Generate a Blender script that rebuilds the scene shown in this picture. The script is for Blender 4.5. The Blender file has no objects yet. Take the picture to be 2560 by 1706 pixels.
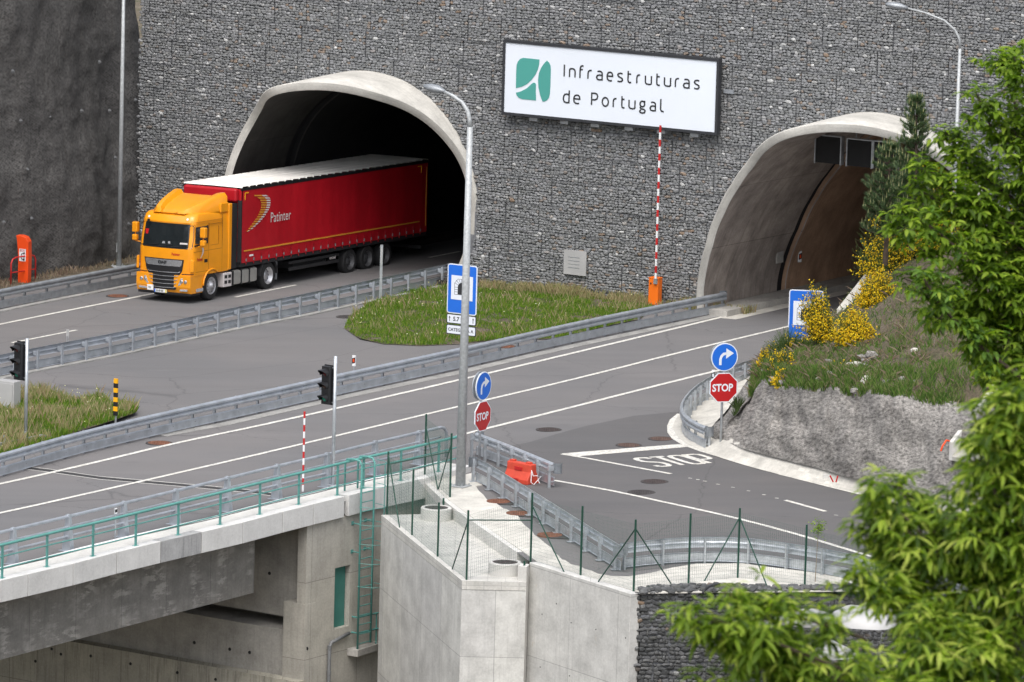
import bpy, math, random
import numpy as np
from mathutils import Vector, Matrix, noise
random.seed(7)
np.random.seed(7)
sc = bpy.context.scene
COL = sc.collection
R = math.radians
V = Vector

# ---------------------------------------------------------------- camera
FPX, PHI, RHO, HC = 15500.0, R(9.0), R(1.6), 34.0
Fw = V((0, math.cos(PHI), -math.sin(PHI)))
R0 = V((1, 0, 0)); U0 = V((0, math.sin(PHI), math.cos(PHI)))
Rc = math.cos(RHO)*R0 + math.sin(RHO)*U0
Uc = -math.sin(RHO)*R0 + math.cos(RHO)*U0
CAM = V((0, 0, HC))
cd = bpy.data.cameras.new('camera'); cam = bpy.data.objects.new('camera', cd); COL.objects.link(cam)
cam.matrix_world = Matrix(((Rc.x, Uc.x, -Fw.x, 0), (Rc.y, Uc.y, -Fw.y, 0), (Rc.z, Uc.z, -Fw.z, HC), (0, 0, 0, 1)))
cd.sensor_width = 36; cd.lens = 36*FPX/2560; cd.clip_start = 1; cd.clip_end = 3000
cd.dof.use_dof = True; cd.dof.focus_distance = 205; cd.dof.aperture_fstop = 4.6
sc.camera = cam

# ---------------------------------------------------------------- light
SUN_EL, SUN_AZ = 60, 190          # azimuth clockwise from +Y
w = bpy.data.worlds.new('World'); sc.world = w; w.use_nodes = True
nt = w.node_tree; nt.nodes.clear()
so = nt.nodes.new('ShaderNodeOutputWorld'); bg = nt.nodes.new('ShaderNodeBackground'); sk = nt.nodes.new('ShaderNodeTexSky')
sk.sky_type = 'NISHITA'; sk.sun_disc = False; sk.sun_elevation = R(SUN_EL); sk.sun_rotation = R(SUN_AZ)
sk.air_density = 1.0; sk.dust_density = 6.0; sk.ozone_density = 0.5; sk.altitude = 500
bg.inputs['Strength'].default_value = 0.14
hs = nt.nodes.new('ShaderNodeHueSaturation'); hs.inputs['Saturation'].default_value = .38   # overcast: greyer than clear sky
nt.links.new(sk.outputs[0], hs.inputs['Color']); nt.links.new(hs.outputs[0], bg.inputs[0]); nt.links.new(bg.outputs[0], so.inputs[0])
sl = bpy.data.lights.new('sun', 'SUN'); sun = bpy.data.objects.new('sun', sl); COL.objects.link(sun)
sl.energy = 1.0; sl.angle = R(50); sl.color = (1.0, 0.97, 0.93)
sdir = V((math.sin(R(SUN_AZ))*math.cos(R(SUN_EL)), math.cos(R(SUN_AZ))*math.cos(R(SUN_EL)), math.sin(R(SUN_EL))))
sun.rotation_euler = sdir.to_track_quat('Z', 'Y').to_euler()
sc.view_settings.view_transform = 'Standard'; sc.view_settings.look = 'None'; sc.view_settings.gamma = 1
sc.view_settings.exposure = 0.78

# ---------------------------------------------------------------- the lie of the land
KX, KG = 0.0227, 0.022
C30, S30 = math.cos(R(30)), 0.5
def G(x, y):
    s = (x+11)*S30+(y-221)*C30
    return KX*x-KG*.5*(s+math.sqrt(s*s+16))
def ray(px, py): return Fw+(px-1280)/FPX*Rc-(py-853)/FPX*Uc
def at(px, py, h=0.0):
    """point h above the ground seen at photo pixel px,py"""
    d = ray(px, py); k = d.z-KX*d.x; t = (h-HC)/k
    for _ in range(30):
        P = CAM+t*d; t -= (P.z-(G(P.x, P.y)+h))/k
    return CAM+t*d
def D(x, y, h=0.0): return at(x*1.08798, y*1.08798, h)
def crop(ox, oy, s): return lambda x, y, h=0.0: at(ox+x/s, oy+y/s, h)
cA = crop(0, 400, 2.941); cB = crop(0, 820, 3.267); cC = crop(700, 820, 3.267)
cE = crop(0, 1150, 2.82); cF = crop(700, 1150, 2.82); cG = crop(1200, 1100, 2.588)
cH = crop(1600, 600, 2.45); cJ = crop(1320, 1040, 4.902); cK = crop(1040, 1240, 7.13)
def onplane(px, py, P, n):
    d = ray(px, py); return CAM+((P-CAM).dot(n)/d.dot(n))*d
def rise(P, py):
    """point straight above P whose image row is py"""
    v = P-CAM; k = 853-py; ez = V((0, 0, 1))
    # k*(v+z e).F = f*(v+z e).U
    z = (FPX*v.dot(Uc)-k*v.dot(Fw))/(k*ez.dot(Fw)-FPX*ez.dot(Uc))
    return P+V((0, 0, z))
def proj(P):
    v = P-CAM; q = v.dot(Fw); return (1280+FPX*v.dot(Rc)/q, 853-FPX*v.dot(Uc)/q)
def gz(p, h=0.0): return V((p[0], p[1], G(p[0], p[1])+h))

# ---------------------------------------------------------------- mesh helpers
MW = {}
def mw(o): return MW.get(o.name, Matrix.Identity(4)) if o else Matrix.Identity(4)
class MB:
    def __init__(s): s.v = []; s.f = []; s.mi = []
    def add(s, vs, fs, mi=0):
        n = len(s.v); s.v += [tuple(p) for p in vs]; s.f += [tuple(i+n for i in f) for f in fs]; s.mi += [mi]*len(fs)
    def obox(s, o, a, b, c, mi=0):
        o, a, b, c = V(o), V(a), V(b), V(c)
        P = [o, o+a, o+a+b, o+b, o+c, o+a+c, o+a+b+c, o+b+c]
        fs = [(0, 3, 2, 1), (4, 5, 6, 7), (0, 1, 5, 4), (1, 2, 6, 5), (2, 3, 7, 6), (3, 0, 4, 7)]
        if a.cross(b).dot(c) < 0: fs = [f[::-1] for f in fs]
        s.add(P, fs, mi)
    def box(s, c, sx, sy, sz, rz=0.0, mi=0):
        ca, sa = math.cos(rz), math.sin(rz); a = V((ca, sa, 0))*sx; b = V((-sa, ca, 0))*sy; k = V((0, 0, sz))
        s.obox(V(c)-a/2-b/2-k/2, a, b, k, mi)
    def prism(s, poly, vec, mi=0, cap=True):
        n = len(poly); poly = [V(p) for p in poly]; vec = V(vec)
        P = poly+[p+vec for p in poly]
        fs = [(i, (i+1) % n, n+(i+1) % n, n+i) for i in range(n)]
        if cap: fs += [tuple(range(n))[::-1], tuple(range(n, 2*n))]
        nn = V((0, 0, 0))
        for i in range(n): nn += poly[i].cross(poly[(i+1) % n])
        if nn.dot(vec) < 0: fs = [f[::-1] for f in fs]
        s.add(P, fs, mi)
    def tube(s, pts, r, n=8, mi=0, cap=True, r2=None):
        pts = [V(p) for p in pts]; m = len(pts); vs = []; up = None
        for i, p in enumerate(pts):
            t = (pts[min(i+1, m-1)]-pts[max(i-1, 0)]).normalized()
            if up is None:
                up = V((0, 0, 1)) if abs(t.z) < .9 else V((1, 0, 0))
            a = t.cross(up).normalized(); b = a.cross(t).normalized(); up = b
            rr = r if r2 is None else r+(r2-r)*i/(m-1)
            vs += [p+rr*(math.cos(2*math.pi*k/n)*a+math.sin(2*math.pi*k/n)*b) for k in range(n)]
        fs = [(i*n+k, i*n+(k+1) % n, (i+1)*n+(k+1) % n, (i+1)*n+k) for i in range(m-1) for k in range(n)]
        fs = [f[::-1] for f in fs]
        if cap: fs += [tuple(range(n)), tuple(range((m-1)*n, m*n))[::-1]]
        s.add(vs, fs, mi)
    def sweep(s, path, prof, mi=0, closed=True, cap=True):
        path = [V(p) for p in path]; m = len(path); n = len(prof); vs = []
        for i, p in enumerate(path):
            t = (path[min(i+1, m-1)]-path[max(i-1, 0)]); t.z = 0; t.normalize()
            a = V((t.y, -t.x, 0))
            vs += [p+a*o+V((0, 0, h)) for o, h in prof]
        k = n if closed else n-1
        fs = [(i*n+j, (i+1)*n+j, (i+1)*n+(j+1) % n, i*n+(j+1) % n) for i in range(m-1) for j in range(k)]
        if cap and closed: fs += [tuple(range(n)), tuple(range((m-1)*n, m*n))[::-1]]
        s.add(vs, fs, mi)
    def lathe(s, c, prof, n=16, mi=0, ax=V((0, 0, 1)), capt=True, capb=True):
        c = V(c); ax = V(ax).normalized(); a = ax.orthogonal().normalized(); b = ax.cross(a)
        vs = [c+ax*z+r*(math.cos(2*math.pi*k/n)*a+math.sin(2*math.pi*k/n)*b) for r, z in prof for k in range(n)]
        fs = [(i*n+k, i*n+(k+1) % n, (i+1)*n+(k+1) % n, (i+1)*n+k) for i in range(len(prof)-1) for k in range(n)]
        if capb: fs.append(tuple(range(n))[::-1])
        if capt: fs.append(tuple(range((len(prof)-1)*n, len(prof)*n)))
        s.add(vs, fs, mi)
    def xform(s, M): s.v = [tuple(M @ V(p)) for p in s.v]; return s
    def build(s, name, mat, parent=None, local=False, smooth=False, bevel=0.0, bseg=2, uvfn=None):
        me = bpy.data.meshes.new(name)
        vs = s.v
        M = mw(parent)
        if not local and parent is not None:
            Mi = M.inverted(); vs = [tuple(Mi @ V(p)) for p in vs]
        me.from_pydata(vs, [], s.f)
        mats = mat if isinstance(mat, (list, tuple)) else [mat]
        for x in mats: me.materials.append(x)
        if len(mats) > 1: me.polygons.foreach_set('material_index', s.mi)
        uv = me.uv_layers.new(name='UVMap').data; co = s.v
        k = 0
        for p in me.polygons:
            vv = s.f[p.index]
            if uvfn:
                for i in vv: uv[k].uv = uvfn(co[i], i); k += 1
                continue
            if len(vv) > 2:
                A, B, C_ = V(co[vv[0]]), V(co[vv[1]]), V(co[vv[2]]); nn = (B-A).cross(C_-A)
                l = nn.length; nn = nn/l if l > 1e-12 else V((0, 0, 1))
            if abs(nn.z) > .7:
                for i in vv: uv[k].uv = (co[i][0], co[i][1]); k += 1
            else:
                t = V((-nn.y, nn.x, 0)).normalized()
                for i in vv: uv[k].uv = (co[i][0]*t.x+co[i][1]*t.y, co[i][2]); k += 1
        me.update()
        if smooth: me.polygons.foreach_set('use_smooth', [True]*len(me.polygons))
        o = bpy.data.objects.new(name, me); COL.objects.link(o)
        if parent: o.parent = parent; MW[o.name] = M
        if bevel:
            b = o.modifiers.new('bevel', 'BEVEL'); b.width = bevel; b.segments = bseg; b.limit_method = 'ANGLE'; b.angle_limit = R(35)
        return o
def tag(o, label=None, cat=None, group=None, kind=None):
    if label: o['label'] = label
    if cat: o['category'] = cat
    if group: o['group'] = group
    if kind: o['kind'] = kind
    return o
def thing(name, label, cat, loc=(0, 0, 0), rz=0.0, group=None, M=None):
    o = bpy.data.objects.new(name, None); COL.objects.link(o); o.empty_display_size = .3
    if M is None:
        o.location = loc; o.rotation_euler = (0, 0, rz); M = Matrix.Translation(V(loc)) @ Matrix.Rotation(rz, 4, 'Z')
    else: o.matrix_world = M
    MW[o.name] = M
    return tag(o, label, cat, group)
def copy_tree(o, parent=None):
    c = o.copy(); COL.objects.link(c); c.parent = parent
    for ch in list(o.children): copy_tree(ch, c)
    return c
def structure(name, mb, mat, **k): return tag(mb.build(name, mat, **k), kind='structure')
def stuff(o): o['kind'] = 'stuff'; return o
def resample(pts, step):
    pts = [V(p) for p in pts]; out = [pts[0]]; acc = 0
    for a, b in zip(pts, pts[1:]):
        L = (b-a).length; d = step-acc
        while d <= L: out.append(a+(b-a)*d/L); d += step
        acc = (acc+L) % step
    if (out[-1]-pts[-1]).length > step*.25: out.append(pts[-1])
    return out
def smooth_path(pts, it=2):
    pts = [V(p) for p in pts]
    for _ in range(it):
        q = [pts[0]]
        for a, b in zip(pts, pts[1:]): q += [a*.75+b*.25, a*.25+b*.75]
        pts = q+[pts[-1]]
    return pts
def text_mb(txt, size, sx=1.0, bold=0.0, spacing=1.0):
    """flat lettering as polygons in the xy plane"""
    cu = bpy.data.curves.new('lettering', 'FONT'); cu.body = txt; cu.size = size; cu.offset = bold; cu.space_character = spacing
    cu.resolution_u = 3
    o = bpy.data.objects.new('lettering', cu); COL.objects.link(o)
    dg = bpy.context.evaluated_depsgraph_get(); me = bpy.data.meshes.new_from_object(o.evaluated_get(dg))
    m = MB(); m.add([(v.co.x*sx, v.co.y, 0) for v in me.vertices], [tuple(p.vertices) for p in me.polygons])
    bpy.data.objects.remove(o); bpy.data.curves.remove(cu); bpy.data.meshes.remove(me)
    return m
def place(m, o, ex, ey):
    """lay xy-plane lettering on origin o with axes ex, ey"""
    o, ex, ey = V(o), V(ex), V(ey); m.v = [tuple(o+ex*p[0]+ey*p[1]) for p in m.v]; return m

# ---------------------------------------------------------------- materials
def newmat(name):
    m = bpy.data.materials.new(name); m.use_nodes = True; n = m.node_tree; n.nodes.clear()
    o = n.nodes.new('ShaderNodeOutputMaterial'); b = n.nodes.new('ShaderNodeBsdfPrincipled'); n.links.new(b.outputs[0], o.inputs[0])
    return m, n, b
class NT:
    def __init__(s, n): s.n = n
    def node(s, t, **k):
        x = s.n.nodes.new(t)
        for a, v in k.items(): setattr(x, a, v)
        return x
    def L(s, a, b): s.n.links.new(a, b)
    def coords(s, kind='UV', scale=(1, 1, 1)):
        c = s.node('ShaderNodeTexCoord'); m = s.node('ShaderNodeMapping'); m.inputs['Scale'].default_value = scale
        s.L(c.outputs[kind], m.inputs[0]); return m.outputs[0]
    def noise(s, co, scale, detail=4, rough=.6):
        x = s.node('ShaderNodeTexNoise'); x.inputs['Scale'].default_value = scale; x.inputs['Detail'].default_value = detail
        x.inputs['Roughness'].default_value = rough; s.L(co, x.inputs['Vector']); return x.outputs['Fac']
    def ramp(s, fac, stops):
        x = s.node('ShaderNodeValToRGB'); e = x.color_ramp.elements
        while len(e) < len(stops): e.new(.5)
        for i, (p, c) in enumerate(stops):
            e[i].position = p; e[i].color = (c, c, c, 1) if isinstance(c, (int, float)) else (*c, 1)
        s.L(fac, x.inputs[0]); return x.outputs[0]
    def mix(s, fac, a, b, mode='MIX'):
        x = s.node('ShaderNodeMixRGB', blend_type=mode)
        for i, q in ((0, fac), (1, a), (2, b)):
            if isinstance(q, (int, float)): x.inputs[i].default_value = q if i == 0 else (q, q, q, 1)
            elif isinstance(q, tuple): x.inputs[i].default_value = (*q, 1)
            else: s.L(q, x.inputs[i])
        return x.outputs[0]
    def math(s, op, a, b=0.0):
        x = s.node('ShaderNodeMath', operation=op)
        for i, q in ((0, a), (1, b)):
            if isinstance(q, (int, float)): x.inputs[i].default_value = q
            else: s.L(q, x.inputs[i])
        return x.outputs[0]
    def bump(s, b, h, strength=.3, dist=.02):
        x = s.node('ShaderNodeBump'); x.inputs['Strength'].default_value = strength; x.inputs['Distance'].default_value = dist
        s.L(h, x.inputs['Height']); s.L(x.outputs[0], b.inputs['Normal'])
def sc3(c, k): return tuple(x*k for x in c)
def plain(name, col, rough=.5, metal=0.0, var=.12, scale=3.0, coat=0.0, kind='Object', spec=.5, emit=0.0):
    m, n, b = newmat(name); t = NT(n); co = t.coords(kind)
    f = t.noise(co, scale, 5); c = t.mix(t.ramp(f, [(.3, 0.0), (.7, 1.0)]), sc3(col, 1-var), sc3(col, 1+var))
    t.L(c, b.inputs['Base Color']); b.inputs['Roughness'].default_value = rough; b.inputs['Metallic'].default_value = metal
    b.inputs['Coat Weight'].default_value = coat; b.inputs['Coat Roughness'].default_value = .08
    b.inputs['Specular IOR Level'].default_value = spec
    if emit: b.inputs['Emission Color'].default_value = (*col, 1); b.inputs['Emission Strength'].default_value = emit
    return m
def concrete(name, col, dark=.55, streak=.5, blotch=.4, pw=0.0, ph=0.0, stain=0.0, rough=.85, jd=.55, mott=0.0):
    m, n, b = newmat(name); t = NT(n); co = t.coords('UV')
    f1 = t.noise(co, 1.1, 6, .65); f2 = t.noise(t.coords('UV', (7, .45, 1)), 1.0, 5, .7); f3 = t.noise(co, 14, 4, .7)
    c = t.mix(t.ramp(f1, [(.32, 0.0), (.68, 1.0)]), sc3(col, 1-blotch*.5), sc3(col, 1+blotch*.18))
    c = t.mix(t.math('MULTIPLY', t.ramp(f2, [(.5, 0.0), (.75, 1.0)]), streak), c, sc3(col, dark))
    c = t.mix(.12, c, t.ramp(f3, [(.3, 0.0), (.7, 1.0)]), 'OVERLAY')
    if mott:
        f4 = t.noise(t.coords('UV', (1.0, 3.0, 1)), 1.3, 8, .72)
        f5 = t.noise(t.coords('UV', (1.1, .5, 1)), 1.0, 3, .5)
        k = t.math('MULTIPLY', t.ramp(f4, [(.50, 0.0), (.56, 1.0)]), t.ramp(f5, [(.45, 0.0), (.6, 1.0)]))
        c = t.mix(t.math('MULTIPLY', k, mott), c, sc3(col, 2.0))
    if stain:
        f6 = t.noise(t.coords('UV', (1.6, .9, 1)), 1.2, 5, .7)
        c = t.mix(t.math('MULTIPLY', t.ramp(f6, [(.66, 0.0), (.76, 1.0)]), stain), c, (.5, .33, .13))
    if pw:
        br = t.node('ShaderNodeTexBrick', offset=0.0, squash=1.0); br.inputs['Scale'].default_value = 1
        br.inputs['Brick Width'].default_value = pw; br.inputs['Row Height'].default_value = ph; br.inputs['Mortar Size'].default_value = .012
        br.inputs['Mortar Smooth'].default_value = .5
        br.inputs['Color1'].default_value = (.93, .93, .93, 1); br.inputs['Color2'].default_value = (1.04, 1.04, 1.02, 1); br.inputs['Mortar'].default_value = (jd, jd, jd, 1)
        t.L(co, br.inputs['Vector']); c = t.mix(1.0, c, br.outputs['Color'], 'MULTIPLY')
    t.L(c, b.inputs['Base Color']); b.inputs['Roughness'].default_value = rough; b.inputs['Specular IOR Level'].default_value = .3
    t.bump(b, t.mix(.5, f3, f1), .25, .02)
    return m
M = {}
M['conc'] = concrete('concrete_light', (.60, .595, .575), pw=2.4, ph=2.6, streak=.65, dark=.68, blotch=.55, stain=.5, jd=.6)
M['paving'] = concrete('roof_paving', (.58, .57, .54), pw=.5, ph=.13, streak=.2, blotch=.4, jd=.75)
M['strip'] = concrete('gutter_strip', (.33, .325, .31), streak=.4, blotch=.7)
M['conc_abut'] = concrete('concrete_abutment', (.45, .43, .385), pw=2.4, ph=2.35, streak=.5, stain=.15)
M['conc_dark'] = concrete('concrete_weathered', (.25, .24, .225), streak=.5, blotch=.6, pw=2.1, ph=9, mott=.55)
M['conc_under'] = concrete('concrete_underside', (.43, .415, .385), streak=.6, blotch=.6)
M['conc_pier'] = concrete('concrete_streaked', (.45, .43, .37), streak=.9, dark=.4, pw=1.1, ph=3.4, stain=.3)
M['cornice'] = concrete('cornice_concrete', (.64, .635, .62), streak=.3, blotch=.3)
M['cornice_wet'] = concrete('cornice_stained', (.40, .40, .40), streak=1.0, dark=.5, blotch=.5)
M['walk'] = concrete('walkway_concrete', (.6, .59, .56), streak=.15, blotch=.35)
M['apron'] = concrete('apron_concrete', (.60, .58, .53), streak=.15, blotch=.55, stain=.3)
M['gutter'] = concrete('gutter_concrete', (.58, .56, .51), streak=.3, blotch=.6, stain=.1)
M['shell'] = concrete('portal_concrete', (.56, .545, .505), streak=.6, dark=.6, blotch=.5, stain=.1)
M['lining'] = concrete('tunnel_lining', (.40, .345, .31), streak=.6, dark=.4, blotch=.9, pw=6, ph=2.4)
M['lining_dark'] = concrete('dark_lining', (.045, .042, .04), streak=.6, dark=.4, blotch=.7, pw=6, ph=2.4, rough=.95)  # near-black tone for the left tunnel's lining and walkways
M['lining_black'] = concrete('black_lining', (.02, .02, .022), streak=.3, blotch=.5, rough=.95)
M['lining_glow'] = concrete('tunnel_lining_glow_tint', (.48, .31, .21), streak=.4, dark=.5, blotch=.7, pw=5, ph=9)  # base colour warmed and brightened in place of lamp glow deep inside
M['steel'] = plain('galvanised_steel', (.42, .45, .49), .42, .55, .18, 2.5)
M['steel_l'] = plain('galvanised_steel_light', (.5, .53, .56), .38, .6, .2, 5)
M['steel_d'] = plain('galvanised_steel_dull', (.3, .32, .34), .5, .5, .2, 4)
M['lamp'] = plain('lamp_steel', (.40, .42, .43), .5, .15, .2, 12)
M['teal'] = plain('teal_paint', (.10, .30, .27), .45, 0, .1, 3)
M['tealdoor'] = plain('teal_door_paint', (.05, .2, .17), .5, 0, .15, 1.2)
M['fence'] = plain('dark_green_paint', (.012, .06, .04), .4, 0, .1, 3)
M['wire'] = plain('fence_wire', (.05, .11, .09), .5, 0, .1, 3)
M['black'] = plain('black_plastic', (.012, .012, .014), .45, 0, .1, 3)
M['darkframe'] = plain('dark_frame', (.03, .032, .037), .5, 0, .1, 3)
M['white'] = plain('white_paint', (.78, .79, .8), .5, 0, .03, 1)
M['signwhite'] = plain('sign_white_sheet', (.72, .76, .82), .45, 0, .02, .5)
M['board'] = plain('board_white_sheet', (.74, .79, .86), .4, 0, .02, .4)
M['logoteal'] = plain('logo_teal', (.075, .33, .29), .4, 0, .03, 1)
M['ink'] = plain('ink_dark', (.025, .027, .03), .5, 0, .05, 1)
M['blue'] = plain('sign_blue', (.015, .14, .62), .35, 0, .05, 1)
M['red'] = plain('sign_red', (.45, .012, .015), .35, 0, .06, 1)
M['redpaint'] = plain('red_paint', (.5, .02, .02), .4, 0, .1, 1)
M['orange'] = plain('orange_paint', (.85, .17, .01), .4, 0, .06, 1)
M['orangered'] = plain('orange_red_paint', (.80, .075, .01), .35, 0, .06, 1)
M['plasticred'] = plain('faded_red_plastic', (.55, .06, .03), .55, 0, .12, 4)
M['yellow'] = plain('yellow_paint', (.85, .42, .01), .4, 0, .05, 1)
M['greylens'] = plain('grey_plastic', (.4, .4, .4), .4, 0, .1, 1)
M['rlens'] = plain('dark_red_lens', (.08, .004, .004), .15, 0, .1, 1)
M['alens'] = plain('dark_amber_lens', (.04, .015, .004), .15, 0, .1, 1)
M['glens'] = plain('green_lens', (.01, .22, .14), .15, 0, .1, 1)
def line_paint():
    m, n, b = newmat('road_marking_paint'); t = NT(n); co = t.coords('Object')
    f = t.noise(co, 9, 6, .75); f2 = t.noise(co, 1.2, 3)
    c = t.mix(t.ramp(f, [(.40, 1.0), (.56, 0.0)]), (.74, .73, .68), (.40, .39, .38)); c = t.mix(t.ramp(f2, [(.3, .25), (.7, 0.0)]), c, (.6, .55, .42))
    t.L(c, b.inputs['Base Color']); b.inputs['Roughness'].default_value = .7; return m
M['line'] = line_paint()
def asphalt(name, col, seed=0.0):
    m, n, b = newmat(name); t = NT(n); co = t.coords('UV')
    mp = t.node('ShaderNodeMapping'); mp.inputs['Rotation'].default_value = (0, 0, R(57)); mp.inputs['Scale'].default_value = (.07, .9, 1); mp.inputs['Location'].default_value = (seed, seed, 0)
    t.L(co, mp.inputs[0])
    st = t.noise(mp.outputs[0], 1.0, 5, .6); bl = t.noise(co, .14, 4, .6); gr = t.noise(co, 34, 3, .8); sp = t.noise(co, 6.5, 6, .85)
    c = t.mix(t.ramp(st, [(.3, 0.0), (.7, 1.0)]), sc3(col, .93), sc3(col, 1.06))
    c = t.mix(t.ramp(bl, [(.35, 0.0), (.65, 1.0)]), c, t.mix(1.0, c, (1.17, 1.13, 1.1), 'MULTIPLY'))
    c = t.mix(.3, c, t.ramp(gr, [(.25, 0.0), (.75, 1.0)]), 'OVERLAY')
    c = t.mix(t.ramp(sp, [(.70, 0.0), (.78, .55)]), c, (.36, .35, .34))
    vo = t.node('ShaderNodeTexVoronoi', feature='DISTANCE_TO_EDGE'); vo.inputs['Scale'].default_value = .11
    wv = t.noise(co, .9, 4); w2 = t.node('ShaderNodeVectorMath', operation='ADD'); t.L(co, w2.inputs[0])
    cc = t.node('ShaderNodeCombineXYZ'); t.L(wv, cc.inputs[0]); t.L(wv, cc.inputs[1]); t.L(cc.outputs[0], w2.inputs[1]); t.L(w2.outputs[0], vo.inputs['Vector'])
    c = t.mix(t.ramp(vo.outputs['Distance'], [(.0, .5), (.004, 0.0)]), c, sc3(col, .45))
    m2 = t.node('ShaderNodeMapping'); m2.inputs['Rotation'].default_value = (0, 0, R(57)); m2.inputs['Scale'].default_value = (.35, 1.1, 1); m2.inputs['Location'].default_value = (7+seed, 3, 0); t.L(co, m2.inputs[0])
    dr = t.noise(m2.outputs[0], .9, 7, .75); c = t.mix(t.ramp(dr, [(.60, 0.0), (.72, .45)]), c, sc3(col, .6)); c = t.mix(t.ramp(dr, [(.28, .35), (.38, 0.0)]), c, sc3(col, 1.35))
    t.L(c, b.inputs['Base Color']); b.inputs['Roughness'].default_value = .82; b.inputs['Specular IOR Level'].default_value = .35
    t.bump(b, gr, .35, .01); return m
M['asphalt'] = asphalt('asphalt_main', (.145, .143, .146))
M['asphalt2'] = asphalt('asphalt_side_road', (.108, .106, .108), 3.0)
def stone(name, per_object, lo, hi, warm=.06, scale=1.0):
    m, n, b = newmat(name); t = NT(n)
    if per_object: r = t.node('ShaderNodeObjectInfo').outputs['Random']
    else: r = t.node('ShaderNodeNewGeometry').outputs['Random Per Island']
    wn = t.node('ShaderNodeTexWhiteNoise', noise_dimensions='1D'); t.L(t.math('MULTIPLY', r, 917.3), wn.inputs['W'])
    c = t.ramp(r, [(0.0, sc3((.97, 1.01, 1.04), lo)), (.5, sc3((.97, 1.01, 1.04), (lo+hi)*.48)), (.92, sc3((.98, 1.0, 1.05), hi)), (.975, sc3((1.02, 1.03, 1.03), hi*1.3)), (1.0, sc3((1.02, 1.03, 1.02), hi*2.2))])
    pz = t.ramp(t.noise(t.coords('Object'), .32, 3), [(.42, .25), (.62, 1.0)])
    c = t.mix(t.math('MULTIPLY', pz, t.ramp(wn.outputs['Value'], [(1-warm-.02, 0.0), (1-warm, .75)])), c, (.25, .165, .10))
    c = t.mix(t.ramp(wn.outputs['Value'], [(.0, .3), (.25, 0.0)]), c, (.16, .16, .14))
    f = t.noise(t.coords('Object'), 7*scale, 5, .7); c = t.mix(.3, c, t.ramp(f, [(.3, 0.0), (.7, 1.0)]), 'OVERLAY')
    f2 = t.noise(t.coords('Object'), .25, 3)
    if not per_object: c = t.mix(t.ramp(f2, [(.35, .0), (.65, .25)]), c, (.20, .2, .195))
    t.L(c, b.inputs['Base Color']); b.inputs['Roughness'].default_value = .8; t.bump(b, f, .5, .02); return m
M['stone'] = stone('gabion_stone', False, .16, .245, .05, 1.3); M['stone_o'] = stone('gabion_stone_single', True, .16, .245, .05, 1.3)
M['slate'] = stone('slate_stone', False, .035, .095, .005); M['slate_o'] = stone('slate_stone_single', True, .035, .095, .005)
M['backing'] = plain('gabion_backing', (.17, .176, .19), .9, 0, .3, 4)
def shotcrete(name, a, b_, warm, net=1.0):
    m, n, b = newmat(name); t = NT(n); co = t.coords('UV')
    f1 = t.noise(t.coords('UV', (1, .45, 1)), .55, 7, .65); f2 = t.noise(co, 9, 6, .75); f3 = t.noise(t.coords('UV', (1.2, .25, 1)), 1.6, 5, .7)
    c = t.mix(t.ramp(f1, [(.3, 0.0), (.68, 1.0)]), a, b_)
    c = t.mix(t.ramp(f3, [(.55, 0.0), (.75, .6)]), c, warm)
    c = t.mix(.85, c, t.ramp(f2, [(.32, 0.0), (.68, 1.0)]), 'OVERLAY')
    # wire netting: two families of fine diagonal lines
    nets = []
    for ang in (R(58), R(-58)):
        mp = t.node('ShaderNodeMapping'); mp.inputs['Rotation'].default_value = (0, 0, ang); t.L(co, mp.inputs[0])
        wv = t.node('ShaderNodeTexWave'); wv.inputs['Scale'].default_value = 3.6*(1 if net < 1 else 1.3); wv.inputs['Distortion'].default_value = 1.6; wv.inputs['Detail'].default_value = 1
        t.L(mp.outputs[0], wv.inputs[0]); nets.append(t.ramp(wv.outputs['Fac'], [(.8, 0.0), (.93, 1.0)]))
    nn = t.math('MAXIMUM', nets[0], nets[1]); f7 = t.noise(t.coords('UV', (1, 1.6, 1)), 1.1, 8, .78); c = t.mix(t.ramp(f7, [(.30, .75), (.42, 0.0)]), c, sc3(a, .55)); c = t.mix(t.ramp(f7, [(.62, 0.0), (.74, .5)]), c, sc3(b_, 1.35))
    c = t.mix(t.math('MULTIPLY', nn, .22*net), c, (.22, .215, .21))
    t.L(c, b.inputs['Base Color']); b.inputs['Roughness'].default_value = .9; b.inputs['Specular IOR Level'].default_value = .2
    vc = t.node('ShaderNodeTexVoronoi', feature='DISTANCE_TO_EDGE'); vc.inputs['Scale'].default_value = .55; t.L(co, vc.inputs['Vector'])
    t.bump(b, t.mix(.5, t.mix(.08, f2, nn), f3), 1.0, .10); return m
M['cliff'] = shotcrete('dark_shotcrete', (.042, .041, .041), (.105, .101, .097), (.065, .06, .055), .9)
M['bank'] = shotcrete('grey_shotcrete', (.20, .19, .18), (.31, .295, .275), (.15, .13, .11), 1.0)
def soil():
    m, n, b = newmat('hill_soil'); t = NT(n); co = t.coords('Object')
    f = t.noise(co, .9, 7, .7); g = t.noise(co, 12, 5, .8)
    c = t.ramp(f, [(.3, (.06, .075, .03)), (.5, (.13, .105, .07)), (.7, (.2, .17, .13))]); c = t.mix(.6, c, t.ramp(g, [(.3, 0.0), (.7, 1.0)]), 'OVERLAY')
    t.L(c, b.inputs['Base Color']); b.inputs['Roughness'].default_value = .95; t.bump(b, g, 1.0, .1); return m
M['soil'] = soil()
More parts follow.
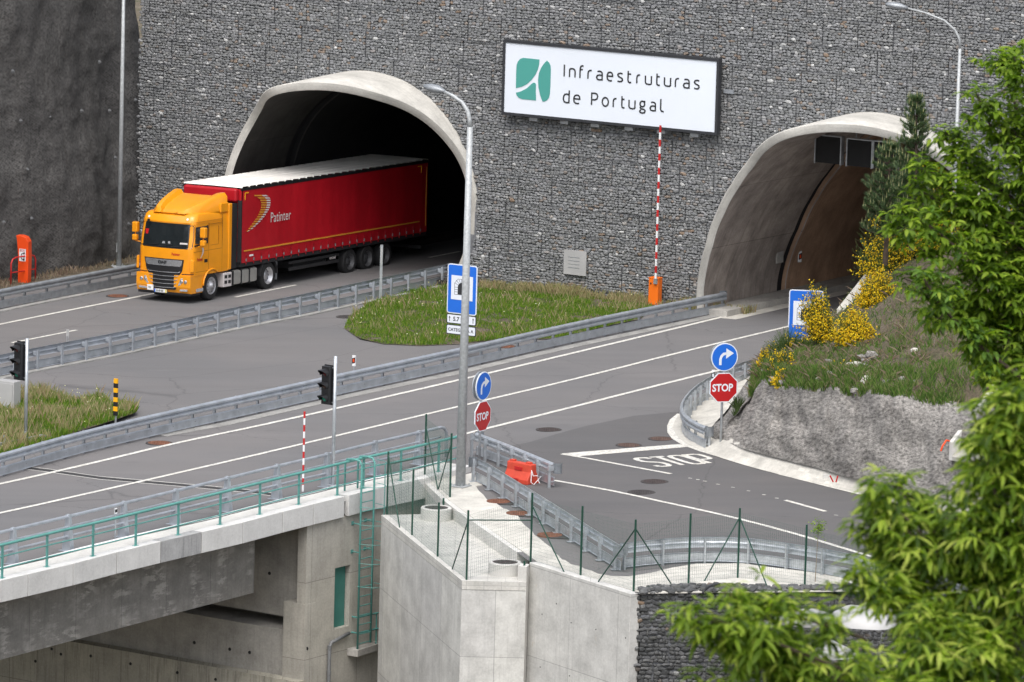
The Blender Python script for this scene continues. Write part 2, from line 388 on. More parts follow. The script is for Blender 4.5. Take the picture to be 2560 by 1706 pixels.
def leafmat(name, cols, trans=.35, rough=.6, per='island'):
    m, n, b = newmat(name); t = NT(n)
    r = t.node('ShaderNodeNewGeometry').outputs['Random Per Island'] if per == 'island' else t.node('ShaderNodeObjectInfo').outputs['Random']
    c = t.ramp(r, [(i/(len(cols)-1), q) for i, q in enumerate(cols)])
    t.L(c, b.inputs['Base Color']); b.inputs['Roughness'].default_value = rough; b.inputs['Specular IOR Level'].default_value = .4
    tr = t.node('ShaderNodeBsdfTranslucent'); t.L(t.mix(1.0, c, (1.3, 1.5, .6), 'MULTIPLY'), tr.inputs[0])
    mx = t.node('ShaderNodeMixShader'); mx.inputs[0].default_value = trans; t.L(b.outputs[0], mx.inputs[1]); t.L(tr.outputs[0], mx.inputs[2])
    o = [x for x in n.nodes if x.type == 'OUTPUT_MATERIAL'][0]; t.L(mx.outputs[0], o.inputs[0]); return m
M['leaf'] = leafmat('chestnut_leaf', [(.04, .08, .012), (.10, .17, .016), (.19, .29, .025), (.32, .42, .045), (.5, .55, .12)], .5)
M['leaf_o'] = leafmat('chestnut_leaf_single', [(.11, .18, .015), (.18, .28, .02), (.32, .42, .05)], .5, per='object')
M['leaf2'] = leafmat('dark_broad_leaf', [(.045, .09, .008), (.11, .185, .014), (.19, .30, .022), (.35, .46, .05)], .5)
M['leaf2_o'] = leafmat('dark_broad_leaf_single', [(.04, .09, .012), (.09, .18, .02), (.14, .25, .03)], per='object')
M['grass'] = leafmat('meadow_grass', [(.06, .13, .008), (.085, .19, .01), (.12, .235, .014), (.17, .27, .02), (.27, .28, .07)], .35, .7)
M['oldcover'] = plain('old_iron_cover', (.10, .062, .05), .85, 0, .4, 9)
M['joint'] = plain('joint_rubber', (.035, .034, .035), .85, 0, .3, 6)
M['grass_pale'] = leafmat('pale_seeding_grass', [(.15, .2, .06), (.3, .27, .13), (.4, .34, .2), (.3, .2, .13)], .3, .7)
M['hillgrass'] = leafmat('hill_grass', [(.04, .09, .014), (.07, .15, .02), (.11, .2, .03), (.16, .22, .06), (.24, .2, .12)], .25, .8)
M['drygrass'] = leafmat('dry_brush', [(.12, .08, .06), (.22, .16, .12), (.32, .25, .19), (.16, .14, .08)], .2, .85)
M['broom'] = leafmat('broom_stem', [(.03, .06, .015), (.06, .1, .025), (.09, .14, .04)], .2, .7)
M['flower'] = leafmat('broom_flower', [(.62, .38, .01), (.8, .58, .015), (.88, .7, .03)], .3, .6)
M['ochre'] = leafmat('ochre_dry_stem', [(.35, .2, .05), (.5, .3, .08)], .2, .7)
M['needle'] = leafmat('pine_needle', [(.04, .075, .035), (.07, .12, .05), (.12, .17, .08)], .2, .7)
M['candle'] = leafmat('pine_candle', [(.25, .26, .12), (.35, .33, .16)], .1, .7)
M['bark'] = plain('bark', (.07, .05, .035), .9, 0, .4, 6)
M['white_petal'] = leafmat('white_meadow_flower', [(.6, .6, .5), (.7, .68, .3)], .2, .7)
M['rustcover'] = plain('rusty_iron', (.17, .07, .04), .85, 0, .45, 9)
M['iron'] = plain('cast_iron', (.055, .042, .04), .8, 0, .35, 9)
M['patch'] = plain('fresh_mortar', (.05, .045, .045), .9, 0, .3, 6)
M['rubber'] = plain('rubber', (.012, .012, .013), .8, 0, .2, 5)
M['pipe'] = plain('grey_pipe', (.16, .165, .17), .5, 0, .1, 3)

# ================================================================= SETTING
from mathutils.geometry import delaunay_2d_cdt
WW = V((C30, -S30, 0)); WN = V((-S30, -C30, 0)); TT = -WN       # wall direction, wall normal (to us), tunnel axis
WB = at(1300, 727); WB.z = 0
def wp(u, z, d=0.0): return WB+WW*u+WN*d+V((0, 0, z))
def wall_px(px, py, d=0.0):
    P = onplane(px, py, WB+WN*d, WN); return (P-WB).dot(WW), P.z
def sheet(name, poly, mat, h=0.0, step=1.5, thick=0.0, kind='structure', zf=None, parent=None):
    poly = [V((p[0], p[1])) for p in poly]
    x0, x1 = min(p.x for p in poly), max(p.x for p in poly); y0, y1 = min(p.y for p in poly), max(p.y for p in poly)
    vs = list(poly); n = len(poly)
    def inside(x, y):
        c = False
        for i in range(n):
            a, b = poly[i], poly[i-1]
            if (a.y > y) != (b.y > y) and x < (b.x-a.x)*(y-a.y)/(b.y-a.y)+a.x: c = not c
        return c
    x = x0+step/2
    while x < x1:
        y = y0+step/2
        while y < y1:
            if inside(x, y): vs.append(V((x, y)))
            y += step
        x += step
    r = delaunay_2d_cdt(vs, [], [list(range(n))], 1, 1e-5)
    zf = zf or (lambda x, y: G(x, y)+h)
    m = MB(); P = [V((q.x, q.y, zf(q.x, q.y))) for q in r[0]]
    fs = []
    for f in r[2]:
        a, b, c = P[f[0]], P[f[1]], P[f[2]]
        fs.append(tuple(f) if (b-a).cross(c-a).z > 0 else tuple(f)[::-1])
    m.add(P, fs)
    if thick:
        k = len(m.v); m.add([P[i] for i in range(n)]+[P[i]-V((0, 0, thick)) for i in range(n)], [(i, (i+1) % n, n+(i+1) % n, n+i) for i in range(n)])
    o = m.build(name, mat, parent=parent)
    if kind and parent is None: o['kind'] = kind
    return o
def src(pts, h=0.0): return [at(x, y, h) for x, y in pts]

m = MB(); m.add([(-1500, -300, -14), (1500, -300, -14), (1500, 2500, -14), (-1500, 2500, -14)], [(0, 1, 2, 3)])
structure('ground', m, M['soil'])
# hillside under the viewpoint, on which the near trees stand
m = MB(); nx, ny = 30, 24
for j in range(ny+1):
    for i in range(nx+1):
        x = -60+120*i/nx; y = -40+165*j/ny
        z = 27-max(0, y+5)*.34-max(0, y-60)*.25+noise.noise(V((x*.06, y*.06, 0)))*1.5
        m.v.append((x, y, max(z, -13.5)))
m.f = [(j*(nx+1)+i, j*(nx+1)+i+1, (j+1)*(nx+1)+i+1, (j+1)*(nx+1)+i) for j in range(ny) for i in range(nx)]; m.mi = [0]*len(m.f)
structure('hillside', m, M['soil'], smooth=True)

CORN = src([(-420, 1553), (-180, 1495), (0, 1451.4), (71, 1435.5), (184, 1408.9), (292.5, 1380.5), (402.5, 1353.9), (505, 1330), (608, 1306), (707.5, 1279.4), (785, 1260), (862, 1241)], .2)
CORN2 = src([(872, 1239), (902, 1231), (964, 1217), (1062, 1196), (1179, 1164)], .2)
PARA = src([(1058, 1206), (1111, 1255), (1173, 1301), (1292, 1381)], 0)
DE = src([(1323.6, 1409), (1576.7, 1482.5)], .05)
Dp, Ep = DE; dde = (Ep-Dp).normalized(); nde = V((-dde.y, dde.x, 0)); nde = nde if nde.y > 0 else -nde
gd = V((math.sin(R(84)), math.cos(R(84)), 0)); E2 = Ep+dde*.02+V((0, 0, 0))
low = [c+V((-.08, .06, 0)) for c in CORN]+[c+V((-.08, .06, 0)) for c in CORN2[:4]]+PARA+[Dp+nde*.15, Ep+nde*.15, Ep+gd*16]
back = [wp(40, 0, 10), wp(40, 0, -110), wp(-30, 0, -110), wp(-28, 0, 60)]
sheet('road', [(p.x, p.y) for p in low+back], M['asphalt'], step=1.6)
side = src([(1190, 1130), (1320, 1107), (1400, 1083), (1463, 1066), (1585, 1040), (1697, 1030), (1705, 1100), (1800, 1142), (1935, 1182), (2100, 1224), (2600, 1345), (2600, 1560), (2200, 1475), (1910, 1425), (1740, 1412), (1560, 1432), (1401, 1345), (1230, 1235), (1175, 1180)])
sheet('side_road', [(p.x, p.y) for p in side], M['asphalt2'], h=.004, step=2.0)

# ---------------------------------------------------------------- road markings
def stripe(name, pts, wd, h=.012, path=True, it=1):
    P = smooth_path([at(x, y) for x, y in pts], it) if it else [at(x, y) for x, y in pts]
    P = resample(P, 1.2); m = MB(); n = len(P); vs = []
    for i, p in enumerate(P):
        t = (P[min(i+1, n-1)]-P[max(i-1, 0)]); t.z = 0; t.normalize(); a = V((t.y, -t.x, 0))*wd/2
        vs += [gz(p+a, h), gz(p-a, h)]
    m.add(vs, [(2*i, 2*i+2, 2*i+3, 2*i+1) for i in range(n-1)])
    fs = m.f
    a, b, c = V(m.v[fs[0][0]]), V(m.v[fs[0][1]]), V(m.v[fs[0][2]])
    if (b-a).cross(c-a).z < 0: m.f = [f[::-1] for f in fs]
    return structure(name, m, M['line'])
stripe('lane_marking', [(-200, 853), (0, 812), (391, 735), (700, 669), (1061, 598), (1180, 576)], .17)
stripe('lane_marking', [(30.6, 858), (202, 824)], .15, it=0)
stripe('lane_marking', [(588, 744), (739.5, 713.5)], .15, it=0)
stripe('lane_marking', [(1072, 645), (1153, 629)], .15, it=0)
stripe('lane_marking', [(-250, 1262), (0, 1211), (122, 1184), (306, 1141), (428.5, 1110.8), (700, 1054.5), (1153, 950), (1400, 892), (1600, 844), (1963, 755), (2100, 722)], .19)
stripe('lane_marking', [(-250, 1335), (0, 1284.6), (346, 1206), (700, 1124.5), (1147, 1017), (1400, 957.7), (1600, 908), (1986, 814), (2150, 772)], .17)
stripe('lane_marking', [(1145, 1090), (1400, 1026.6), (1600, 975.5), (1894, 904), (2000, 876)], .19)
stripe('lane_marking', [(1404, 1136), (1442, 1142), (1560, 1164), (1685, 1187)], .15)
stripe('lane_marking', [(1963, 1251.5), (2063.6, 1279.7)], .15, it=0)
stripe('lane_marking', [(1385.5, 1202), (1559, 1233), (1625, 1249), (1780, 1281.6), (1934, 1320), (2062, 1357), (2300, 1430)], .16)
stripe('edge_marking', [(1702, 1036), (1682, 1050), (1675.5, 1070), (1678, 1086), (1689, 1099), (1705, 1109.4), (1722, 1116.5), (1759, 1130), (1800, 1142), (1857, 1157), (1934, 1182), (2011, 1201), (2100, 1223.6), (2300, 1272)], .24, h=.016, it=2)
for x, y in ((1360, 248), (1410, 257), (1455, 267), (1540, 287), (1637, 307), (1737, 330), (1837, 355), (1920, 377), (2305, 487)):
    m = MB(); p = cG(x, y, .013); t = V((.9, -.42, 0)); s_ = V((.42, .9, 0)); m.add([p-t*.06-s_*.035, p+t*.06-s_*.035, p+t*.06+s_*.035, p-t*.06+s_*.035], [(0, 1, 2, 3)])
    structure('marking_dot', m, M['line'])
m = MB(); q = [at(1404, 1134, .012), at(1442, 1141.5, .012), at(1720, 1117.5, .012), at(1700, 1110.5, .012)]; m.add(q, [(0, 1, 2, 3)]); structure('stop_line', m, M['line'])
# STOP painted on the road, drawn as strokes
GL = {
 'S': [[(1, .86), (.9, .97), (.7, 1), (.3, 1), (.08, .93), (0, .78), (.06, .63), (.28, .55), (.72, .46), (.94, .38), (1, .22), (.92, .07), (.7, 0), (.3, 0), (.08, .04), (0, .15)]],
 'T': [[(0, 1), (1, 1)], [(.5, 1), (.5, 0)]],
 'O': [[(.3, 0), (.1, .05), (0, .2), (0, .8), (.1, .95), (.3, 1), (.7, 1), (.9, .95), (1, .8), (1, .2), (.9, .05), (.7, 0), (.3, 0)]],
 'P': [[(0, 0), (0, 1), (.7, 1), (.93, .95), (1, .83), (1, .6), (.93, .48), (.7, .42), (0, .42)]]}
def ribbon(m, pts, wd, fn, dz=0.0):
    """flat stroke of width wd along pts in a 2D frame, mapped to space by fn"""
    pts = [V(p) for p in pts]; closed = (pts[0]-pts[-1]).length < 1e-6; n = len(pts); L = []
    for i, p in enumerate(pts):
        if closed: a = pts[i-1] if i else pts[-2]; b = pts[i+1] if i < n-1 else pts[1]
        else: a = pts[max(i-1, 0)]; b = pts[min(i+1, n-1)]
        t1 = (p-a).normalized() if (p-a).length > 1e-9 else (b-p).normalized(); t2 = (b-p).normalized() if (b-p).length > 1e-9 else t1
        t = (t1+t2).normalized(); nn = V((-t.y, t.x)); k = 1/max(.5, nn.dot(V((-t1.y, t1.x))))
        L += [p+nn*wd/2*k, p-nn*wd/2*k]
    m.add([fn(q.x, q.y) for q in L], [(2*i+1, 2*i+3, 2*i+2, 2*i) for i in range(n-1)])
bl, br_, up_ = cJ(1600, 622, .012), cJ(2440, 563, .012), cJ(1600-315, 622-100, .012)-cJ(1600, 622, .012)
adv = (br_-bl)/4
for i, ch in enumerate('STOP'):
    m = MB(); o_ = bl+adv*i; ew = adv*.8; wl = ew.length; hl = up_.length
    for st in GL[ch]:
        ribbon(m, [(x*wl, y*hl) for x, y in st], .17 if ch != 'P' else .16, lambda x, y: gz(o_+ew.normalized()*x+up_.normalized()*y, .012))
    structure('painted_letter', m, M['line'])
# diagonal expansion joint of the bridge and gutter strips beside the barriers
def strip(name, a, b, wd, h, mat, thick=.02):
    P = resample([at(*p) for p in a], 1.0) if b is None else None
    m = MB(); m.sweep([gz(p) for p in P], [(-wd/2, h), (wd/2, h), (wd/2, h-thick), (-wd/2, h-thick)]); return structure(name, m, mat)
JP = [(60, 1170), (124, 1178), (250, 1196), (480, 1216), (610, 1228), (700, 1240)]
m = MB(); P = [at(x, y) for x, y in JP]
strip('expansion_joint', JP, None, .34, .008, M['joint'], .01); strip('expansion_joint_seal', [(x, y+3.5) for x, y in JP], None, .03, .014, M['walk'], .01); strip('expansion_joint_seal', [(x-1, y-4) for x, y in JP], None, .03, .014, M['walk'], .01)
strip('drainage_gutter', [(405, 1090), (560, 1062), (700, 1030), (896, 986), (1159, 930), (1400, 874), (1600, 831), (1790, 790)], None, .42, .02, M['strip'])
strip('kerb_strip', [(-150, 981), (0, 948), (75, 932), (292, 890), (456, 854), (612, 820), (765, 790), (960, 748), (1115, 715)], None, .26, .05, M['strip'], .06)
strip('kerb_strip', [(-150, 812), (0, 780), (360, 710), (520, 680)], None, .26, .05, M['strip'], .06)

# ---------------------------------------------------------------- gabion wall
ARCH1 = dict(u=-6.8, z=2.5, r=4.5, tab=[(-32, -.2), (0, 0), (18, .1), (28, .3), (40, .7), (50, 1.1), (60, 1.7), (70, 2.6), (85, 3.4), (98, 4.1), (110, 4.3), (120, 3.7), (130, 2.9), (142, 2.45), (155, 2.4), (180, 2.6), (212, 3)])
ARCH2 = dict(u=14.7, z=2.75, r=4.5, fl=[(0, 0), (140, 0), (154, .16), (168, .48), (182, .96), (190, 1.4), (199, 1.95), (206, 2.3), (300, 2.3)], tab=[(-36, 0), (0, .1), (40, .6), (60, 1.4), (72, 2.1), (85, 2.9), (97, 3.7), (110, 4.1), (122, 3.8), (140, 3.1), (154, 2.8), (168, 2.5), (182, 2.2), (190, 1.9), (199, 1.6), (206, 1.4)])
def flare(A_, a):
    t = A_.get('fl')
    if not t or a < t[1][0]: return 0.0
    for (a0, d0), (a1, d1) in zip(t, t[1:]):
        if a <= a1: return d0+(d1-d0)*(a-a0)/(a1-a0)
    return t[-1][1]
def stone_shape(rng, w_, h_, d_):
    """irregular rounded stone standing proud of the plane y=0 towards -y"""
    n = 6; a0 = rng.uniform(0, 6.28); vs = []; 
    rad = [rng.uniform(.82, 1.08) for _ in range(n)]
    for ring, (k, dd) in enumerate(((1.0, 0.0), (.98, .55), (.62, .95))):
        for i in range(n):
            a = a0+i*2*math.pi/n+rng.uniform(-.12, .12); ca, sa = math.cos(a), math.sin(a)
            q = max(abs(ca), abs(sa))**.55
            vs.append((ca/q*w_/2*rad[i]*k, -d_*dd*rng.uniform(.85, 1.15), sa/q*h_/2*rad[i]*k))
    vs.append((rng.uniform(-.1, .1)*w_, -d_*rng.uniform(.95, 1.2), rng.uniform(-.1, .1)*h_))
    fs = [(r*n+i, r*n+(i+1) % n, (r+1)*n+(i+1) % n, (r+1)*n+i) for r in range(2) for i in range(n)]
    fs += [(2*n+i, 2*n+(i+1) % n, 3*n) for i in range(n)]
    return vs, fs
rng = random.Random(3)
PROTO = [stone_shape(rng, 1, 1, 1) for _ in range(24)]
STONE_ME = {}
def stone_meshes(mat):
    if mat.name not in STONE_ME:
        L = []
        for i in range(8):
            vs, fs = PROTO[i]; me = bpy.data.meshes.new('stone'); me.from_pydata(vs, [], fs); me.materials.append(mat); L.append(me)
        STONE_ME[mat.name] = L
    return STONE_ME[mat.name]
def gabions(root, frame, u0, u1, z0, z1, cell, sw, sh, mats, skip, nparts, inview, seed, zlayer=1.0, lay0=0.0):
    """frame(u,z,d)->point; fills the face with stones packed in wire baskets"""
    rng = random.Random(seed); ex = (frame(1, 0, 0)-frame(0, 0, 0)); ez = V((0, 0, 1)); ed = frame(0, 0, 1)-frame(0, 0, 0)
    S = []; zl = z0; lay = 0
    while zl < z1:
        lh = zlayer; off = rng.uniform(0, cell); ncell = int((u1-u0)/cell)+2
        push = [rng.uniform(-.025, .025) for _ in range(ncell+2)]
        z = zl+.008; top = zl+lh-.008
        rows = max(1, int(round((lh-.016)/(sum(sh)/2)))); hs = [rng.uniform(.8, 1.2) for _ in range(rows)]; k = (lh-.016)/sum(hs)
        for h_ in hs:
            h_ *= k; u = u0-rng.uniform(0, .2)
            while u < u1:
                w_ = rng.uniform(*sw)*(.75+.5*rng.random()); ci = int((u-u0+off)/cell); edge = u0-off+(ci+1)*cell
                if edge-(u+w_) < sw[0]*.45: w_ = edge-u-.014; nxt = edge+.014
                else: nxt = u+w_
                if w_ > .03:
                    cu = u+w_/2; cz = z+h_/2+rng.uniform(-.22, .22)*h_
                    if not skip(cu, cz): S.append((cu, cz, w_*1.1, h_*rng.uniform(1.0, 1.45), rng.uniform(.035, .08), push[ci % len(push)], rng.randrange(24), rng.uniform(-.25, .25)))
                u = nxt
            z += h_
        zl += lh; lay += 1
    # the largest stones in view become single parts
    vis = [i for i, s in enumerate(S) if inview(s[0], s[1])]
    vis.sort(key=lambda i: -S[i][2]*S[i][3]); pick = set(vis[:nparts])
    Minv = mw(root).inverted(); mes = stone_meshes(mats[1]); m = MB()
    for i, (cu, cz, w_, h_, d_, pu, pi_, rot) in enumerate(S):
        o_ = frame(cu, cz, pu); cr, sr = math.cos(rot), math.sin(rot)
        a = ex*cr+ez*sr; b = -ex*sr+ez*cr
        if i in pick:
            ob = bpy.data.objects.new('stone', mes[pi_ % 8]); COL.objects.link(ob)
            X = Matrix(((a.x*w_, -ed.x*d_, b.x*h_, o_.x), (a.y*w_, -ed.y*d_, b.y*h_, o_.y), (a.z*w_, -ed.z*d_, b.z*h_, o_.z), (0, 0, 0, 1)))
            ob.parent = root; ob.matrix_basis = Minv @ X; continue
        vs, fs = PROTO[pi_]; n = len(m.v)
        m.v += [(o_.x+a.x*w_*x-ed.x*d_*y+b.x*h_*z, o_.y+a.y*w_*x-ed.y*d_*y+b.y*h_*z, o_.z+a.z*w_*x+b.z*h_*z) for x, y, z in vs]
        m.f += [tuple(j+n for j in f) for f in fs]
    m.mi = [0]*len(m.f)
    if m.v[0:1]:
        f = m.f[0]; a, b, c = (V(m.v[k]) for k in f[:3])
    # orient outwards
    f = [q for q in m.f[:18]][13]; a, b, c = V(m.v[f[0]]), V(m.v[f[1]]), V(m.v[f[2]])
    if (b-a).cross(c-a).dot(ed) < 0: m.f = [q[::-1] for q in m.f]
    me = bpy.data.meshes.new('stones'); me.from_pydata([tuple(Minv @ V(p)) for p in m.v], [], m.f); me.materials.append(mats[0])
    o = bpy.data.objects.new('stones', me); COL.objects.link(o); o.parent = root; stuff(o); return len(S)
gw = thing('gabion_wall', 'tall grey gabion wall of stacked stones around both tunnel portals', 'wall', wp(0, 0))
def in_arch(u, z, g=.0):
    for A_ in (ARCH1, ARCH2):
        aa = math.degrees(math.atan2(z-A_['z'], u-A_['u'])); aa += 360 if aa < -60 else 0
        if (u-A_['u'])**2+(z-A_['z'])**2 < (A_['r']+.42+g+flare(A_, aa))**2 or (abs(u-A_['u']) < 3.4 and z < 1): return True
    return False
def big_view(u, z):
    x, y = proj(wp(u, z)); return 330 < x < 2300 and 5 < y < 660
gabions(gw, lambda u, z, d: wp(u, z, d+.04), -17.0, 21.5, -.9, 13.2, 1.42, (.09, .23), (.07, .12), (M['stone'], M['stone_o']), in_arch, 300, big_view, 5, zlayer=.98)
# backing with the two openings: rings of quads round each arch
def wall_backing():
    m = MB(); nu, nz = 200, 80; u0, u1, z0, z1 = -17, 24, -1.5, 13.3
    for j in range(nz):
        for i in range(nu):
            a, b = u0+(u1-u0)*i/nu, u0+(u1-u0)*(i+1)/nu; c, d = z0+(z1-z0)*j/nz, z0+(z1-z0)*(j+1)/nz
            if in_arch((a+b)/2, (c+d)/2, -.18) : continue
            n = len(m.v); m.v += [tuple(wp(x, z)) for x, z in ((a, c), (b, c), (b, d), (a, d))]; m.f.append((n, n+1, n+2, n+3)); m.mi.append(0)
    return m
wall_backing().build('backing', M['backing'], gw)
# basket wires
m = MB(); z = -.9+.98
while z < 13:
    seg = []
    u = -17
    while u < 21.5:
        if not in_arch(u, z, .05) and not in_arch(u+.7, z, .05): m.obox(wp(u, z-.006, .11), WW*.7, WN*.008, V((0, 0, .012)))
        u += .7
    z += .98
m.build('basket_wire', M['backing'], gw)

# ---------------------------------------------------------------- tunnel portals
def tabv(tab, a):
    for (a0, d0), (a1, d1) in zip(tab, tab[1:]):
        if a <= a1: k = (a-a0)/(a1-a0); k = k*k*(3-2*k)*.35+k*.65; return d0+(d1-d0)*max(0, k)
    return tab[-1][1]
def portal(A_, label, joint, group, lin):
    root = thing('tunnel_portal', label, 'tunnel', wp(A_['u'], 0), group=group)
    t = A_['tab']; A0_, A1_ = t[0][0], t[-1][0]; angs = [A0_-18]+[A0_+(A1_-A0_)*i/82 for i in range(83)]+[A1_+18]; r = A_['r']; th = .46
    def P(a, rr, d): 
        ac = min(max(a, A0_), A1_); c = math.cos(R(ac)); s_ = math.sin(R(ac)); rr = rr+flare(A_, ac); q = wp(A_['u']+rr*c, A_['z']+rr*s_-abs(a-ac)*.11, d)
        if d < 0: q.z += .022*d
        return q
    # smoothed projection of the mouth
    dd = [tabv(t, max(a, A0_)) for a in angs]
    for _ in range(3): dd = [dd[0]]+[(dd[i-1]+2*dd[i]+dd[i+1])/4 for i in range(1, 84)]+[dd[-1]]
    def skin(name, rings, mat, prec, parent=root, smooth=True):
        m = MB(); n = len(angs); uv = []
        for fn in rings:
            for i, a in enumerate(angs):
                q, s_ = fn(i, a); m.v.append(tuple(q)); uv.append((s_, R(a)*r))
        k = len(rings)
        m.f = [(j*n+i, j*n+i+1, (j+1)*n+i+1, (j+1)*n+i) for j in range(k-1) for i in range(n-1)]; m.mi = [0]*len(m.f)
        f = m.f[n//2]; a_, b_, c_ = (V(m.v[x]) for x in f[:3]); nn = (b_-a_).cross(c_-a_)
        if nn.dot(prec) < 0: m.f = [x[::-1] for x in m.f]
        return m.build(name, mat, parent, smooth=smooth, uvfn=lambda c, i: uv[i])
    up = V((0, 0, 1))
    skin('shell', [lambda i, a: (P(a, r+th, -.8), -.8), lambda i, a: (P(a, r+.38, dd[i]*.5), dd[i]*.5), lambda i, a: (P(a, r+.32, dd[i]-.03), dd[i]), lambda i, a: (P(a, r+.29, dd[i]), dd[i]+.03)], M['shell'], up)
    skin('rim', [lambda i, a: (P(a, r+.29, dd[i]), 0), lambda i, a: (P(a, r+.03, dd[i]), .4), lambda i, a: (P(a, r, dd[i]-.03), .45)], M['shell'], WN)
    js = joint
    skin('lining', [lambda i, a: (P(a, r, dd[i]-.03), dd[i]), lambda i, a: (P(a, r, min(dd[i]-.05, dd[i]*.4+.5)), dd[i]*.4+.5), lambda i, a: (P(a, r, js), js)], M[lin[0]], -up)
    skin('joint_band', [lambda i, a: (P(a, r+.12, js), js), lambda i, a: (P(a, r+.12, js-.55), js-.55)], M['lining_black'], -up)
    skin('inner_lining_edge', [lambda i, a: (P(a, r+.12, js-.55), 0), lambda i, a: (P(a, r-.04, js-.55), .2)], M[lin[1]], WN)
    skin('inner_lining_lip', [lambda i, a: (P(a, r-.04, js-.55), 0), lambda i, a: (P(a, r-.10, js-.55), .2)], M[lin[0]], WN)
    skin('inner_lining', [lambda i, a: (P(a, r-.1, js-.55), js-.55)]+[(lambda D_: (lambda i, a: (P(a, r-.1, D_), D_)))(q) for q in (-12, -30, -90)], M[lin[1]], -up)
    m = MB(); n = len(angs); m.add([P(a, r+.3, -90) for a in angs], [tuple(range(n))]); m.build('far_end', M['black'], root)
    return root, P
T1, P1 = portal(ARCH1, 'left concrete tunnel mouth with pointed hood, lorry driving out of it', -1.2, 'tunnel portals in the gabion wall', ('lining_dark', 'lining_black'))
T2, P2 = portal(ARCH2, 'right concrete tunnel mouth with hanging dark panels, half hidden by trees', -4.2, 'tunnel portals in the gabion wall', ('lining', 'lining_glow'))
# walkways inside
def tunnel_walk(A_, side, d0, wd=1.15, mat='conc_under'):
    u = A_['u']+side*3.75+(-1.75 if A_ is ARCH2 and side < 0 else 0); m = MB()
    for a, b in ((d0, 0.0), (0.0, -40.0), (-40, -88)):
        q = [wp(u-side*wd/2, 0, a), wp(u+side*wd/2, 0, a), wp(u+side*wd/2, 0, b), wp(u-side*wd/2, 0, b)]
        m.v += [tuple(gz(p, .24)) for p in q]+[tuple(gz(p, -.3)) for p in q]; n = len(m.v)-8
        fs = [(0, 1, 2, 3), (0, 4, 5, 1), (1, 5, 6, 2), (3, 2, 6, 7), (0, 3, 7, 4)]
        m.f += [tuple(x+n for x in (f if side > 0 else f[::-1])) for f in fs]; m.mi += [0]*5
    return structure('tunnel_walkway', m, M[mat])
tunnel_walk(ARCH2, -1, 1.9); tunnel_walk(ARCH2, 1, 1.0); tunnel_walk(ARCH1, 1, .8, mat='lining_dark'); tunnel_walk(ARCH1, -1, 3.2, mat='lining_dark')
m = MB(); a, b = wp(ARCH2['u']-4.90, 0, 2.2), wp(ARCH2['u']-4.90, 0, -8); m.sweep([gz(a), gz((a+b)/2), gz(b)], [(-.1, .02), (.5, .02), (.5, 0), (-.1, 0)]); structure('drainage_gutter', m, M['gutter'])

# ---------------------------------------------------------------- dark rock face on the left
cl0, cl1 = at(0, 713, 0), at(357, 641, 0); cdn = (cl1-cl0); cdn.z = 0; cdn.normalize()
cn = V((cdn.y, -cdn.x, 0))                        # towards the road
k_ = (wp(-16.8, 0, -1.2)-cl0).dot(WN)/cdn.dot(WN); cle = cl0+cdn*k_; cle.z = 0
m = MB(); nu, nz = 260, 120; L_ = 46.0; uvs = []
for j in range(nz+1):
    for i in range(nu+1):
        s_ = L_*i/nu; z = -.6+14.6*j/nz; p = cle-cdn*s_
        dsp = noise.fractal(V((s_*.16, z*.12, 1.3)), .9, 2.0, 5)*.55+noise.noise(V((s_*.9, z*.7, 4)))*.07+noise.noise(V((s_*2.6, z*2.4, 9)))*.07+(.4-abs(noise.noise(V((s_*.7+z*.25, z*.35, 21)))))*.07
        q = p+cn*(-.10*z+dsp-.1*min(1, s_)); m.v.append((q.x, q.y, z)); uvs.append((s_, z))
m.f = [(j*(nu+1)+i, (j+1)*(nu+1)+i, (j+1)*(nu+1)+i+1, j*(nu+1)+i+1) for j in range(nz) for i in range(nu)]; m.mi = [0]*len(m.f)
f = m.f[0]; a, b, c = (V(m.v[x]) for x in f[:3])
if (b-a).cross(c-a).dot(cn) < 0: m.f = [x[::-1] for x in m.f]
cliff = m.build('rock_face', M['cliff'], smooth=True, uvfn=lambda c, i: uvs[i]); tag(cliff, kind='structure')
def cliff_px(px, py):
    P = cl0.copy()
    for _ in range(8):
        P = onplane(px, py, cl0-cn*.10*P.z, cn)
    return P
for (x, y) in [(72, 45), (245, 155), (28, 178), (200, 277), (120, 292), (270, 277), (48, 302), (335, 250), (284, 394), (65, 424), (148, 531), (222, 516), (75, 546), (6, 556), (208, 603), (204, 575), (318, 560)]:
    p = cliff_px(x, y); m = MB(); m.lathe(p+cn*.05, [(.08, 0), (.08, .02), (.04, .03), (.04, .08), (.02, .09)], 8, ax=cn)
    o = m.build('rock_bolt', M['pipe']); tag(o, 'small steel bolt plate pinning the netting on the dark rock face', 'rock bolt', 'bolt plates on the dark rock face')
# verge under the rock
vg = [cl0-cdn*6-cn*.5, cle-cn*.5, cle+cn*1.5, cl0-cdn*6+cn*1.5]
sheet('verge', [(p.x, p.y) for p in vg], M['soil'], h=.05, step=1.0)

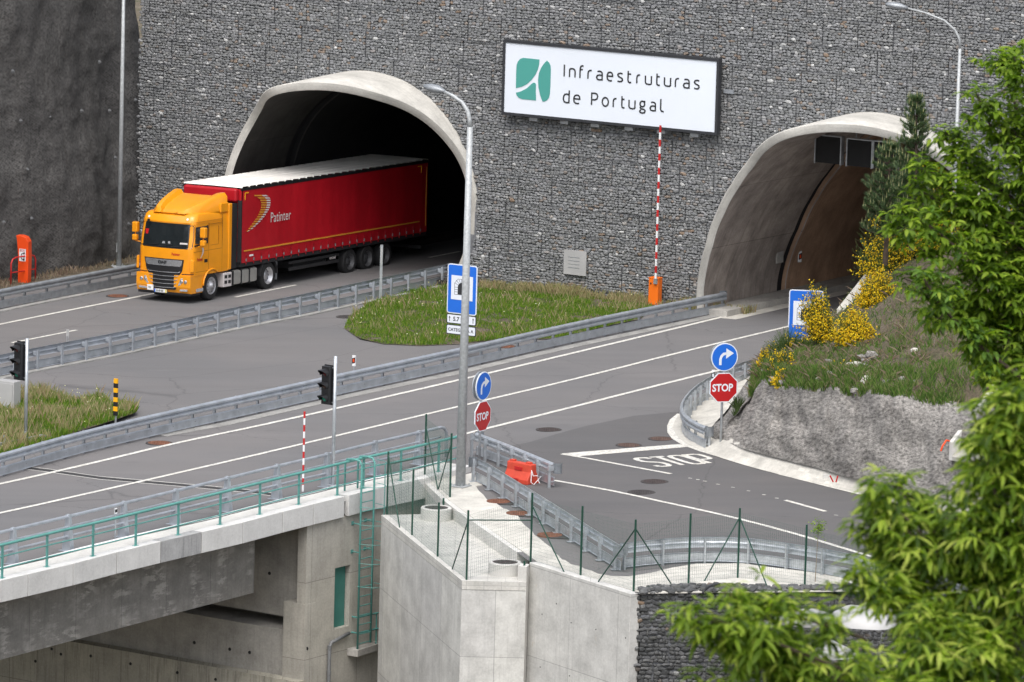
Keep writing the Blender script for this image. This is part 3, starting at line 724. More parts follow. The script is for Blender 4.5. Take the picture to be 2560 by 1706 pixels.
# ---------------------------------------------------------------- bridge
tb = (CORN[-1]-CORN[2]); tb.z = 0; tb.normalize(); nb = V((-tb.y, tb.x, 0)); nb = nb if nb.y > 0 else -nb
bridge = thing('bridge', 'pale concrete road bridge with panelled edge beam and dark weathered girder', 'bridge', gz(CORN[2]))
def edge_seg(a, b, mat, gap=.014):
    t = (b-a).normalized(); a = a+t*gap; b = b-t*gap; n = V((-t.y, t.x, 0)); n = n if n.dot(nb) > 0 else -n; n.normalize()
    m = MB(); pr = [V((0, 0, 0)), n*.34, n*.34-V((0, 0, .30)), n*.12-V((0, 0, .64)), -V((0, 0, .64))]
    m.prism([a+q for q in pr], b-a); return m.build('edge_panel', mat, bridge, bevel=.012)
for i, (a, b) in enumerate(zip(CORN, CORN[1:])): edge_seg(a, b, M['cornice_wet'] if i == 6 else M['cornice'])
for a, b in zip(CORN2, CORN2[1:]): edge_seg(a, b, M['cornice'])
allc = CORN[:-1]+CORN2
def off(P, d, h): return [V((p.x, p.y, 0))+nb*d+V((0, 0, G(p.x, p.y)+h)) for p in P]
def ribbon3(name, A_, B_, mat, parent=bridge, flip=False):
    m = MB(); n = len(A_); m.add(A_+B_, [(i, i+1, n+i+1, n+i) if not flip else (i, n+i, n+i+1, i+1) for i in range(n-1)]); return m.build(name, mat, parent)
m = MB(); P = allc; n = len(P)
for i in range(n-1):
    a, b = V((P[i].x, P[i].y, 0))+nb*.343, V((P[i+1].x, P[i+1].y, 0))+nb*.343
    q = [a, b, b+nb*.72, a+nb*.72]; m.v += [tuple(gz(p, .185)) for p in q]+[tuple(gz(p, -.05)) for p in q]; k = len(m.v)-8
    m.f += [tuple(x+k for x in f) for f in ((0, 1, 2, 3), (3, 2, 6, 7), (0, 3, 7, 4), (1, 5, 6, 2))]; m.mi += [0]*4
m.build('walkway', M['walk'], bridge)
# white kerb line under the safety barrier
ribbon3('kerb_line', off(allc, 1.07, .19), off(allc, 1.25, .19), M['white'], flip=False)
ribbon3('kerb_face', off(allc, 1.25, .19), off(allc, 1.25, -.02), M['white'])
# girder: side web, underside slab
wpt = CORN[2]+nb*1.15
def webz(px, py): return onplane(px, py, wpt, nb)
wb0, wb1 = webz(0, 1650), webz(631, 1483)
slope = (wb1.z-wb0.z)/((wb1-wb0).dot(tb))
Wend = webz(636, 1400); sE = (Wend-wpt).dot(tb)
Wtop, Wbot = [], []
for k in range(-12, 1):
    s_ = sE+k*2.0; p = wpt+tb*s_; Wtop.append(V((p.x, p.y, G(p.x, p.y)-.25))); Wbot.append(V((p.x, p.y, wb0.z+slope*((p-wb0).dot(tb)))))
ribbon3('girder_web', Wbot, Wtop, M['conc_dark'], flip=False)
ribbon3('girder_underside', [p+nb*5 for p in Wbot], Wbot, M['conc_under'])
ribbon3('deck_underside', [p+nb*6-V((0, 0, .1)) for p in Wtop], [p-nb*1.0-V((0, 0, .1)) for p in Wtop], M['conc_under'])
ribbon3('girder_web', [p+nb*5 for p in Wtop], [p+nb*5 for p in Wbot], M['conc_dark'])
# abutment
ab = thing('bridge_abutment', 'stepped beige concrete abutment carrying the end of the bridge', 'abutment', gz(CORN[9]))
FP = CORN[9]+nb*.14                    # front plane point
def front(px, py, o_=0.0): return onplane(px, py, FP-nb*o_, nb)
Pc = front(768, 1330)
def sz(px, py): P = front(px, py); return (P-Pc).dot(tb), P.z
ztop = G(Pc.x, Pc.y)-.42
def ablock(name, s0, s1, n0, n1, z0, z1, mat): 
    m = MB(); o_ = V((Pc.x, Pc.y, z0))+tb*s0+nb*n0; m.obox(o_, tb*(s1-s0), nb*(n1-n0), V((0, 0, z1-z0))); return m.build(name, mat, ab)
zl = rise(Pc, 1512).z
ds0, dzt = sz(700+388/2.82, 1150+765/2.82); ds1, _ = sz(700+496/2.82, 1150+737/2.82); _, dzb = sz(700+378/2.82, 1150+1197/2.82)
SE_ = 13.0; TH = .4
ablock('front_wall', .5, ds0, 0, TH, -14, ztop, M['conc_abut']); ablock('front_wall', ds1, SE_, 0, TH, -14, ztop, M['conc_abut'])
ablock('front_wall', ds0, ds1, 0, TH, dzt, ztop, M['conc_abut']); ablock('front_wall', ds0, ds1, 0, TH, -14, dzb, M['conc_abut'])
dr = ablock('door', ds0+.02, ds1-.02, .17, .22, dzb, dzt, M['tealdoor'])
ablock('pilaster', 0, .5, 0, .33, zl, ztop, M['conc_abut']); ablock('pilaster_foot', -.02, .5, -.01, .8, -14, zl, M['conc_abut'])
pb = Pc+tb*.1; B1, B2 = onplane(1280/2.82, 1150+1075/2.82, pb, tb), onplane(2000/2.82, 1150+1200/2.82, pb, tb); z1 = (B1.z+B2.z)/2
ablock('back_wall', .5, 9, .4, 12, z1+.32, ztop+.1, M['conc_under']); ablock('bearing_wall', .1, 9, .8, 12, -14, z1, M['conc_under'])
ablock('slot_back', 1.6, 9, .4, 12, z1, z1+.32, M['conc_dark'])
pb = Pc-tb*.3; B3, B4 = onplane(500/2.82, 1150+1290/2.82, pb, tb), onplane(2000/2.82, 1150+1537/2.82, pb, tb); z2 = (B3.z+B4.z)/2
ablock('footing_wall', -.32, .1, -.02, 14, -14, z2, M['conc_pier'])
for x, y in ((1370, 1288), (1620, 1335), (1760, 1358), (2165, 1330), (1900, 800)):
    p = onplane(x/2.82, 1150+y/2.82, Pc+tb*.1, tb); m = MB(); m.lathe(p-tb*.0, [(.055, 0), (.05, .015)], 10, ax=-tb); m.build('tie_hole', M['black'], ab)
for x, y in ((365, 1333), (640, 1383), (920, 1438), (1250, 1500), (250, 1420), (1520, 1548), (430, 1370)):
    p = onplane(x/2.82, 1150+y/2.82, Pc-tb*.32, tb); m = MB(); m.lathe(p, [(.05, 0), (.045, .015)], 10, ax=-tb); m.build('tie_hole', M['black'], ab)

# ---------------------------------------------------------------- concrete chamber with flat roof
tw = thing('concrete_chamber', 'light grey concrete shaft block with flat paved roof and two round wells', 'concrete block', gz(at(1155, 1451, -.35)))
HR = -.35
PA, PB, PCc = at(953.5, 1292, HR), at(1155, 1451, HR), at(1316, 1451, HR)
zr = (PA.z+PB.z+PCc.z)/3
for p in (PA, PB, PCc): p.z = zr
pk = [PA, PB, PCc, at(1332, 1420, HR), at(1300, 1398, HR), at(1180, 1322, HR), at(1080, 1275, HR), at(1056, 1288, HR)]
for p in pk: p.z = zr
m = MB(); m.prism([V((p.x, p.y, -14)) for p in pk], V((0, 0, zr-.27+14))); m.build('shaft_wall', M['conc'], tw)
ctr = V((sum(p.x for p in pk)/8, sum(p.y for p in pk)/8, 0))
m = MB(); m.prism([V((p.x, p.y, zr-.27))+(V((p.x, p.y, 0))-ctr).normalized()*.012 for p in pk], V((0, 0, .27))); m.build('roof_slab', M['paving'], tw, bevel=.015)
pw_ = thing('parapet_wall', 'low pale concrete parapet wall behind the two round wells', 'wall', PARA[0])
m = MB()
for a, b in zip(PARA, PARA[1:]):
    t = (b-a).normalized(); n = V((t.y, -t.x, 0)); n = n if n.dot(ctr-a) > 0 else -n
    m.obox(V((a.x, a.y, zr-.4)), V((b.x-a.x, b.y-a.y, 0)), -n*.36, V((0, 0, (a.z+b.z)/2-zr+.42)))
m.build('wall', M['walk'], pw_, bevel=.01)
def well(px, py, r, h, lab):
    # px,py: centre of the cover
    p = at(px, py, HR+h); z = zr; p.z = z
    root = thing('well_ring', lab, 'well', p, group='round concrete wells on the paved roof')
    m = MB(); m.lathe((0, 0, 0), [(r, 0), (r, h-.02), (r-.02, h), (r*.77, h), (r*.77, h-.05), (0.01, h-.05)], 40, capt=False, capb=False); m.build('ring', M['walk'], root, local=True, smooth=False)
    m = MB(); m.lathe((0, 0, h-.05), [(r*.76, 0), (r*.76, .035), (r*.66, .04), (0.01, .04)], 32, capt=False, capb=False)
    for i in range(12):
        a = i*math.pi/6
        for rr in (.25, .45): m.box((math.cos(a)*r*rr, math.sin(a)*r*rr, h-.008), .05, .03, .012, a)
    m.build('cover', M['iron'], root, local=True)
well(1040+362/7.13, 1240+213/7.13, .465, .36, 'round concrete well ring farther back beside the parapet, iron cover on top')
well(1040+1592/7.13, 1240+1155/7.13, .475, .36, 'round concrete well ring nearest the front corner, iron cover on top')

# ---------------------------------------------------------------- tall concrete retaining wall and lower gabions
rw = thing('retaining_wall', 'smooth tall concrete retaining wall with fence posts along its top', 'wall', V((Dp.x, Dp.y, Dp.z)))
m = MB(); a = V((Dp.x, Dp.y, -14)); m.obox(a, V((Ep.x-Dp.x, Ep.y-Dp.y, 0)), nde*.32, V((0, 0, (Dp.z+Ep.z)/2+14)))
m.build('wall', M['conc'], rw, bevel=.015)
m = MB(); q = PCc; m.obox(V((q.x, q.y, -14)), V((Dp.x-q.x, Dp.y-q.y, 0))*.985, V((-.25, .1, 0)), V((0, 0, Dp.z-.02+14))); m.build('wall_return', M['walk'], rw)
for x, y in ((402, 1128), (590, 1183), (750, 1227), (942, 1282), (390, 1470), (580, 1527), (495, 1060)):
    p = onplane(1200+x/2.588, 1100+y/2.588, Dp, nde); m = MB(); m.lathe(p+nde*.005, [(.022, 0), (.02, .012)], 8, ax=-nde); m.build('tie_hole', M['black'], rw)
g2 = thing('gabion_retaining_wall', 'dark slate gabion wall below the road, beside the tall concrete wall', 'wall', V((Ep.x, Ep.y, Ep.z)))
E0 = V((Ep.x, Ep.y, 0))+dde*.02+nde*.36; gn = V((gd.y, -gd.x, 0)); gn = gn if gn.y < 0 else -gn
def g2f(u, z, d): return E0+gd*u+gn*d+V((0, 0, z))
zt2 = Ep.z-.02
gabions(g2, g2f, 0, 12, zt2-7, zt2-.02, 1.5, (.09, .24), (.075, .15), (M['slate'], M['slate_o']), lambda u, z: False, 120, lambda u, z: proj(g2f(u, z, 0))[1] < 1700 and u < 3.2, 11, zlayer=1.0)
m = MB(); m.obox(E0+V((0, 0, -14)), gd*14, -gn*.5, V((0, 0, zt2-.05+14))); m.build('backing', M['backing'], g2)

# ---------------------------------------------------------------- pale concrete aprons
wav = [(0, 345), (28, 352), (50, 380), (90, 405), (150, 450), (172, 455), (200, 470), (232, 484), (250, 503), (262, 530), (290, 560), (318, 582), (340, 600), (352, 622), (380, 640), (430, 682), (462, 705), (475, 735), (505, 752), (530, 780), (552, 786), (590, 812), (640, 822), (680, 842), (720, 852), (760, 872), (850, 887), (960, 890), (1100, 868), (1250, 832), (1400, 808), (1700, 805), (1900, 832), (2150, 862), (2600, 930), (3200, 1010)]
ap = [cC(1400, 1290), cC(1470, 1215), cC(1560, 1195), cC(1640, 1270), cC(1655, 1290), cC(1600, 1300), cC(1625, 1340), cC(1660, 1370), cC(1690, 1410)]+[cG(x, y) for x, y in wav[3:]]
lowb = [Ep+gd*15-V((0, .3, 0)), Ep+gd*.3+V((0, .1, 0)), Ep+nde*.33, Dp+nde*.33]+[p+V((.15, .1, 0)) for p in PARA[::-1]]+[CORN2[3]+nb*.4, CORN2[4]+nb*.2]
sheet('apron', [(p.x, p.y) for p in ap+lowb], M['apron'], h=.03, step=1.0, thick=.03)
# ---------------------------------------------------------------- bank with sprayed concrete, planted hill
def hcol(pts): return [cH(x, y, h) for x, y, h in pts]
def atY(px, py, Y): d = ray(px, py); return CAM+d*(Y/d.y)
def cHY(x, y, Y): return atY(1600+x/2.45, 600+y/2.45, Y)
def hcolY(pts): return [cHY(x, y, Y) for x, y, Y in pts]
rows = [
 hcol([(705, 812, .1), (640, 900, .15), (530, 1060, .2), (425, 1190, .3), (520, 1232, .35), (650, 1285, .4), (900, 1352, .4), (1100, 1402, .4), (1270, 1452, .4), (1600, 1530, .4), (2000, 1610, .4), (2500, 1700, .4)]),
 hcol([(730, 770, .5), (715, 835, 1.0), (700, 900, 1.5), (690, 960, 1.8), (740, 835, 2.4), (830, 885, 2.5), (1000, 900, 2.7), (1180, 905, 2.9), (1400, 930, 3.0), (1650, 955, 3.1), (1900, 975, 3.2), (2500, 1000, 3.4)]),
 hcolY([(745, 755, 206), (750, 765, 203), (760, 775, 198.5), (775, 775, 195), (800, 765, 193.5), (890, 770, 192), (1050, 765, 190.8), (1250, 745, 189.8), (1480, 720, 189), (1750, 690, 188.5), (2050, 660, 188), (2550, 620, 187)]),
 hcolY([(800, 715, 207), (805, 715, 204.5), (810, 712, 201), (820, 708, 198), (840, 700, 196.5), (920, 690, 195), (1080, 655, 194), (1280, 600, 193), (1500, 520, 193), (1800, 430, 193), (2100, 350, 193), (2600, 250, 193)]),
 hcolY([(850, 708, 208), (860, 705, 206), (870, 700, 203), (880, 690, 201), (900, 685, 200), (970, 660, 199), (1130, 590, 199), (1230, 440, 202), (1400, 240, 206), (1800, 60, 206), (2100, -60, 206), (2600, -200, 206)])]
rows.append([gz(p+V((1.2, 3.5, 0)), -.2) for p in rows[4]])
def catrom(P, n):
    out = []
    for i in range(len(P)-1):
        a, b, c, d = P[max(i-1, 0)], P[i], P[i+1], P[min(i+2, len(P)-1)]
        for k in range(n):
            t = k/n; out.append(.5*((2*b)+(c-a)*t+(2*a-5*b+4*c-d)*t*t+(3*b-a-3*c+d)*t*t*t))
    return out+[P[-1]]
NU, NV = 22, 22
rr_ = [catrom(r_, NU) for r_ in rows]; nu = len(rr_[0]); cols_ = [catrom([rr_[j][i] for j in range(len(rows))], NV) for i in range(nu)]
nv = len(cols_[0]); BANK = [[None]*nu for _ in range(nv)]; uvb = {}
m = MB(); m.f = []
for j in range(nv):
    for i in range(nu):
        p = cols_[i][j].copy(); q = V((p.x*.5, p.y*.5, p.z*.5)); amp = .0 if j == 0 else min(1, j/4)
        dz = noise.fractal(q*1.3, 1, 2, 5)*.34*amp+noise.noise(q*5)*.09*amp+noise.noise(q*11)*.06*amp+(.5-abs(noise.noise(V((q.x*1.1+3, q.y*.5, q.z*2.6)))))*(.25 if j <= NV else .1)*amp-.07*amp
        p += V((-.25*dz, -.8*dz, dz*.5)); BANK[j][i] = p; m.v.append(tuple(p))
top = NV+2
for j in range(nv-1):
    for i in range(nu-1): m.f.append((j*nu+i, j*nu+i+1, (j+1)*nu+i+1, (j+1)*nu+i)); m.mi.append(0 if j < NV else 1)
m.build('bank', [M['bank'], M['soil']], smooth=True, uvfn=lambda c, i: (c[0]*1.1, c[2]*1.2+c[1]*.35))['kind'] = 'structure'
# gutter apron along the foot of the bank
fo = [cH(x, y) for x, y in ((700, 835), (640, 850), (560, 875), (440, 925), (350, 975), (262, 1040), (225, 1090), (200, 1140), (212, 1190), (262, 1240), (330, 1272), (450, 1325), (700, 1402), (950, 1464), (1200, 1520), (1400, 1565), (1900, 1680), (2400, 1790))]
fo = smooth_path(fo, 1)
inn = [V((p.x, p.y, p.z))+V((-.05, -.05, 0)) for p in rr_[0]]
m = MB(); K_ = 60
def param(P, k): 
    L = [0]
    for a, b in zip(P, P[1:]): L.append(L[-1]+(b-a).length)
    out = []
    for i in range(k+1):
        t = L[-1]*i/k; j = max(q for q in range(len(L)) if L[q] <= t+1e-9); j = min(j, len(P)-2); out.append(P[j]+(P[j+1]-P[j])*((t-L[j])/max(1e-9, L[j+1]-L[j])))
    return out
A_, B_ = param([gz(p, .02) for p in fo], K_), param([p+V((.1, .3, .1)) for p in inn], K_)
rowsg = 6
for j in range(rowsg+1):
    for i in range(K_+1):
        k = j/rowsg; p = A_[i]*(1-k)+B_[i]*k; p = p.copy(); p.z = gz(p).z+.02+(B_[i].z-gz(B_[i]).z-.02)*k**1.4+noise.noise(V((p.x*2, p.y*2, 0)))*.03*k
        m.v.append(tuple(p))
m.f = [(j*(K_+1)+i, j*(K_+1)+i+1, (j+1)*(K_+1)+i+1, (j+1)*(K_+1)+i) for j in range(rowsg) for i in range(K_)]; m.mi = [0]*len(m.f)
structure('gutter_apron', m, M['gutter'], smooth=True)

# ================================================================= BARRIERS AND RAILINGS
WPROF = [(0, .46), (.025, .475), (.075, .50), (.078, .55), (.03, .59), (.022, .605), (.03, .62), (.078, .66), (.075, .71), (.025, .745), (0, .76)]
def guardrail(name_label, pts, side, step, skirt=True, poff=-.12, mat='steel', world=False, group=None, plates=False, ends=(True, True), npost=(0, 0)):
    P = [V(p) for p in pts] if world else [at(x, y) for x, y in pts]
    P = [gz(p) for p in smooth_path(P, 2)]
    root = thing('guardrail', name_label, 'guardrail', P[len(P)//2], group=group)
    S = [gz(p) for p in resample(P, .8)]
    pr = [(side*o, h) for o, h in WPROF]; pr = pr+[(side*(o-.012), h) for o, h in WPROF[::-1]]
    if side < 0: pr = pr[::-1]
    seg = 5
    for k in range(0, len(S)-1, seg):
        m = MB(); m.sweep([p.copy() for p in S[k:k+seg+1]], pr); m.build('rail', M[mat], root, smooth=False)
        if skirt:
            q = [(0, .05), (.03, .065), (.018, .10), (.018, .30), (-.012, .335), (-.024, .33), (.004, .295), (.004, .10), (.012, .075), (-.012, .06)]; q = [(side*(o-.02), h) for o, h in q]
            if side < 0: q = q[::-1]
            m = MB(); m.sweep([p.copy() for p in S[k:k+seg+1]], q); m.build('lower_rail', M[mat], root)
    Q = resample(P, step); n = len(Q)
    for i in range(npost[0], n-npost[1]):
        p = Q[i]; t = (Q[min(i+1, n-1)]-Q[max(i-1, 0)]); t.z = 0; t.normalize(); a = V((t.y, -t.x, 0))*side
        g = gz(p); m = MB(); o_ = g+a*(poff-.04)-t*.03-V((0, 0, .2))
        m.obox(o_, a*.012, t*.06, V((0, 0, .93))); m.obox(o_, a*.085, t*.008, V((0, 0, .93))); m.obox(o_+t*.052, a*.085, t*.008, V((0, 0, .93)))
        if plates: m.obox(g+a*(poff-.1)-t*.1+V((0, 0, .02)), a*.2, t*.2, V((0, 0, .015)))
        m.build('post', M[mat], root)
        m = MB(); m.obox(g+a*(poff+.05)-t*.04+V((0, 0, .53)), a*(-poff-.06), t*.08, V((0, 0, .14)))
        m.build('spacer', M[mat], root)
        if skirt: m = MB(); m.obox(g+a*(poff+.03)-t*.015+V((0, 0, .18)), a*(-poff-.05), t*.03, V((0, 0, .03))); m.build('lower_bracket', M[mat], root)
        m = MB(); m.lathe(g+V((0, 0, .605))+a*.02, [(.022, 0), (.018, .014)], 6, ax=a); m.lathe(g+V((0, 0, .22))+a*.0, [(.016, 0), (.012, .012)], 6, ax=a)
        m.lathe(g+V((0, 0, .605))+a*.02+t*.16, [(.016, 0), (.012, .012)], 6, ax=a); m.build('bolt', M['steel_d'], root)
    for e, on in ((0, ends[0]), (-1, ends[1])):
        if on:
            p = gz(P[e]); t = (P[1]-P[0]) if e == 0 else (P[-1]-P[-2]); t.z = 0; t.normalize(); t = -t if e == 0 else t
            a = V((t.y, -t.x, 0)); sgn = 1 if a.dot(V(((P[1]-P[0]).y, -(P[1]-P[0]).x, 0))*side) > 0 else -1; a *= sgn
            m = MB(); arc = [p+t*(.16*math.sin(k*math.pi/8))+a*(.03-.14*(1-math.cos(k*math.pi/8))) for k in range(9)]
            vs = [q+V((0, 0, h)) for q in arc for h in (.45, .77)]; m.add(vs, [(2*k, 2*k+1, 2*k+3, 2*k+2) for k in range(8)]+[(2*k, 2*k+2, 2*k+3, 2*k+1) for k in range(8)])
            m.build('end_cap', M[mat], root)
    return root
RC = [(-150, 1234), (0, 1196), (184, 1142), (401, 1090), (700, 1024), (896, 980), (1159, 923), (1400, 867), (1600, 824), (1812, 782)]
guardrail('long galvanised guardrail with lower plank along the near carriageway, up to the right tunnel', RC, 1, 1.15, mat='steel', ends=(False, True))
RB = [(-150, 976), (0, 943), (75, 927), (292, 886), (456, 850), (612, 816), (765, 786), (960, 744), (1118, 710)]
guardrail('galvanised guardrail seen from behind, between the lorry road and the paved median', RB, -1, 1.27, mat='steel', plates=True, poff=-.2, ends=(False, True))
RA = [(-150, 808), (0, 775), (180, 741), (360, 706), (520, 677)]
guardrail('galvanised guardrail at the foot of the dark rock face, behind the lorry cab', RA, 1, 1.33, mat='steel_d', ends=(False, False))
guardrail('short galvanised guardrail stub standing behind the red plastic block', [(1190, 1141), (1290, 1180), (1384, 1220)], 1, 1.0, mat='steel_l', poff=.15)
guardrail('galvanised guardrail running down beside the four rusty manholes to the bend', [(1190, 1206), (1212, 1216), (1300, 1271), (1401, 1335), (1506, 1403), (1552, 1431)], -1, 1.45, mat='steel_l', plates=True, poff=-.1)
guardrail('curved galvanised guardrail behind the green fence, at the bottom right bend', [(1556, 1424), (1640, 1414), (1740, 1407), (1850, 1409), (1910, 1415), (2050, 1436), (2200, 1466), (2420, 1525)], -1, 1.3, mat='steel_l', poff=-.1)
guardrail('galvanised guardrail curling round the nose of the grey bank', [cH(720, 862), cH(640, 880), cH(560, 905), cH(440, 965), cH(350, 1020), cH(285, 1085), cH(250, 1150), cH(262, 1205), cH(320, 1252), cH(400, 1288)], 1, 1.0, mat='steel_l', world=True)
# parapet ends: old rail beside the grass, left edge
root = thing('handrail', 'short grey flat topped rail beside the left grass patch, bending down at its end', 'handrail', cB(40, 990))
m = MB(); pa = [rise(cB(-60, 1020), 820+955/3.267), rise(cB(10, 1000), 820+937/3.267), rise(cB(350, 930), 820+870/3.267), rise(cB(460, 910), 820+893/3.267)]; m.sweep(pa, [(-.05, 0), (.05, 0), (.05, -.1), (-.05, -.1)]); m.build('top_rail', M['steel_l'], root)
for x, y in ((35, 992), (200, 960)): m = MB(); p = cB(x, y); m.box(p+V((0, 0, .2)), .07, .07, .5); m.build('post', M['steel_l'], root)

def pipe_path(base, h): return [gz(p, h) for p in base]
# bridge safety barrier (three tubes on tapered posts)
bb = thing('bridge_barrier', 'grey steel barrier of three tubes on tapered posts along the bridge kerb', 'barrier', gz(CORN[4]))
FEET = [(-106, 1443), (32, 1410.6), (170, 1377), (308.5, 1343), (438, 1311), (567, 1279), (691.5, 1247.5), (816, 1218), (936, 1187), (1046, 1161)]
FP_ = [at(x, y, .1) for x, y in FEET]; endp = at(1100, 1148, .1)
line = [gz(p) for p in smooth_path(FP_+[endp], 1)]
tdir = (FP_[-1]-FP_[0]).normalized()
def hcurve(base, h0, e_h, r): return base
for nm, hh, rr in (('top_tube', 1.0, .05), ('middle_tube', .70, .032), ('bottom_tube', .42, .04)):
    base = [p+V((0, 0, hh+.1)) for p in line]
    m = MB()
    if nm == 'top_tube':
        e = base[-1]; base = base[:-1]+[e, e+tdir*.18-V((0, 0, .05)), e+tdir*.3-V((0, 0, .18)), e+tdir*.33-V((0, 0, .4)), e+tdir*.33-V((0, 0, .98))]
    m.tube(base, rr, 8); m.build(nm, M['steel'], bb, smooth=True)
for p in FP_:
    p = gz(p, .1); t = V((tdir.x, tdir.y, 0)).normalized(); n = nb
    m = MB(); c1, c2 = p, p+V((0, 0, 1.06)); b0, b1, w0, w1 = .16, .06, .09, .055
    vs = [c1+n*x*b0+t*y*w0 for x, y in ((-1, -1), (1, -1), (1, 1), (-1, 1))]+[c2+n*x*b1+t*y*w1 for x, y in ((-1, -1), (1, -1), (1, 1), (-1, 1))]
    m.add(vs, [(0, 1, 2, 3), (4, 7, 6, 5), (0, 4, 5, 1), (1, 5, 6, 2), (2, 6, 7, 3), (3, 7, 4, 0)]); m.add([p+n*x*.22+t*y*.2+V((0, 0, .012)) for x, y in ((-1, -1), (1, -1), (1, 1), (-1, 1))], [(0, 3, 2, 1)])
    m.build('post', M['steel'], bb)
# teal pedestrian railing
tr = thing('pedestrian_railing', 'teal painted tube railing with two lower bars on the bridge edge', 'railing', gz(CORN[5]))
TF = [(-106, 1472), (5, 1446), (117, 1417.7), (232, 1391), (339, 1364.5), (445, 1338), (550, 1312), (649, 1286.5), (746.5, 1261.7), (843, 1238.7), (908, 1222), (1001.5, 1202), (1096, 1179.7)]
TP = [at(x, y, .2) for x, y in TF]; tend = at(1146, 1167, .2)
for hh, rr, nm in ((.95, .045, 'top_rail'), (.62, .022, 'middle_rail'), (.28, .022, 'lower_rail')):
    base = [p+V((0, 0, hh)) for p in smooth_path(TP+[tend], 1)]
    if nm == 'top_rail':
        e = base[-1]; t = (base[-1]-base[-2]).normalized(); base += [e+t*.12-V((0, 0, .04)), e+t*.2-V((0, 0, .15)), e+t*.2-V((0, 0, .5)), e+t*.1-V((0, 0, .62)), e-V((0, 0, .66))]
    m = MB(); m.tube(base, rr, 8); m.build(nm, M['teal'], tr, smooth=True)
for p in TP:
    m = MB(); m.obox(p-tb*.035-nb*.02, tb*.07, nb*.04, V((0, 0, .93))); m.build('post', M['teal'], tr)
    m = MB(); m.obox(p-tb*.09-nb*.06, tb*.18, nb*.12, V((0, 0, .012))); m.build('foot_plate', M['teal'], tr)
# ladder
ld = thing('access_ladder', 'teal steel cage ladder down the abutment from the bridge walkway', 'ladder', front(896, 1600, .3))
PL, PR = front(899, 1400, .3), front(931, 1400, .3)
zb = rise(PL, 1623).z; zt = G(PL.x, PL.y)+.2+1.0
if True:
    for P_, zz in ((PL, zb), (PR, zb+.1)):
        q = [V((P_.x, P_.y, zz)), V((P_.x, P_.y, zt-.12)), V((P_.x, P_.y, zt))+nb*.08, V((P_.x, P_.y, zt+.03))+nb*.3, V((P_.x, P_.y, zt))+nb*.55, V((P_.x, P_.y, zt-.15))+nb*.62, V((P_.x, P_.y, zt-.98))+nb*.62]
        m = MB(); m.tube(q, .032, 8); m.build('side_rail', M['teal'], ld, smooth=True)
    z = zb+.15
    while z < zt-.8:
        m = MB(); m.tube([V((PL.x, PL.y, z)), V((PR.x, PR.y, z))], .016, 6); m.build('rung', M['teal'], ld); z += .29
    mid = (PL+PR)/2; hw = (PR-PL).length/2
    hz = [rise(mid, 1150+y/2.82).z for y in (10, 175, 320, 445, 580, 715, 880)]
    for z in hz:
        m = MB(); m.tube([V((mid.x, mid.y, z))+tb*(-math.cos(a)*hw*1.25)-nb*(math.sin(a)*.62) for a in [k*math.pi/14 for k in range(15)]], .01, 5); m.build('cage_hoop', M['teal'], ld)
    for a in (.25, .5, .75):
        a *= math.pi; p = V((mid.x, mid.y, 0))+tb*(-math.cos(a)*hw*1.25)-nb*(math.sin(a)*.62)
        m = MB(); m.tube([p+V((0, 0, hz[0])), p+V((0, 0, hz[-1]))], .009, 5); m.build('cage_bar', M['teal'], ld)
    for y in (455, 655):
        for P_ in (PL, PR):
            z = rise(PL, 1150+y/2.82).z; m = MB(); q = V((P_.x, P_.y, z)); m.tube([q, q+nb*.3], .018, 6); m.obox(q+nb*.285-tb*.06-V((0, 0, .06)), nb*.014, tb*.12, V((0, 0, .12))); m.build('bracket', M['teal'], ld)
# landing slab with rails below the ladder
zs = rise(PL, 1150+1336/2.82).z
ls = thing('landing_slab', 'small weathered concrete landing slab under the teal ladder', 'landing', V((PL.x, PL.y, zs)))
def onz(px, py, z): return onplane(px, py, V((0, 0, z)), V((0, 0, 1)))
F_ = lambda x, y, z: onz(700+x/2.82, 1150+y/2.82, z)
pl_ = [F_(360, 1312, zs), F_(548, 1342, zs), F_(692, 1296, zs), F_(692, 1215, zs), F_(480, 1212, zs)]
m = MB(); m.prism([p-V((0, 0, .22)) for p in pl_], V((0, 0, .22))); m.build('slab', M['conc_under'], ls, bevel=.015)
lr = thing('landing_rail', 'teal two bar guard rail round the small landing slab', 'railing', V((PL.x, PL.y, zs)))
for ya, yb in (((1080, 1112, 1078), 'top_rail'), ((1196, 1222, 1188), 'lower_rail')):
    z = rise(V((F_(548, 1330, zs).x, F_(548, 1330, zs).y, 0)), 1150+ya[1]/2.82).z
    m = MB(); m.tube([F_(365, ya[0], z), F_(548, ya[1], z), F_(692, ya[2], z)], .028, 6); m.build(yb, M['teal'], lr)
for x, y, yt in ((548, 1330, 1108), (676, 1296, 1085)):
    p = F_(x, y, zs); m = MB(); m.tube([p, V((p.x, p.y, rise(p, 1150+yt/2.82).z))], .026, 6); m.build('post', M['teal'], lr)
dp = thing('drain_pipe', 'grey plastic drain pipe coming out below the landing and running down', 'pipe', F_(342, 1340, zs))
m = MB(); a = front(700+488/2.82, 1150+1222/2.82, .06); b = front(700+350/2.82, 1150+1296/2.82, .1); m.tube([a, b+(a-b)*.08, b-V((0, 0, .12)), b-V((0, 0, 5))], .055, 10); m.build('pipe', M['pipe'], dp, smooth=True)
for z_ in (.06, .85): m = MB(); m.tube([b-V((0, 0, z_)), b-V((0, 0, z_+.12))], .067, 10); m.build('pipe_socket', M['pipe'], dp)

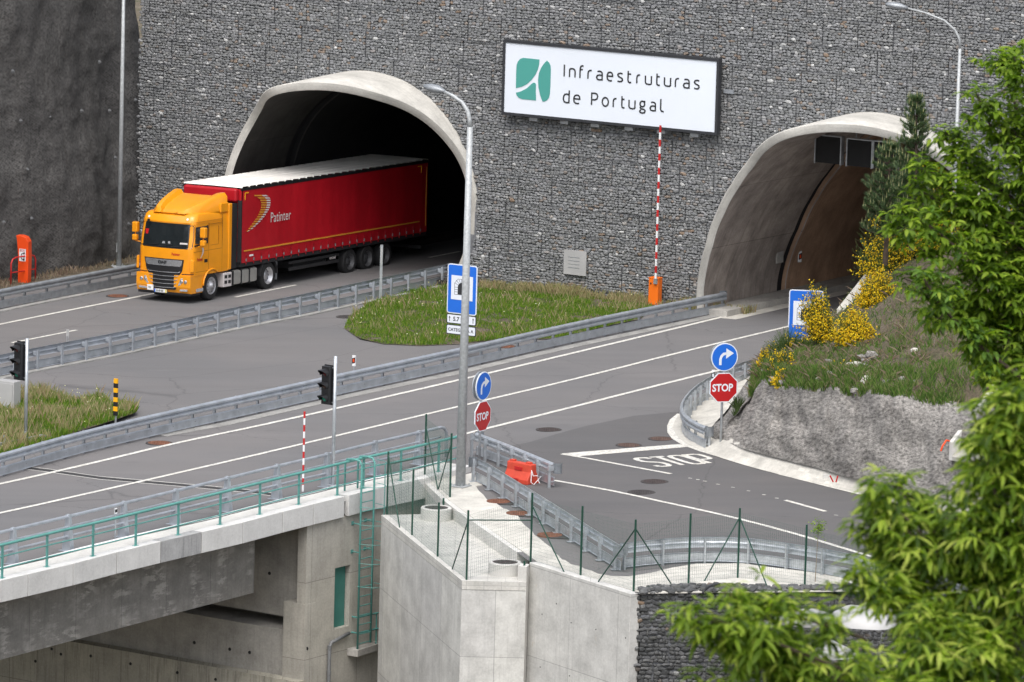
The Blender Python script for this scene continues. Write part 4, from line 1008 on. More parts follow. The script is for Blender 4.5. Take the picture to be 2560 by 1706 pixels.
# green wire fence
fn = thing('wire_fence', 'dark green wire mesh fence with braced posts round the chamber roof and along the wall', 'fence', PB)
def fpost(x, y, yt, h=None, base=None, r=.03):
    p = base or at(x, y, h); q = rise(p, yt); m = MB(); m.tube([p-V((0, 0, .1)), q], r, 8); m.build('post', M['fence'], fn, smooth=False); return p, q
k = 1.08798
A1 = fpost(889*k, 1185*k, 1038*k, HR); A2 = fpost(946.5*k, 1232*k, 1079*k, HR); A3 = fpost(1005.5*k, 1280*k, 1155*k, HR); A4 = fpost(1072*k, 1332*k, 1173*k, HR)
B0 = fpost(1034*k, 1145*k, 996*k, 0.0); B9 = fpost(976*k, 1090*k, 952*k, .2); 
W1 = fpost(1219*k, 1290*k, 1133*k, 0.05); W2 = fpost(1334*k, 1322*k, 1163*k, .05); W3 = fpost(1456*k, 1356*k, 1194*k, .05)
W4 = fpost(1582*k, 1341*k, 1180*k, .02); W5 = fpost(1695*k, 1329*k, 1168*k, .02); W6 = fpost(1849*k, 1345*k, 1206*k, .02); W7 = fpost(2010*k, 1385*k, 1245*k, .02); W8 = fpost(2190*k, 1440*k, 1298*k, .02)
fpost(0, 0, 1240+1162/7.13, base=at(1040+1925/7.13, 1240+1478/7.13, HR)); fpost(0, 0, 1240+40/7.13, base=at(1040+487/7.13, 1240+172/7.13, -.1))
def brace(p, q, nm='brace', r=.02): m = MB(); m.tube([p, q], r, 6); m.build(nm, M['fence'], fn)
def lerp(a, b, t): return a+(b-a)*t
brace(lerp(*A1, .82), at(1040-5, 1238*k/1.0 if 0 else 1322, HR+.02)) if False else None
cFh = lambda x, y, h: at(700+x/2.82, 1150+y/2.82, h)
brace(lerp(*A1, .95), cFh(843, 475, HR+.05)); brace(lerp(*B9, .8), cFh(1113, 208, .05)); brace(lerp(*B0, .85), cFh(1117, 205, .05)); brace(lerp(*A4, .85), cFh(1214, 770, HR+.02))
brace(lerp(*W1, .82), cG(545, 857, .05)); brace(lerp(*W3, .87), cG(766, 917, .05)); brace(lerp(*W3, .87), cG(1243, 942, .02)); brace(lerp(*W5, .87), cG(1451, 915, .02)); brace(lerp(*W5, .87), cG(1857, 947, .02))
za = lerp(*A1, .80); brace(za, lerp(*B0, .72), 'horizontal_bar'); brace(lerp(*A4, .86), lerp(*W1, .60), 'horizontal_bar')
def net(a, b):
    m = MB(); (a0, a1), (b0, b1) = a, b; L = (b0-a0).length; n = int(L/.06)
    for i in range(n+1):
        t = i/n; p, q = lerp(a0, b0, t), lerp(a1, b1, t); q = p+(q-p)*.93; m.tube([p, q], .0022, 3, cap=False)
    for j in range(0, 19):
        t = .02+.91*j/18; m.tube([lerp(a0, a1, t), lerp(b0, b1, t)], .0022, 3, cap=False)
    m.build('wire_mesh', M['wire'], fn)
for a, b in ((B9, B0), (A1, B0), (A1, A2), (A2, A3), (A3, A4), (A4, W1), (W1, W2), (W2, W3), (W3, W4), (W4, W5), (W5, W6), (W6, W7), (W7, W8)): net(a, b)

# ================================================================= SIGNS, LAMPS, STREET FURNITURE
sg = thing('advertising_sign', 'huge white framed sign board with teal leaf logo on the gabion wall', 'sign', wp(3.5, 7.6, .4))
OFF = .5
def sp(px, py, d=OFF): u, z = wall_px(px, py, d); return u, z
(uL, zT), (uR, _), (_, zB) = sp(1259, 99), sp(1799, 148), sp(1255, 286); 
_, zT2 = sp(1799, 148); _, zB2 = sp(1792, 339); zT = (zT+zT2)/2; zB = (zB+zB2)/2
fw = .10
m = MB(); m.obox(wp(uL+fw, zB+fw, OFF-.05), WW*(uR-uL-2*fw), WN*.045, V((0, 0, zT-zB-2*fw))); m.build('panel', M['board'], sg)
for a, b, c, d_ in ((uL, uR, zT-fw, zT), (uL, uR, zB, zB+fw), (uL, uL+fw, zB+fw, zT-fw), (uR-fw, uR, zB+fw, zT-fw)):
    m = MB(); m.obox(wp(a, c, OFF-.2), WW*(b-a), WN*.23, V((0, 0, d_-c))); m.build('frame', M['darkframe'], sg)
for i in range(1, 7):
    u = uL+(uR-uL)*i/7; m = MB(); m.obox(wp(u-.003, zB+fw, OFF-.005), WW*.006, WN*.002, V((0, 0, zT-zB-2*fw))); m.build('panel_seam', M['signwhite'], sg)
for x in (480, 740, 1000, 1285, 1560, 1840):
    u, z = sp(1200+x/3.361, 0, .3)[0], 0
    m = MB(); m.obox(wp(u-.17, zB-.16, .03), WW*.34, WN*.3, V((0, 0, .12))); m.build('bracket', M['steel_l'], sg)
m = MB(); m.obox(wp(uR+.02, 7.85, .05), WW*.4, WN*.1, V((0, 0, .14))); m.build('bracket', M['steel'], sg)
GS = {
 'n': [[(0, 0), (0, .87), (.1, .97), (.32, 1), (.52, .97), (.66, .86), (.7, .66), (.7, 0)]],
 'u': [[(0, 1), (0, .34), (.04, .14), (.18, .03), (.4, 0), (.6, .03), (.7, .12), (.7, 1)]],
 'r': [[(0, 0), (0, .68), (.07, .88), (.24, .98), (.5, 1)]],
 'a': [[(.1, .95), (.32, 1), (.52, .96), (.63, .84), (.65, .64), (.65, .04), (.36, 0), (.12, .05), (.01, .27), (.1, .49), (.34, .56), (.65, .54)]],
 'e': [[(.02, .54), (.7, .54), (.68, .78), (.56, .95), (.36, 1), (.14, .92), (.03, .72), (0, .46), (.06, .18), (.22, .03), (.44, 0), (.64, .05)]],
 's': [[(.58, .95), (.34, 1), (.1, .93), (.02, .76), (.12, .6), (.38, .48), (.56, .37), (.59, .19), (.46, .04), (.25, 0), (0, .06)]],
 't': [[(0, 1.35), (0, .28), (.06, .08), (.22, 0), (.44, .04)], [(0, 1), (.4, 1)]],
 'f': [[(0, 0), (0, 1.12), (.08, 1.34), (.28, 1.44), (.5, 1.42)], [(0, 1), (.4, 1)]],
 'I': [[(0, 0), (0, 1.4)]],
 'd': [[(.66, 1.45), (.66, .03), (.36, 0), (.12, .07), (0, .38), (.03, .74), (.18, .95), (.4, 1), (.66, .94)]],
 'P': [[(0, 0), (0, 1.37), (.38, 1.39), (.62, 1.31), (.72, 1.05), (.65, .77), (.42, .63), (0, .6)]],
 'o': [[(.38+.38*math.sin(a), .5+.5*math.cos(a)) for a in [k*math.pi/9 for k in range(19)]]],
 'g': [[(.3+.29*math.sin(a), .67+.32*math.cos(a)) for a in [k*math.pi/8 for k in range(17)]], [(.14, .38), (.04, .22), (.16, .1), (.5, .06), (.66, -.08), (.6, -.3), (.34, -.38), (.06, -.34), (-.02, -.18), (.12, 0)], [(.44, .93), (.66, 1.0)]],
 'l': [[(0, 1.45), (0, .26), (.06, .06), (.26, 0)]]}
def line_text(word, xs, ybase_px, xb_px, h):
    u0, z0 = sp(1200+xb_px/3.361, 50+ybase_px/3.361, OFF+.01)
    for ch, (xa, xb) in zip(word, xs):
        ua = sp(1200+xa/3.361, 220, OFF+.01)[0]; ub = sp(1200+xb/3.361, 220, OFF+.01)[0]
        # the photo rows slope, so use a row near the letter for u
        py = 50+(ybase_px+(xa-xb_px)*.093)/3.361
        ua = sp(1200+xa/3.361, py, OFF+.01)[0]; ub = sp(1200+xb/3.361, py, OFF+.01)[0]
        gl = GS[ch]; x0 = min(p[0] for s_ in gl for p in s_); x1 = max(p[0] for s_ in gl for p in s_); st = .155*h
        kx = (ub-ua-st)/max(.05, x1-x0) if x1 > x0 else 1; m = MB()
        for s_ in gl: ribbon(m, [((p[0]-x0)*kx, p[1]*(h-st)) for p in s_], st, lambda x, y: wp(ua+st/2+x, z0+st/2+y, OFF+.006))
        m.f = [f[::1] for f in m.f]
        a, b, c = (V(m.v[q]) for q in m.f[0][:3])
        if (b-a).cross(c-a).dot(WN) < 0: m.f = [f[::-1] for f in m.f]
        m.build('letter', M['ink'], sg)
line_text('Infraestruturas', [(700, 715), (745, 803), (833, 872), (900, 942), (972, 1031), (1060, 1118), (1148, 1202), (1236, 1276), (1310, 1348), (1382, 1444), (1478, 1516), (1542, 1605), (1634, 1675), (1702, 1761), (1792, 1846)], 483, 703, .375)
line_text('de', [(693, 752), (780, 842)], 700, 703, .375); line_text('Portugal', [(930, 992), (1020, 1082), (1112, 1150), (1184, 1220), (1244, 1306), (1335, 1392), (1422, 1478), (1510, 1549)], 721, 932, .375)
def logo(pts):
    m = MB(); q = []
    for x, y in pts: u, z = sp(1200+x/3.361, 50+y/3.361, OFF+.01); q.append(wp(u, z, OFF-.002))
    m.prism(q, WN*.01); m.build('logo_shape', M['logoteal'], sg)
logo([(301, 574), (303, 440), (307, 380), (318, 350), (338, 328), (362, 320), (430, 326), (499, 334), (496, 375), (486, 415), (466, 460), (435, 502), (395, 540), (350, 563)])
logo([(301, 612), (345, 601), (395, 574), (430, 540), (448, 528), (463, 530), (470, 545), (468, 600), (470, 678), (410, 672), (355, 667), (325, 655), (308, 635)])
logo([(562, 342), (580, 360), (592, 385), (594, 420), (592, 520), (587, 620), (580, 652), (562, 676), (540, 687), (524, 686), (505, 635), (491, 570), (487, 505), (494, 450), (512, 405), (535, 370)])
# plaque
pq = thing('wall_plaque', 'small pale metal plaque fixed on the gabion wall above the grass', 'plaque', wp(4, 2))
u0, z1 = wall_px(1410, 624, .2); u1, z1b = wall_px(1466, 630, .2); _, z0 = wall_px(1410, 685, .2)
m = MB(); m.obox(wp(u0, z0, .15), WW*(u1-u0), WN*.05, V((0, 0, z1-z0))); m.build('plate', M['greylens'], pq)
for i in range(4): m = MB(); m.obox(wp(u0+.2, z0+.25+i*.13, .2), WW*(u1-u0)*.5, WN*.003, V((0, 0, .025))); m.build('engraved_line', M['steel_d'], pq)

def rot_root(name, label, cat, p, rz, group=None): return thing(name, label, cat, p, rz, group)
def rrect(w_, h_, r, n=4):
    out = []
    for cx, cy, a0 in ((w_/2-r, h_/2-r, 0), (-w_/2+r, h_/2-r, 90), (-w_/2+r, -h_/2+r, 180), (w_/2-r, -h_/2+r, 270)):
        out += [(cx+r*math.cos(R(a0+90*i/n)), cy+r*math.sin(R(a0+90*i/n))) for i in range(n+1)]
    return out
def lplate(root, name, poly, z, y, th, mat, par=None):
    m = MB(); m.prism([V((x, y, z+q)) for x, q in poly], V((0, -th, 0))); return m.build(name, mat, par or root, local=True)
def ltext(root, txt, x, z, y, size, mat, sx=1, bold=0, name='lettering', sp_=1.0):
    m = text_mb(txt, size, sx, bold, sp_); place(m, V((x, y, z)), V((1, 0, 0)), V((0, 0, 1))); return m.build(name, mat, root, local=True)
RZW = math.atan2(WW.y, WW.x)
def tunnel_sign(foot, label, hb, small=True, rz=None):
    root = rot_root('tunnel_sign', label, 'sign', foot, RZW if rz is None else rz); Wd, Hh = 1.18, 1.72
    z = hb+Hh/2
    bd_ = lplate(root, 'sign_plate', rrect(Wd, Hh, .09), z, 0, .025, M['signwhite']); lplate(root, 'blue_panel', rrect(Wd-.07, Hh-.07, .06), z, -.026, .004, M['blue'], bd_)
    lplate(root, 'white_field', [(-.43, -.42), (.43, -.42), (.43, .42), (-.43, .42)], z+.05, -.032, .004, M['signwhite'], bd_)
    th = [(-.165, -.24), (.165, -.24)]+[(.165*math.cos(R(a)), .02+.165*math.sin(R(a))) for a in range(0, 181, 15)]
    lplate(root, 'tunnel_mouth', th, z+.05, -.038, .003, M['ink'], bd_)
    m = MB(); fn_ = lambda x, y: V((x, -.0385, z+.05+y))
    o = [(-.295, -.24), (-.295, .15), (-.16, .3), (.16, .3), (.295, .15), (.295, -.24)]
    ribbon(m, o, .012, fn_); ribbon(m, [(-.295, -.24), (-.165, -.24)], .012, fn_); ribbon(m, [(.295, -.24), (.165, -.24)], .012, fn_)
    for yy in (-.15, -.07, .01):
        for s_ in (-1, 1): ribbon(m, [(s_*.295, yy), (s_*.165, yy)], .012, fn_)
    for a in (25, 45, 65, 85, 95, 115, 135, 155):
        a_ = R(a); c, s_ = math.cos(a_), math.sin(a_); rr = min(.295/max(abs(c), 1e-3), .285/max(abs(s_), 1e-3), .345); ribbon(m, [(.165*c, .02+.165*s_), (rr*c, .02+rr*s_)], .012, fn_)
    m.f = [f[::-1] for f in m.f]; m.build('arch_stones', M['ink'], bd_, local=True)['kind'] = 'stuff'
    if small:
        for i, (zz, tx) in enumerate(((hb-.19, '5.7 km'), (hb-.56, 'CATEGORIA A'))):
            pb__ = lplate(root, 'lower_plate', rrect(Wd, .34, .05), zz, 0, .02, M['ink']); lplate(root, 'plate_face', rrect(Wd-.06, .28, .035), zz, -.021, .004, M['signwhite'], pb__)
            if i == 0:
                ltext(pb__, '5.7 km', -.33, zz-.065, -.027, .2, M['ink'], 1.0, .006)
                for s_ in (-1, 1):
                    x = s_*.47; lplate(root, 'arrow', [(x-.012, -.09), (x+.012, -.09), (x+.012, .03), (x+.035, .03), (x, .1), (x-.035, .03), (x-.012, .03)], zz, -.0255, .002, M['ink'], pb__)
            else: ltext(pb__, tx, -.52, zz-.055, -.027, .155, M['ink'], 1.0, .004, sp_=1.0)
    m = MB(); m.tube([(0, .05, -.2), (0, .05, hb+Hh-.1)], .035, 10); m.build('pole', M['steel_l'], root, local=True, smooth=True)
    return root
ft = at(1151.5, 899)
ts = tunnel_sign(ft, 'blue tunnel sign with distance plates, partly behind the tall lamp post', 0)
hb_ = rise(ft, 640+1040/7.125).z-ft.z
# rebuild at the measured height
for o in list(ts.children_recursive): bpy.data.objects.remove(o)
bpy.data.objects.remove(ts)
ts = tunnel_sign(ft, 'blue tunnel sign with two small plates, partly behind the tall lamp post', hb_)
u2 = at(1990, 950, 0); ft2 = V((u2.x, u2.y, 0)); ft2 = at(2010, 905, 0)
h2 = rise(ft2, 600+610/2.45).z-ft2.z
tunnel_sign(ft2, 'blue tunnel sign half hidden behind yellow broom, beside the bank', h2, small=False, rz=R(-6))
m = MB()
def stop_sign(foot, rz, label, zr_, zs_, d):
    root = rot_root('road_sign', label, 'road sign', foot, rz, 'round arrow and stop signs on one pole'); r = d/2
    circ = [(r*math.cos(2*math.pi*i/32), r*math.sin(2*math.pi*i/32)) for i in range(32)]
    rs_ = lplate(root, 'round_sign', circ, zr_, 0, .03, M['signwhite']); lplate(root, 'blue_face', [(x*.93, y*.93) for x, y in circ], zr_, -.031, .003, M['blue'], rs_)
    lplate(root, 'round_sign_back', [(x*.99, y*.99) for x, y in circ], zr_, .13, .03, M['steel_l'])
    m = MB(); s_ = r/.45; fn_ = lambda x, y: V((x, -.0375, zr_+y))
    ribbon(m, [(-.14*s_, -.25*s_), (-.14*s_, -.06*s_), (-.11*s_, .03*s_), (-.04*s_, .1*s_), (.07*s_, .12*s_)], .085*s_, fn_)
    m.add([V((x*s_, -.0375, zr_+y*s_)) for x, y in ((.05, .28), (.31, .12), (.05, -.05))], [(0, 1, 2)])
    m.f = [f[::-1] for f in m.f]
    a, b, c = (V(m.v[q]) for q in m.f[0][:3]); 
    if (b-a).cross(c-a).y > 0: m.f = [f[::-1] for f in m.f]
    k0 = V(m.v[m.f[-1][0]]); 
    m.f[-1] = m.f[-1] if (V(m.v[m.f[-1][1]])-k0).cross(V(m.v[m.f[-1][2]])-k0).y < 0 else m.f[-1][::-1]
    m.build('arrow', M['signwhite'], rs_, local=True)
    oc = [(r*1.04/math.cos(R(22.5))*math.cos(R(22.5+45*i)), r*1.04/math.cos(R(22.5))*math.sin(R(22.5+45*i))) for i in range(8)]
    os_ = lplate(root, 'stop_plate', oc, zs_, 0, .03, M['signwhite']); lplate(root, 'red_face', [(x*.94, y*.94) for x, y in oc], zs_, -.031, .003, M['red'], os_)
    ltext(os_, 'STOP', -.385*s_, zs_-.115*s_, -.0372, .33*s_, M['signwhite'], .88, .010)
    m = MB(); m.tube([(0, .06, -.2), (0, .06, zr_+.38)], .04, 10); m.build('pole', M['steel_l'], root, local=True, smooth=True)
    for zz in (zr_-.2, zr_+.2, zs_-.2, zs_+.2): m = MB(); m.box((0, .04, zz), .34, .08, .035); m.build('clamp', M['steel_d'], root, local=True)
f1 = at(1202, 1165); stop_sign(f1, R(59), 'stop sign and round blue arrow sign nearer the lamp post, seen at a slant', rise(f1, 965.5).z-f1.z, rise(f1, 1040.5).z-f1.z, .9)
f1 = at(1803, 1121, .1); stop_sign(f1, R(20), 'stop sign and round blue arrow sign in front of the grey bank, facing squarely', rise(f1, 893).z-f1.z, rise(f1, 969).z-f1.z, .9)

def traffic_light(foot, ytop, yhead0, yhead1, rz, label):
    root = rot_root('traffic_light', label, 'traffic light', foot, rz, 'three lamp traffic lights'); H_ = rise(foot, ytop).z-foot.z; a, b = rise(foot, yhead1).z-foot.z, rise(foot, yhead0).z-foot.z
    m = MB(); m.tube([(0, 0, 0), (0, 0, H_)], .055, 12); m.build('pole', M['steel_l'], root, local=True, smooth=True)
    m = MB(); m.box((0, 0, .01), .26, .26, .02); m.build('base_plate', M['steel_l'], root, local=True)
    x = -.25; h = b-a; 
    m = MB(); m.box((x, -.08, (a+b)/2), .30, .16, h); m.build('housing', M['black'], root, local=True, bevel=.015)
    m = MB(); m.box((x+.03, .01, (a+b)/2), .40, .012, h+.06); m.build('back_board', M['black'], root, local=True)
    for zz in (a+.06, b-.04): m = MB(); m.box((-.08, 0, zz), .14, .04, .04); m.build('bracket', M['steel_d'], root, local=True)
    for i, mt in enumerate(('glens', 'alens', 'rlens')):
        z = a+h*(i+.5)/3; m = MB(); m.lathe((x, -.162, z), [(.11, 0), (.10, .012), (.06, .028), (.005, .034)], 20, ax=V((0, -1, 0))); m.build('lens', M[mt], root, local=True, smooth=True)
        m = MB(); n = 14; L0 = [(x+.135*math.cos(R(q)), -.16, z+.135*math.sin(R(q))) for q in [-25+230*j/n for j in range(n+1)]]
        L1 = [(px, -.16-.33*(.35+.65*max(0, (pz-z)/.135)), pz-.02) for px, _, pz in L0]
        L2 = [(x+(px-x)*.92, py, z+(pz-z)*.92) for px, py, pz in L1]; L3 = [(x+(px-x)*.92, py, z+(pz-z)*.92) for px, py, pz in L0]; N_ = n+1
        m.add(L0+L1+L2+L3, [(j, j+1, N_+j+1, N_+j) for j in range(n)]+[(N_+j, N_+j+1, 2*N_+j+1, 2*N_+j) for j in range(n)]+[(2*N_+j, 2*N_+j+1, 3*N_+j+1, 3*N_+j) for j in range(n)]); m.build('visor', M['black'], root, local=True)
fl = cB(208, 952); traffic_light(fl, 846.5, 820+125/3.267, 820+428/3.267, R(-36), 'traffic light standing in the left grass patch, green lens at the bottom')
fr = at(831.6, 1214, .2); traffic_light(fr, 891, 820+318/3.267, 820+628/3.267, R(-36), 'traffic light on the bridge edge beside the red and white pole')

def street_lamp(foot, h, dirv, arm, r0, label, sc_=1.0):
    root = thing('street_lamp', label, 'street lamp', foot, math.atan2(dirv.y, dirv.x), 'tall galvanised street lamps')
    m = MB(); 
    P_ = [(0, 0, 0), (0, 0, h*.5), (0, 0, h)]; ac = [(.03, .25), (.1*arm, .48), (.3*arm, .72), (.66*arm, .9), (arm, 1.0)]
    m.tube([(0, 0, 0), (0, 0, h)], r0, 14, r2=r0*.55); m.build('pole', M['lamp'], root, local=True, smooth=True)
    m = MB(); m.tube([(0, 0, h-.02)]+[(x, 0, h+z*sc_) for x, z in ac], r0*.5, 10, r2=r0*.3); m.build('arm', M['lamp'], root, local=True, smooth=True)
    m = MB(); e = V((arm-.1, 0, h+1.0*sc_)); prof = [(0, .05, .04), (.12, .1, .08), (.3, .17, .13), (.55, .18, .12), (.75, .12, .07), (.82, .02, .02)]
    vs = []; n = 10
    for x, wy, wz in prof: vs += [(e.x+x, wy*math.cos(2*math.pi*i/n), e.z+x*.12+wz*math.sin(2*math.pi*i/n)) for i in range(n)]
    m.add(vs, [(j*n+i, j*n+(i+1) % n, (j+1)*n+(i+1) % n, (j+1)*n+i) for j in range(5) for i in range(n)]+[tuple(range(n))[::-1], tuple(range(5*n, 6*n))]); m.build('lamp_head', M['steel_d'], root, local=True, smooth=True)
    m = MB(); m.box((0, 0, .015), .5, .5, .03); bp_ = m.build('base_plate', M['lamp'], root, local=True)
    for x in (-.19, .19):
        for y in (-.19, .19): m = MB(); m.tube([(x, y, 0), (x, y, .1)], .018, 6); m.build('anchor_bolt', M['lamp'], bp_, local=True)
    m = MB(); m.box((0, -r0*.98, .75), .1, .02, .35); m.build('hatch', M['lamp'], root, local=True)
    return root
fl = at(1151, 1216, .04); street_lamp(fl, rise(fl, 318).z-fl.z, nb, 1.05, .155, 'tall street lamp in the middle on a bolted base plate beside the bridge end', 1.0)
fl = at(297, 668, .05); street_lamp(fl, 12.5, (cn+WN).normalized(), 1.6, .10, 'street lamp pole at the foot of the dark rock face, head out of view')
ul = min([i_*.05 for i_ in range(200, 560)], key=lambda u_: abs(proj(gz(wp(u_, 0, 1.6)))[0]-2373)); fl = gz(wp(ul, 0, 1.6)); street_lamp(fl, rise(fl, 122).z-fl.z, (V((-.92, .2, 0))).normalized(), 2.0, .10, 'street lamp at upper right whose base is hidden by trees', 1.35)

# barrier boom
fb = at(1637, 762, .02); bo = thing('barrier_gate', 'orange barrier cabinet with raised red and white boom before the gabion wall', 'barrier', fb, RZW)
m = MB(); m.box((0, 0, .5), .40, .32, .98); m.build('cabinet', M['orange'], bo, local=True, bevel=.02)
m = MB(); m.box((0, 0, 1.0), .42, .34, .03); m.build('lid', M['orange'], bo, local=True)
m = MB(); m.lathe((-.1, -.162, .8), [(.03, 0), (.03, .02)], 10, ax=V((0, -1, 0))); m.build('lock', M['black'], bo, local=True)
zt_ = rise(fb, 312).z-fb.z; n = 22
for i in range(n):
    m = MB(); z0 = .95+(zt_-.95)*i/n; z1 = .95+(zt_-.95)*(i+1)/n; m.box((.11, -.2, (z0+z1)/2), .072, .045, z1-z0-.001); m.build('boom_band', M['redpaint'] if i % 2 else M['white'], bo, local=True)
m = MB(); m.box((.11, -.18, .9), .14, .12, .2); m.build('boom_hub', M['steel_d'], bo, local=True)
# red and white snow pole
fb = at(757, 1229, .2); po = thing('marker_pole', 'thin red and white banded pole on the bridge edge', 'pole', fb); H_ = rise(fb, 1029).z-fb.z; n = 12
for i in range(n): m = MB(); m.tube([(0, 0, H_*i/n), (0, 0, H_*(i+1)/n)], .032, 8); m.build('band', M['redpaint'] if i % 2 else M['white'], po, local=True, smooth=False)
# hazard marker
fb = at(288, 1062); hm = thing('hazard_marker', 'black and yellow striped post marker at the tip of the left grass patch', 'marker post', fb, R(-28)); z0 = rise(fb, 820+718/3.267).z-fb.z; z1 = rise(fb, 820+415/3.267).z-fb.z
for i in range(8): m = MB(); a, b = z0+(z1-z0)*i/8, z0+(z1-z0)*(i+1)/8; m.box((0, 0, (a+b)/2), .145, .05, b-a); m.build('stripe', M['yellow'] if i % 2 else M['black'], hm, local=True)
m = MB(); m.box((0, .02, z0/2), .05, .05, z0); m.build('stake', M['steel_l'], hm, local=True)
def delineator(p, h0, h1, label, wd=.12, orange=True, rz=0.0):
    r_ = thing('delineator', label, 'delineator', p, rz, 'small reflector posts'); m = MB(); m.box((0, 0, (h0+h1)/2), wd, .05, h1-h0); m.build('body', M['white'], r_, local=True)
    H_ = h1-h0; q = [(-wd/2, h0+H_*.22), (wd/2, h0+H_*.32), (wd/2, h0+H_*.84), (-wd/2, h0+H_*.74)]
    m = MB(); m.prism([V((x, -.026, z)) for x, z in q], V((0, -.003, 0))); m.build('black_band', M['black'], r_, local=True)
    if orange is not None: m = MB(); m.box((0, -.031, h0+H_*.53), wd*.5, .004, H_*.3); m.build('reflector', M['orangered'] if orange else M['signwhite'], r_, local=True)
    if h0 > .3: m = MB(); m.box((0, .01, h0/2), .04, .03, h0); m.build('stake', M['steel_l'], r_, local=True)
p = at(884, 952); delineator(p, rise(p, 820+312/3.267).z-p.z, rise(p, 820+226/3.267).z-p.z, 'white post with orange reflector standing on the paved median', .12, True, R(-30))
p = at(168, 908); z0, z1 = rise(p, 848).z-p.z, rise(p, 824).z-p.z
dl = thing('delineator', 'small clear grey reflector bracket on top of the median guardrail', 'delineator', p, R(-30), 'small reflector posts')
m = MB(); m.box((0, 0, (z0+z1)/2+.05), .1, .02, (z1-z0)*.7); m.build('plate', M['greylens'], dl, local=True)
for x in (-.035, .035): m = MB(); m.box((x, .01, z0), .015, .015, .3); m.build('leg', M['steel_l'], dl, local=True)
p = at(288, 1349, .1); delineator(p, rise(p, 1150+380/2.82).z-p.z, rise(p, 1150+340/2.82).z-p.z, 'white and black reflector post behind the bridge barrier', .07, None, R(30))
p = cH(443, 1000); delineator(p, rise(p, 600+866/2.45).z-p.z, rise(p, 600+797/2.45).z-p.z, 'black and white reflector post behind the stop sign by the bank', .1, False, R(-10))
p = at(1118, 718); 
p = at(951, 752); tp_ = thing('marker_post', 'tall thin grey steel post beside the median guardrail before the left tunnel', 'post', p); m = MB(); H_ = rise(p, 100+1297/2.53).z-p.z; m.box((0, 0, H_/2), .1, .06, H_); m.build('post', M['steel_l'], tp_, local=True); m = MB(); m.box((0, -.035, H_*.8), .06, .01, H_*.3); m.build('reflector_strip', M['greylens'], tp_, local=True)
# reflector and boxes in tunnel 2
def t2wall(px, py, d):
    # point on the left inner lining seen at the pixel
    best = None
    for i in range(140):
        a = R(120+i*.75)
        for dd_ in (d,):
            q = P2(math.degrees(a), ARCH2['r']-.12, dd_); x, y = proj(q); e = (y-py)**2
            if best is None or e < best[0]: best = (e, q, a)
    return best[1]
def lining_px(px, py, rr):
    best = None
    for i in range(60):
        a = 150+i*1.2
        for j in range(90):
            d = 4-j*.15; q = P2(a, rr, d); x, y = proj(q); e = (x-px)**2+(y-py)**2
            if best is None or e < best[0]: best = (e, q)
    return best[1]
q = lining_px(1650+972/2.8, 220+1180/2.8, ARCH2['r']-.16); delineator(q-V((0, 0, .2)), 0, .42, 'slanted orange reflector fixed on the right tunnel wall', .16, True, R(45))
q = lining_px(1650+832/2.8, 220+1178/2.8, ARCH2['r']-.05); bx = thing('cable_box', 'pale square cover plate on the right tunnel wall', 'cover plate', q, R(60)); m = MB(); m.box((0, 0, 0), .5, .06, .42); m.build('plate', M['conc_under'], bx, local=True)
# hanging panels
def tun_px(px, py, d): return onplane(px, py, wp(0, 0, d), WN)
for i, (x0, y0, x1, y1, lab) in enumerate(((1090, 332, 1270, 520, 'dark hanging sign panel nearest the left side in the right tunnel mouth'), (1312, 358, 1488, 545, 'second dark hanging sign panel in the right tunnel mouth, right of the first'), (1498, 375, 1660, 560, 'third dark hanging sign panel in the right tunnel, behind the pine'))):
    a, b, c = tun_px(1650+x0/2.8, 220+y0/2.8, .3), tun_px(1650+x1/2.8, 220+(y0+(x1-x0)*.12)/2.8, .3), tun_px(1650+x0/2.8, 220+(y1)/2.8, .3)
    pn = thing('hanging_panel', lab, 'sign panel', a, RZW, 'dark panels hanging in the right tunnel mouth'); wd = (b-a).dot(WW); hh = a.z-c.z
    m = MB(); m.box((wd/2, .1, -hh/2), wd, .2, hh); m.build('panel', M['rubber'], pn, local=True)
    for s_ in (0, wd): m = MB(); m.box((s_, .1, -hh/2), .045, .26, hh+.05); m.build('frame', M['steel_l'], pn, local=True)
    m = MB(); m.box((wd/2, .1, .02), wd, .24, .04); m.build('frame', M['steel_l'], pn, local=True)
    m = MB(); m.tube([(wd*.3, .1, 0), (wd*.3, .1, .8)], .03, 6); m.build('hanger', M['steel_d'], pn, local=True)
# lamp hung in tunnel 1
q = onplane(600+95/2.53, 100+790/2.53, wp(0, 0, .2), WN); tl = thing('tunnel_lantern', 'small white bell shaped fitting under a red one in the left tunnel', 'fitting', q)
m = MB(); m.lathe((0, 0, -.15), [(.17, 0), (.16, .1), (.09, .22), (.04, .3)], 12); m.build('bell', M['greylens'], tl, local=True, smooth=True)
m = MB(); m.lathe((0, 0, .75), [(.1, 0), (.1, .16)], 10); m.build('red_sounder', M['rlens'], tl, local=True)
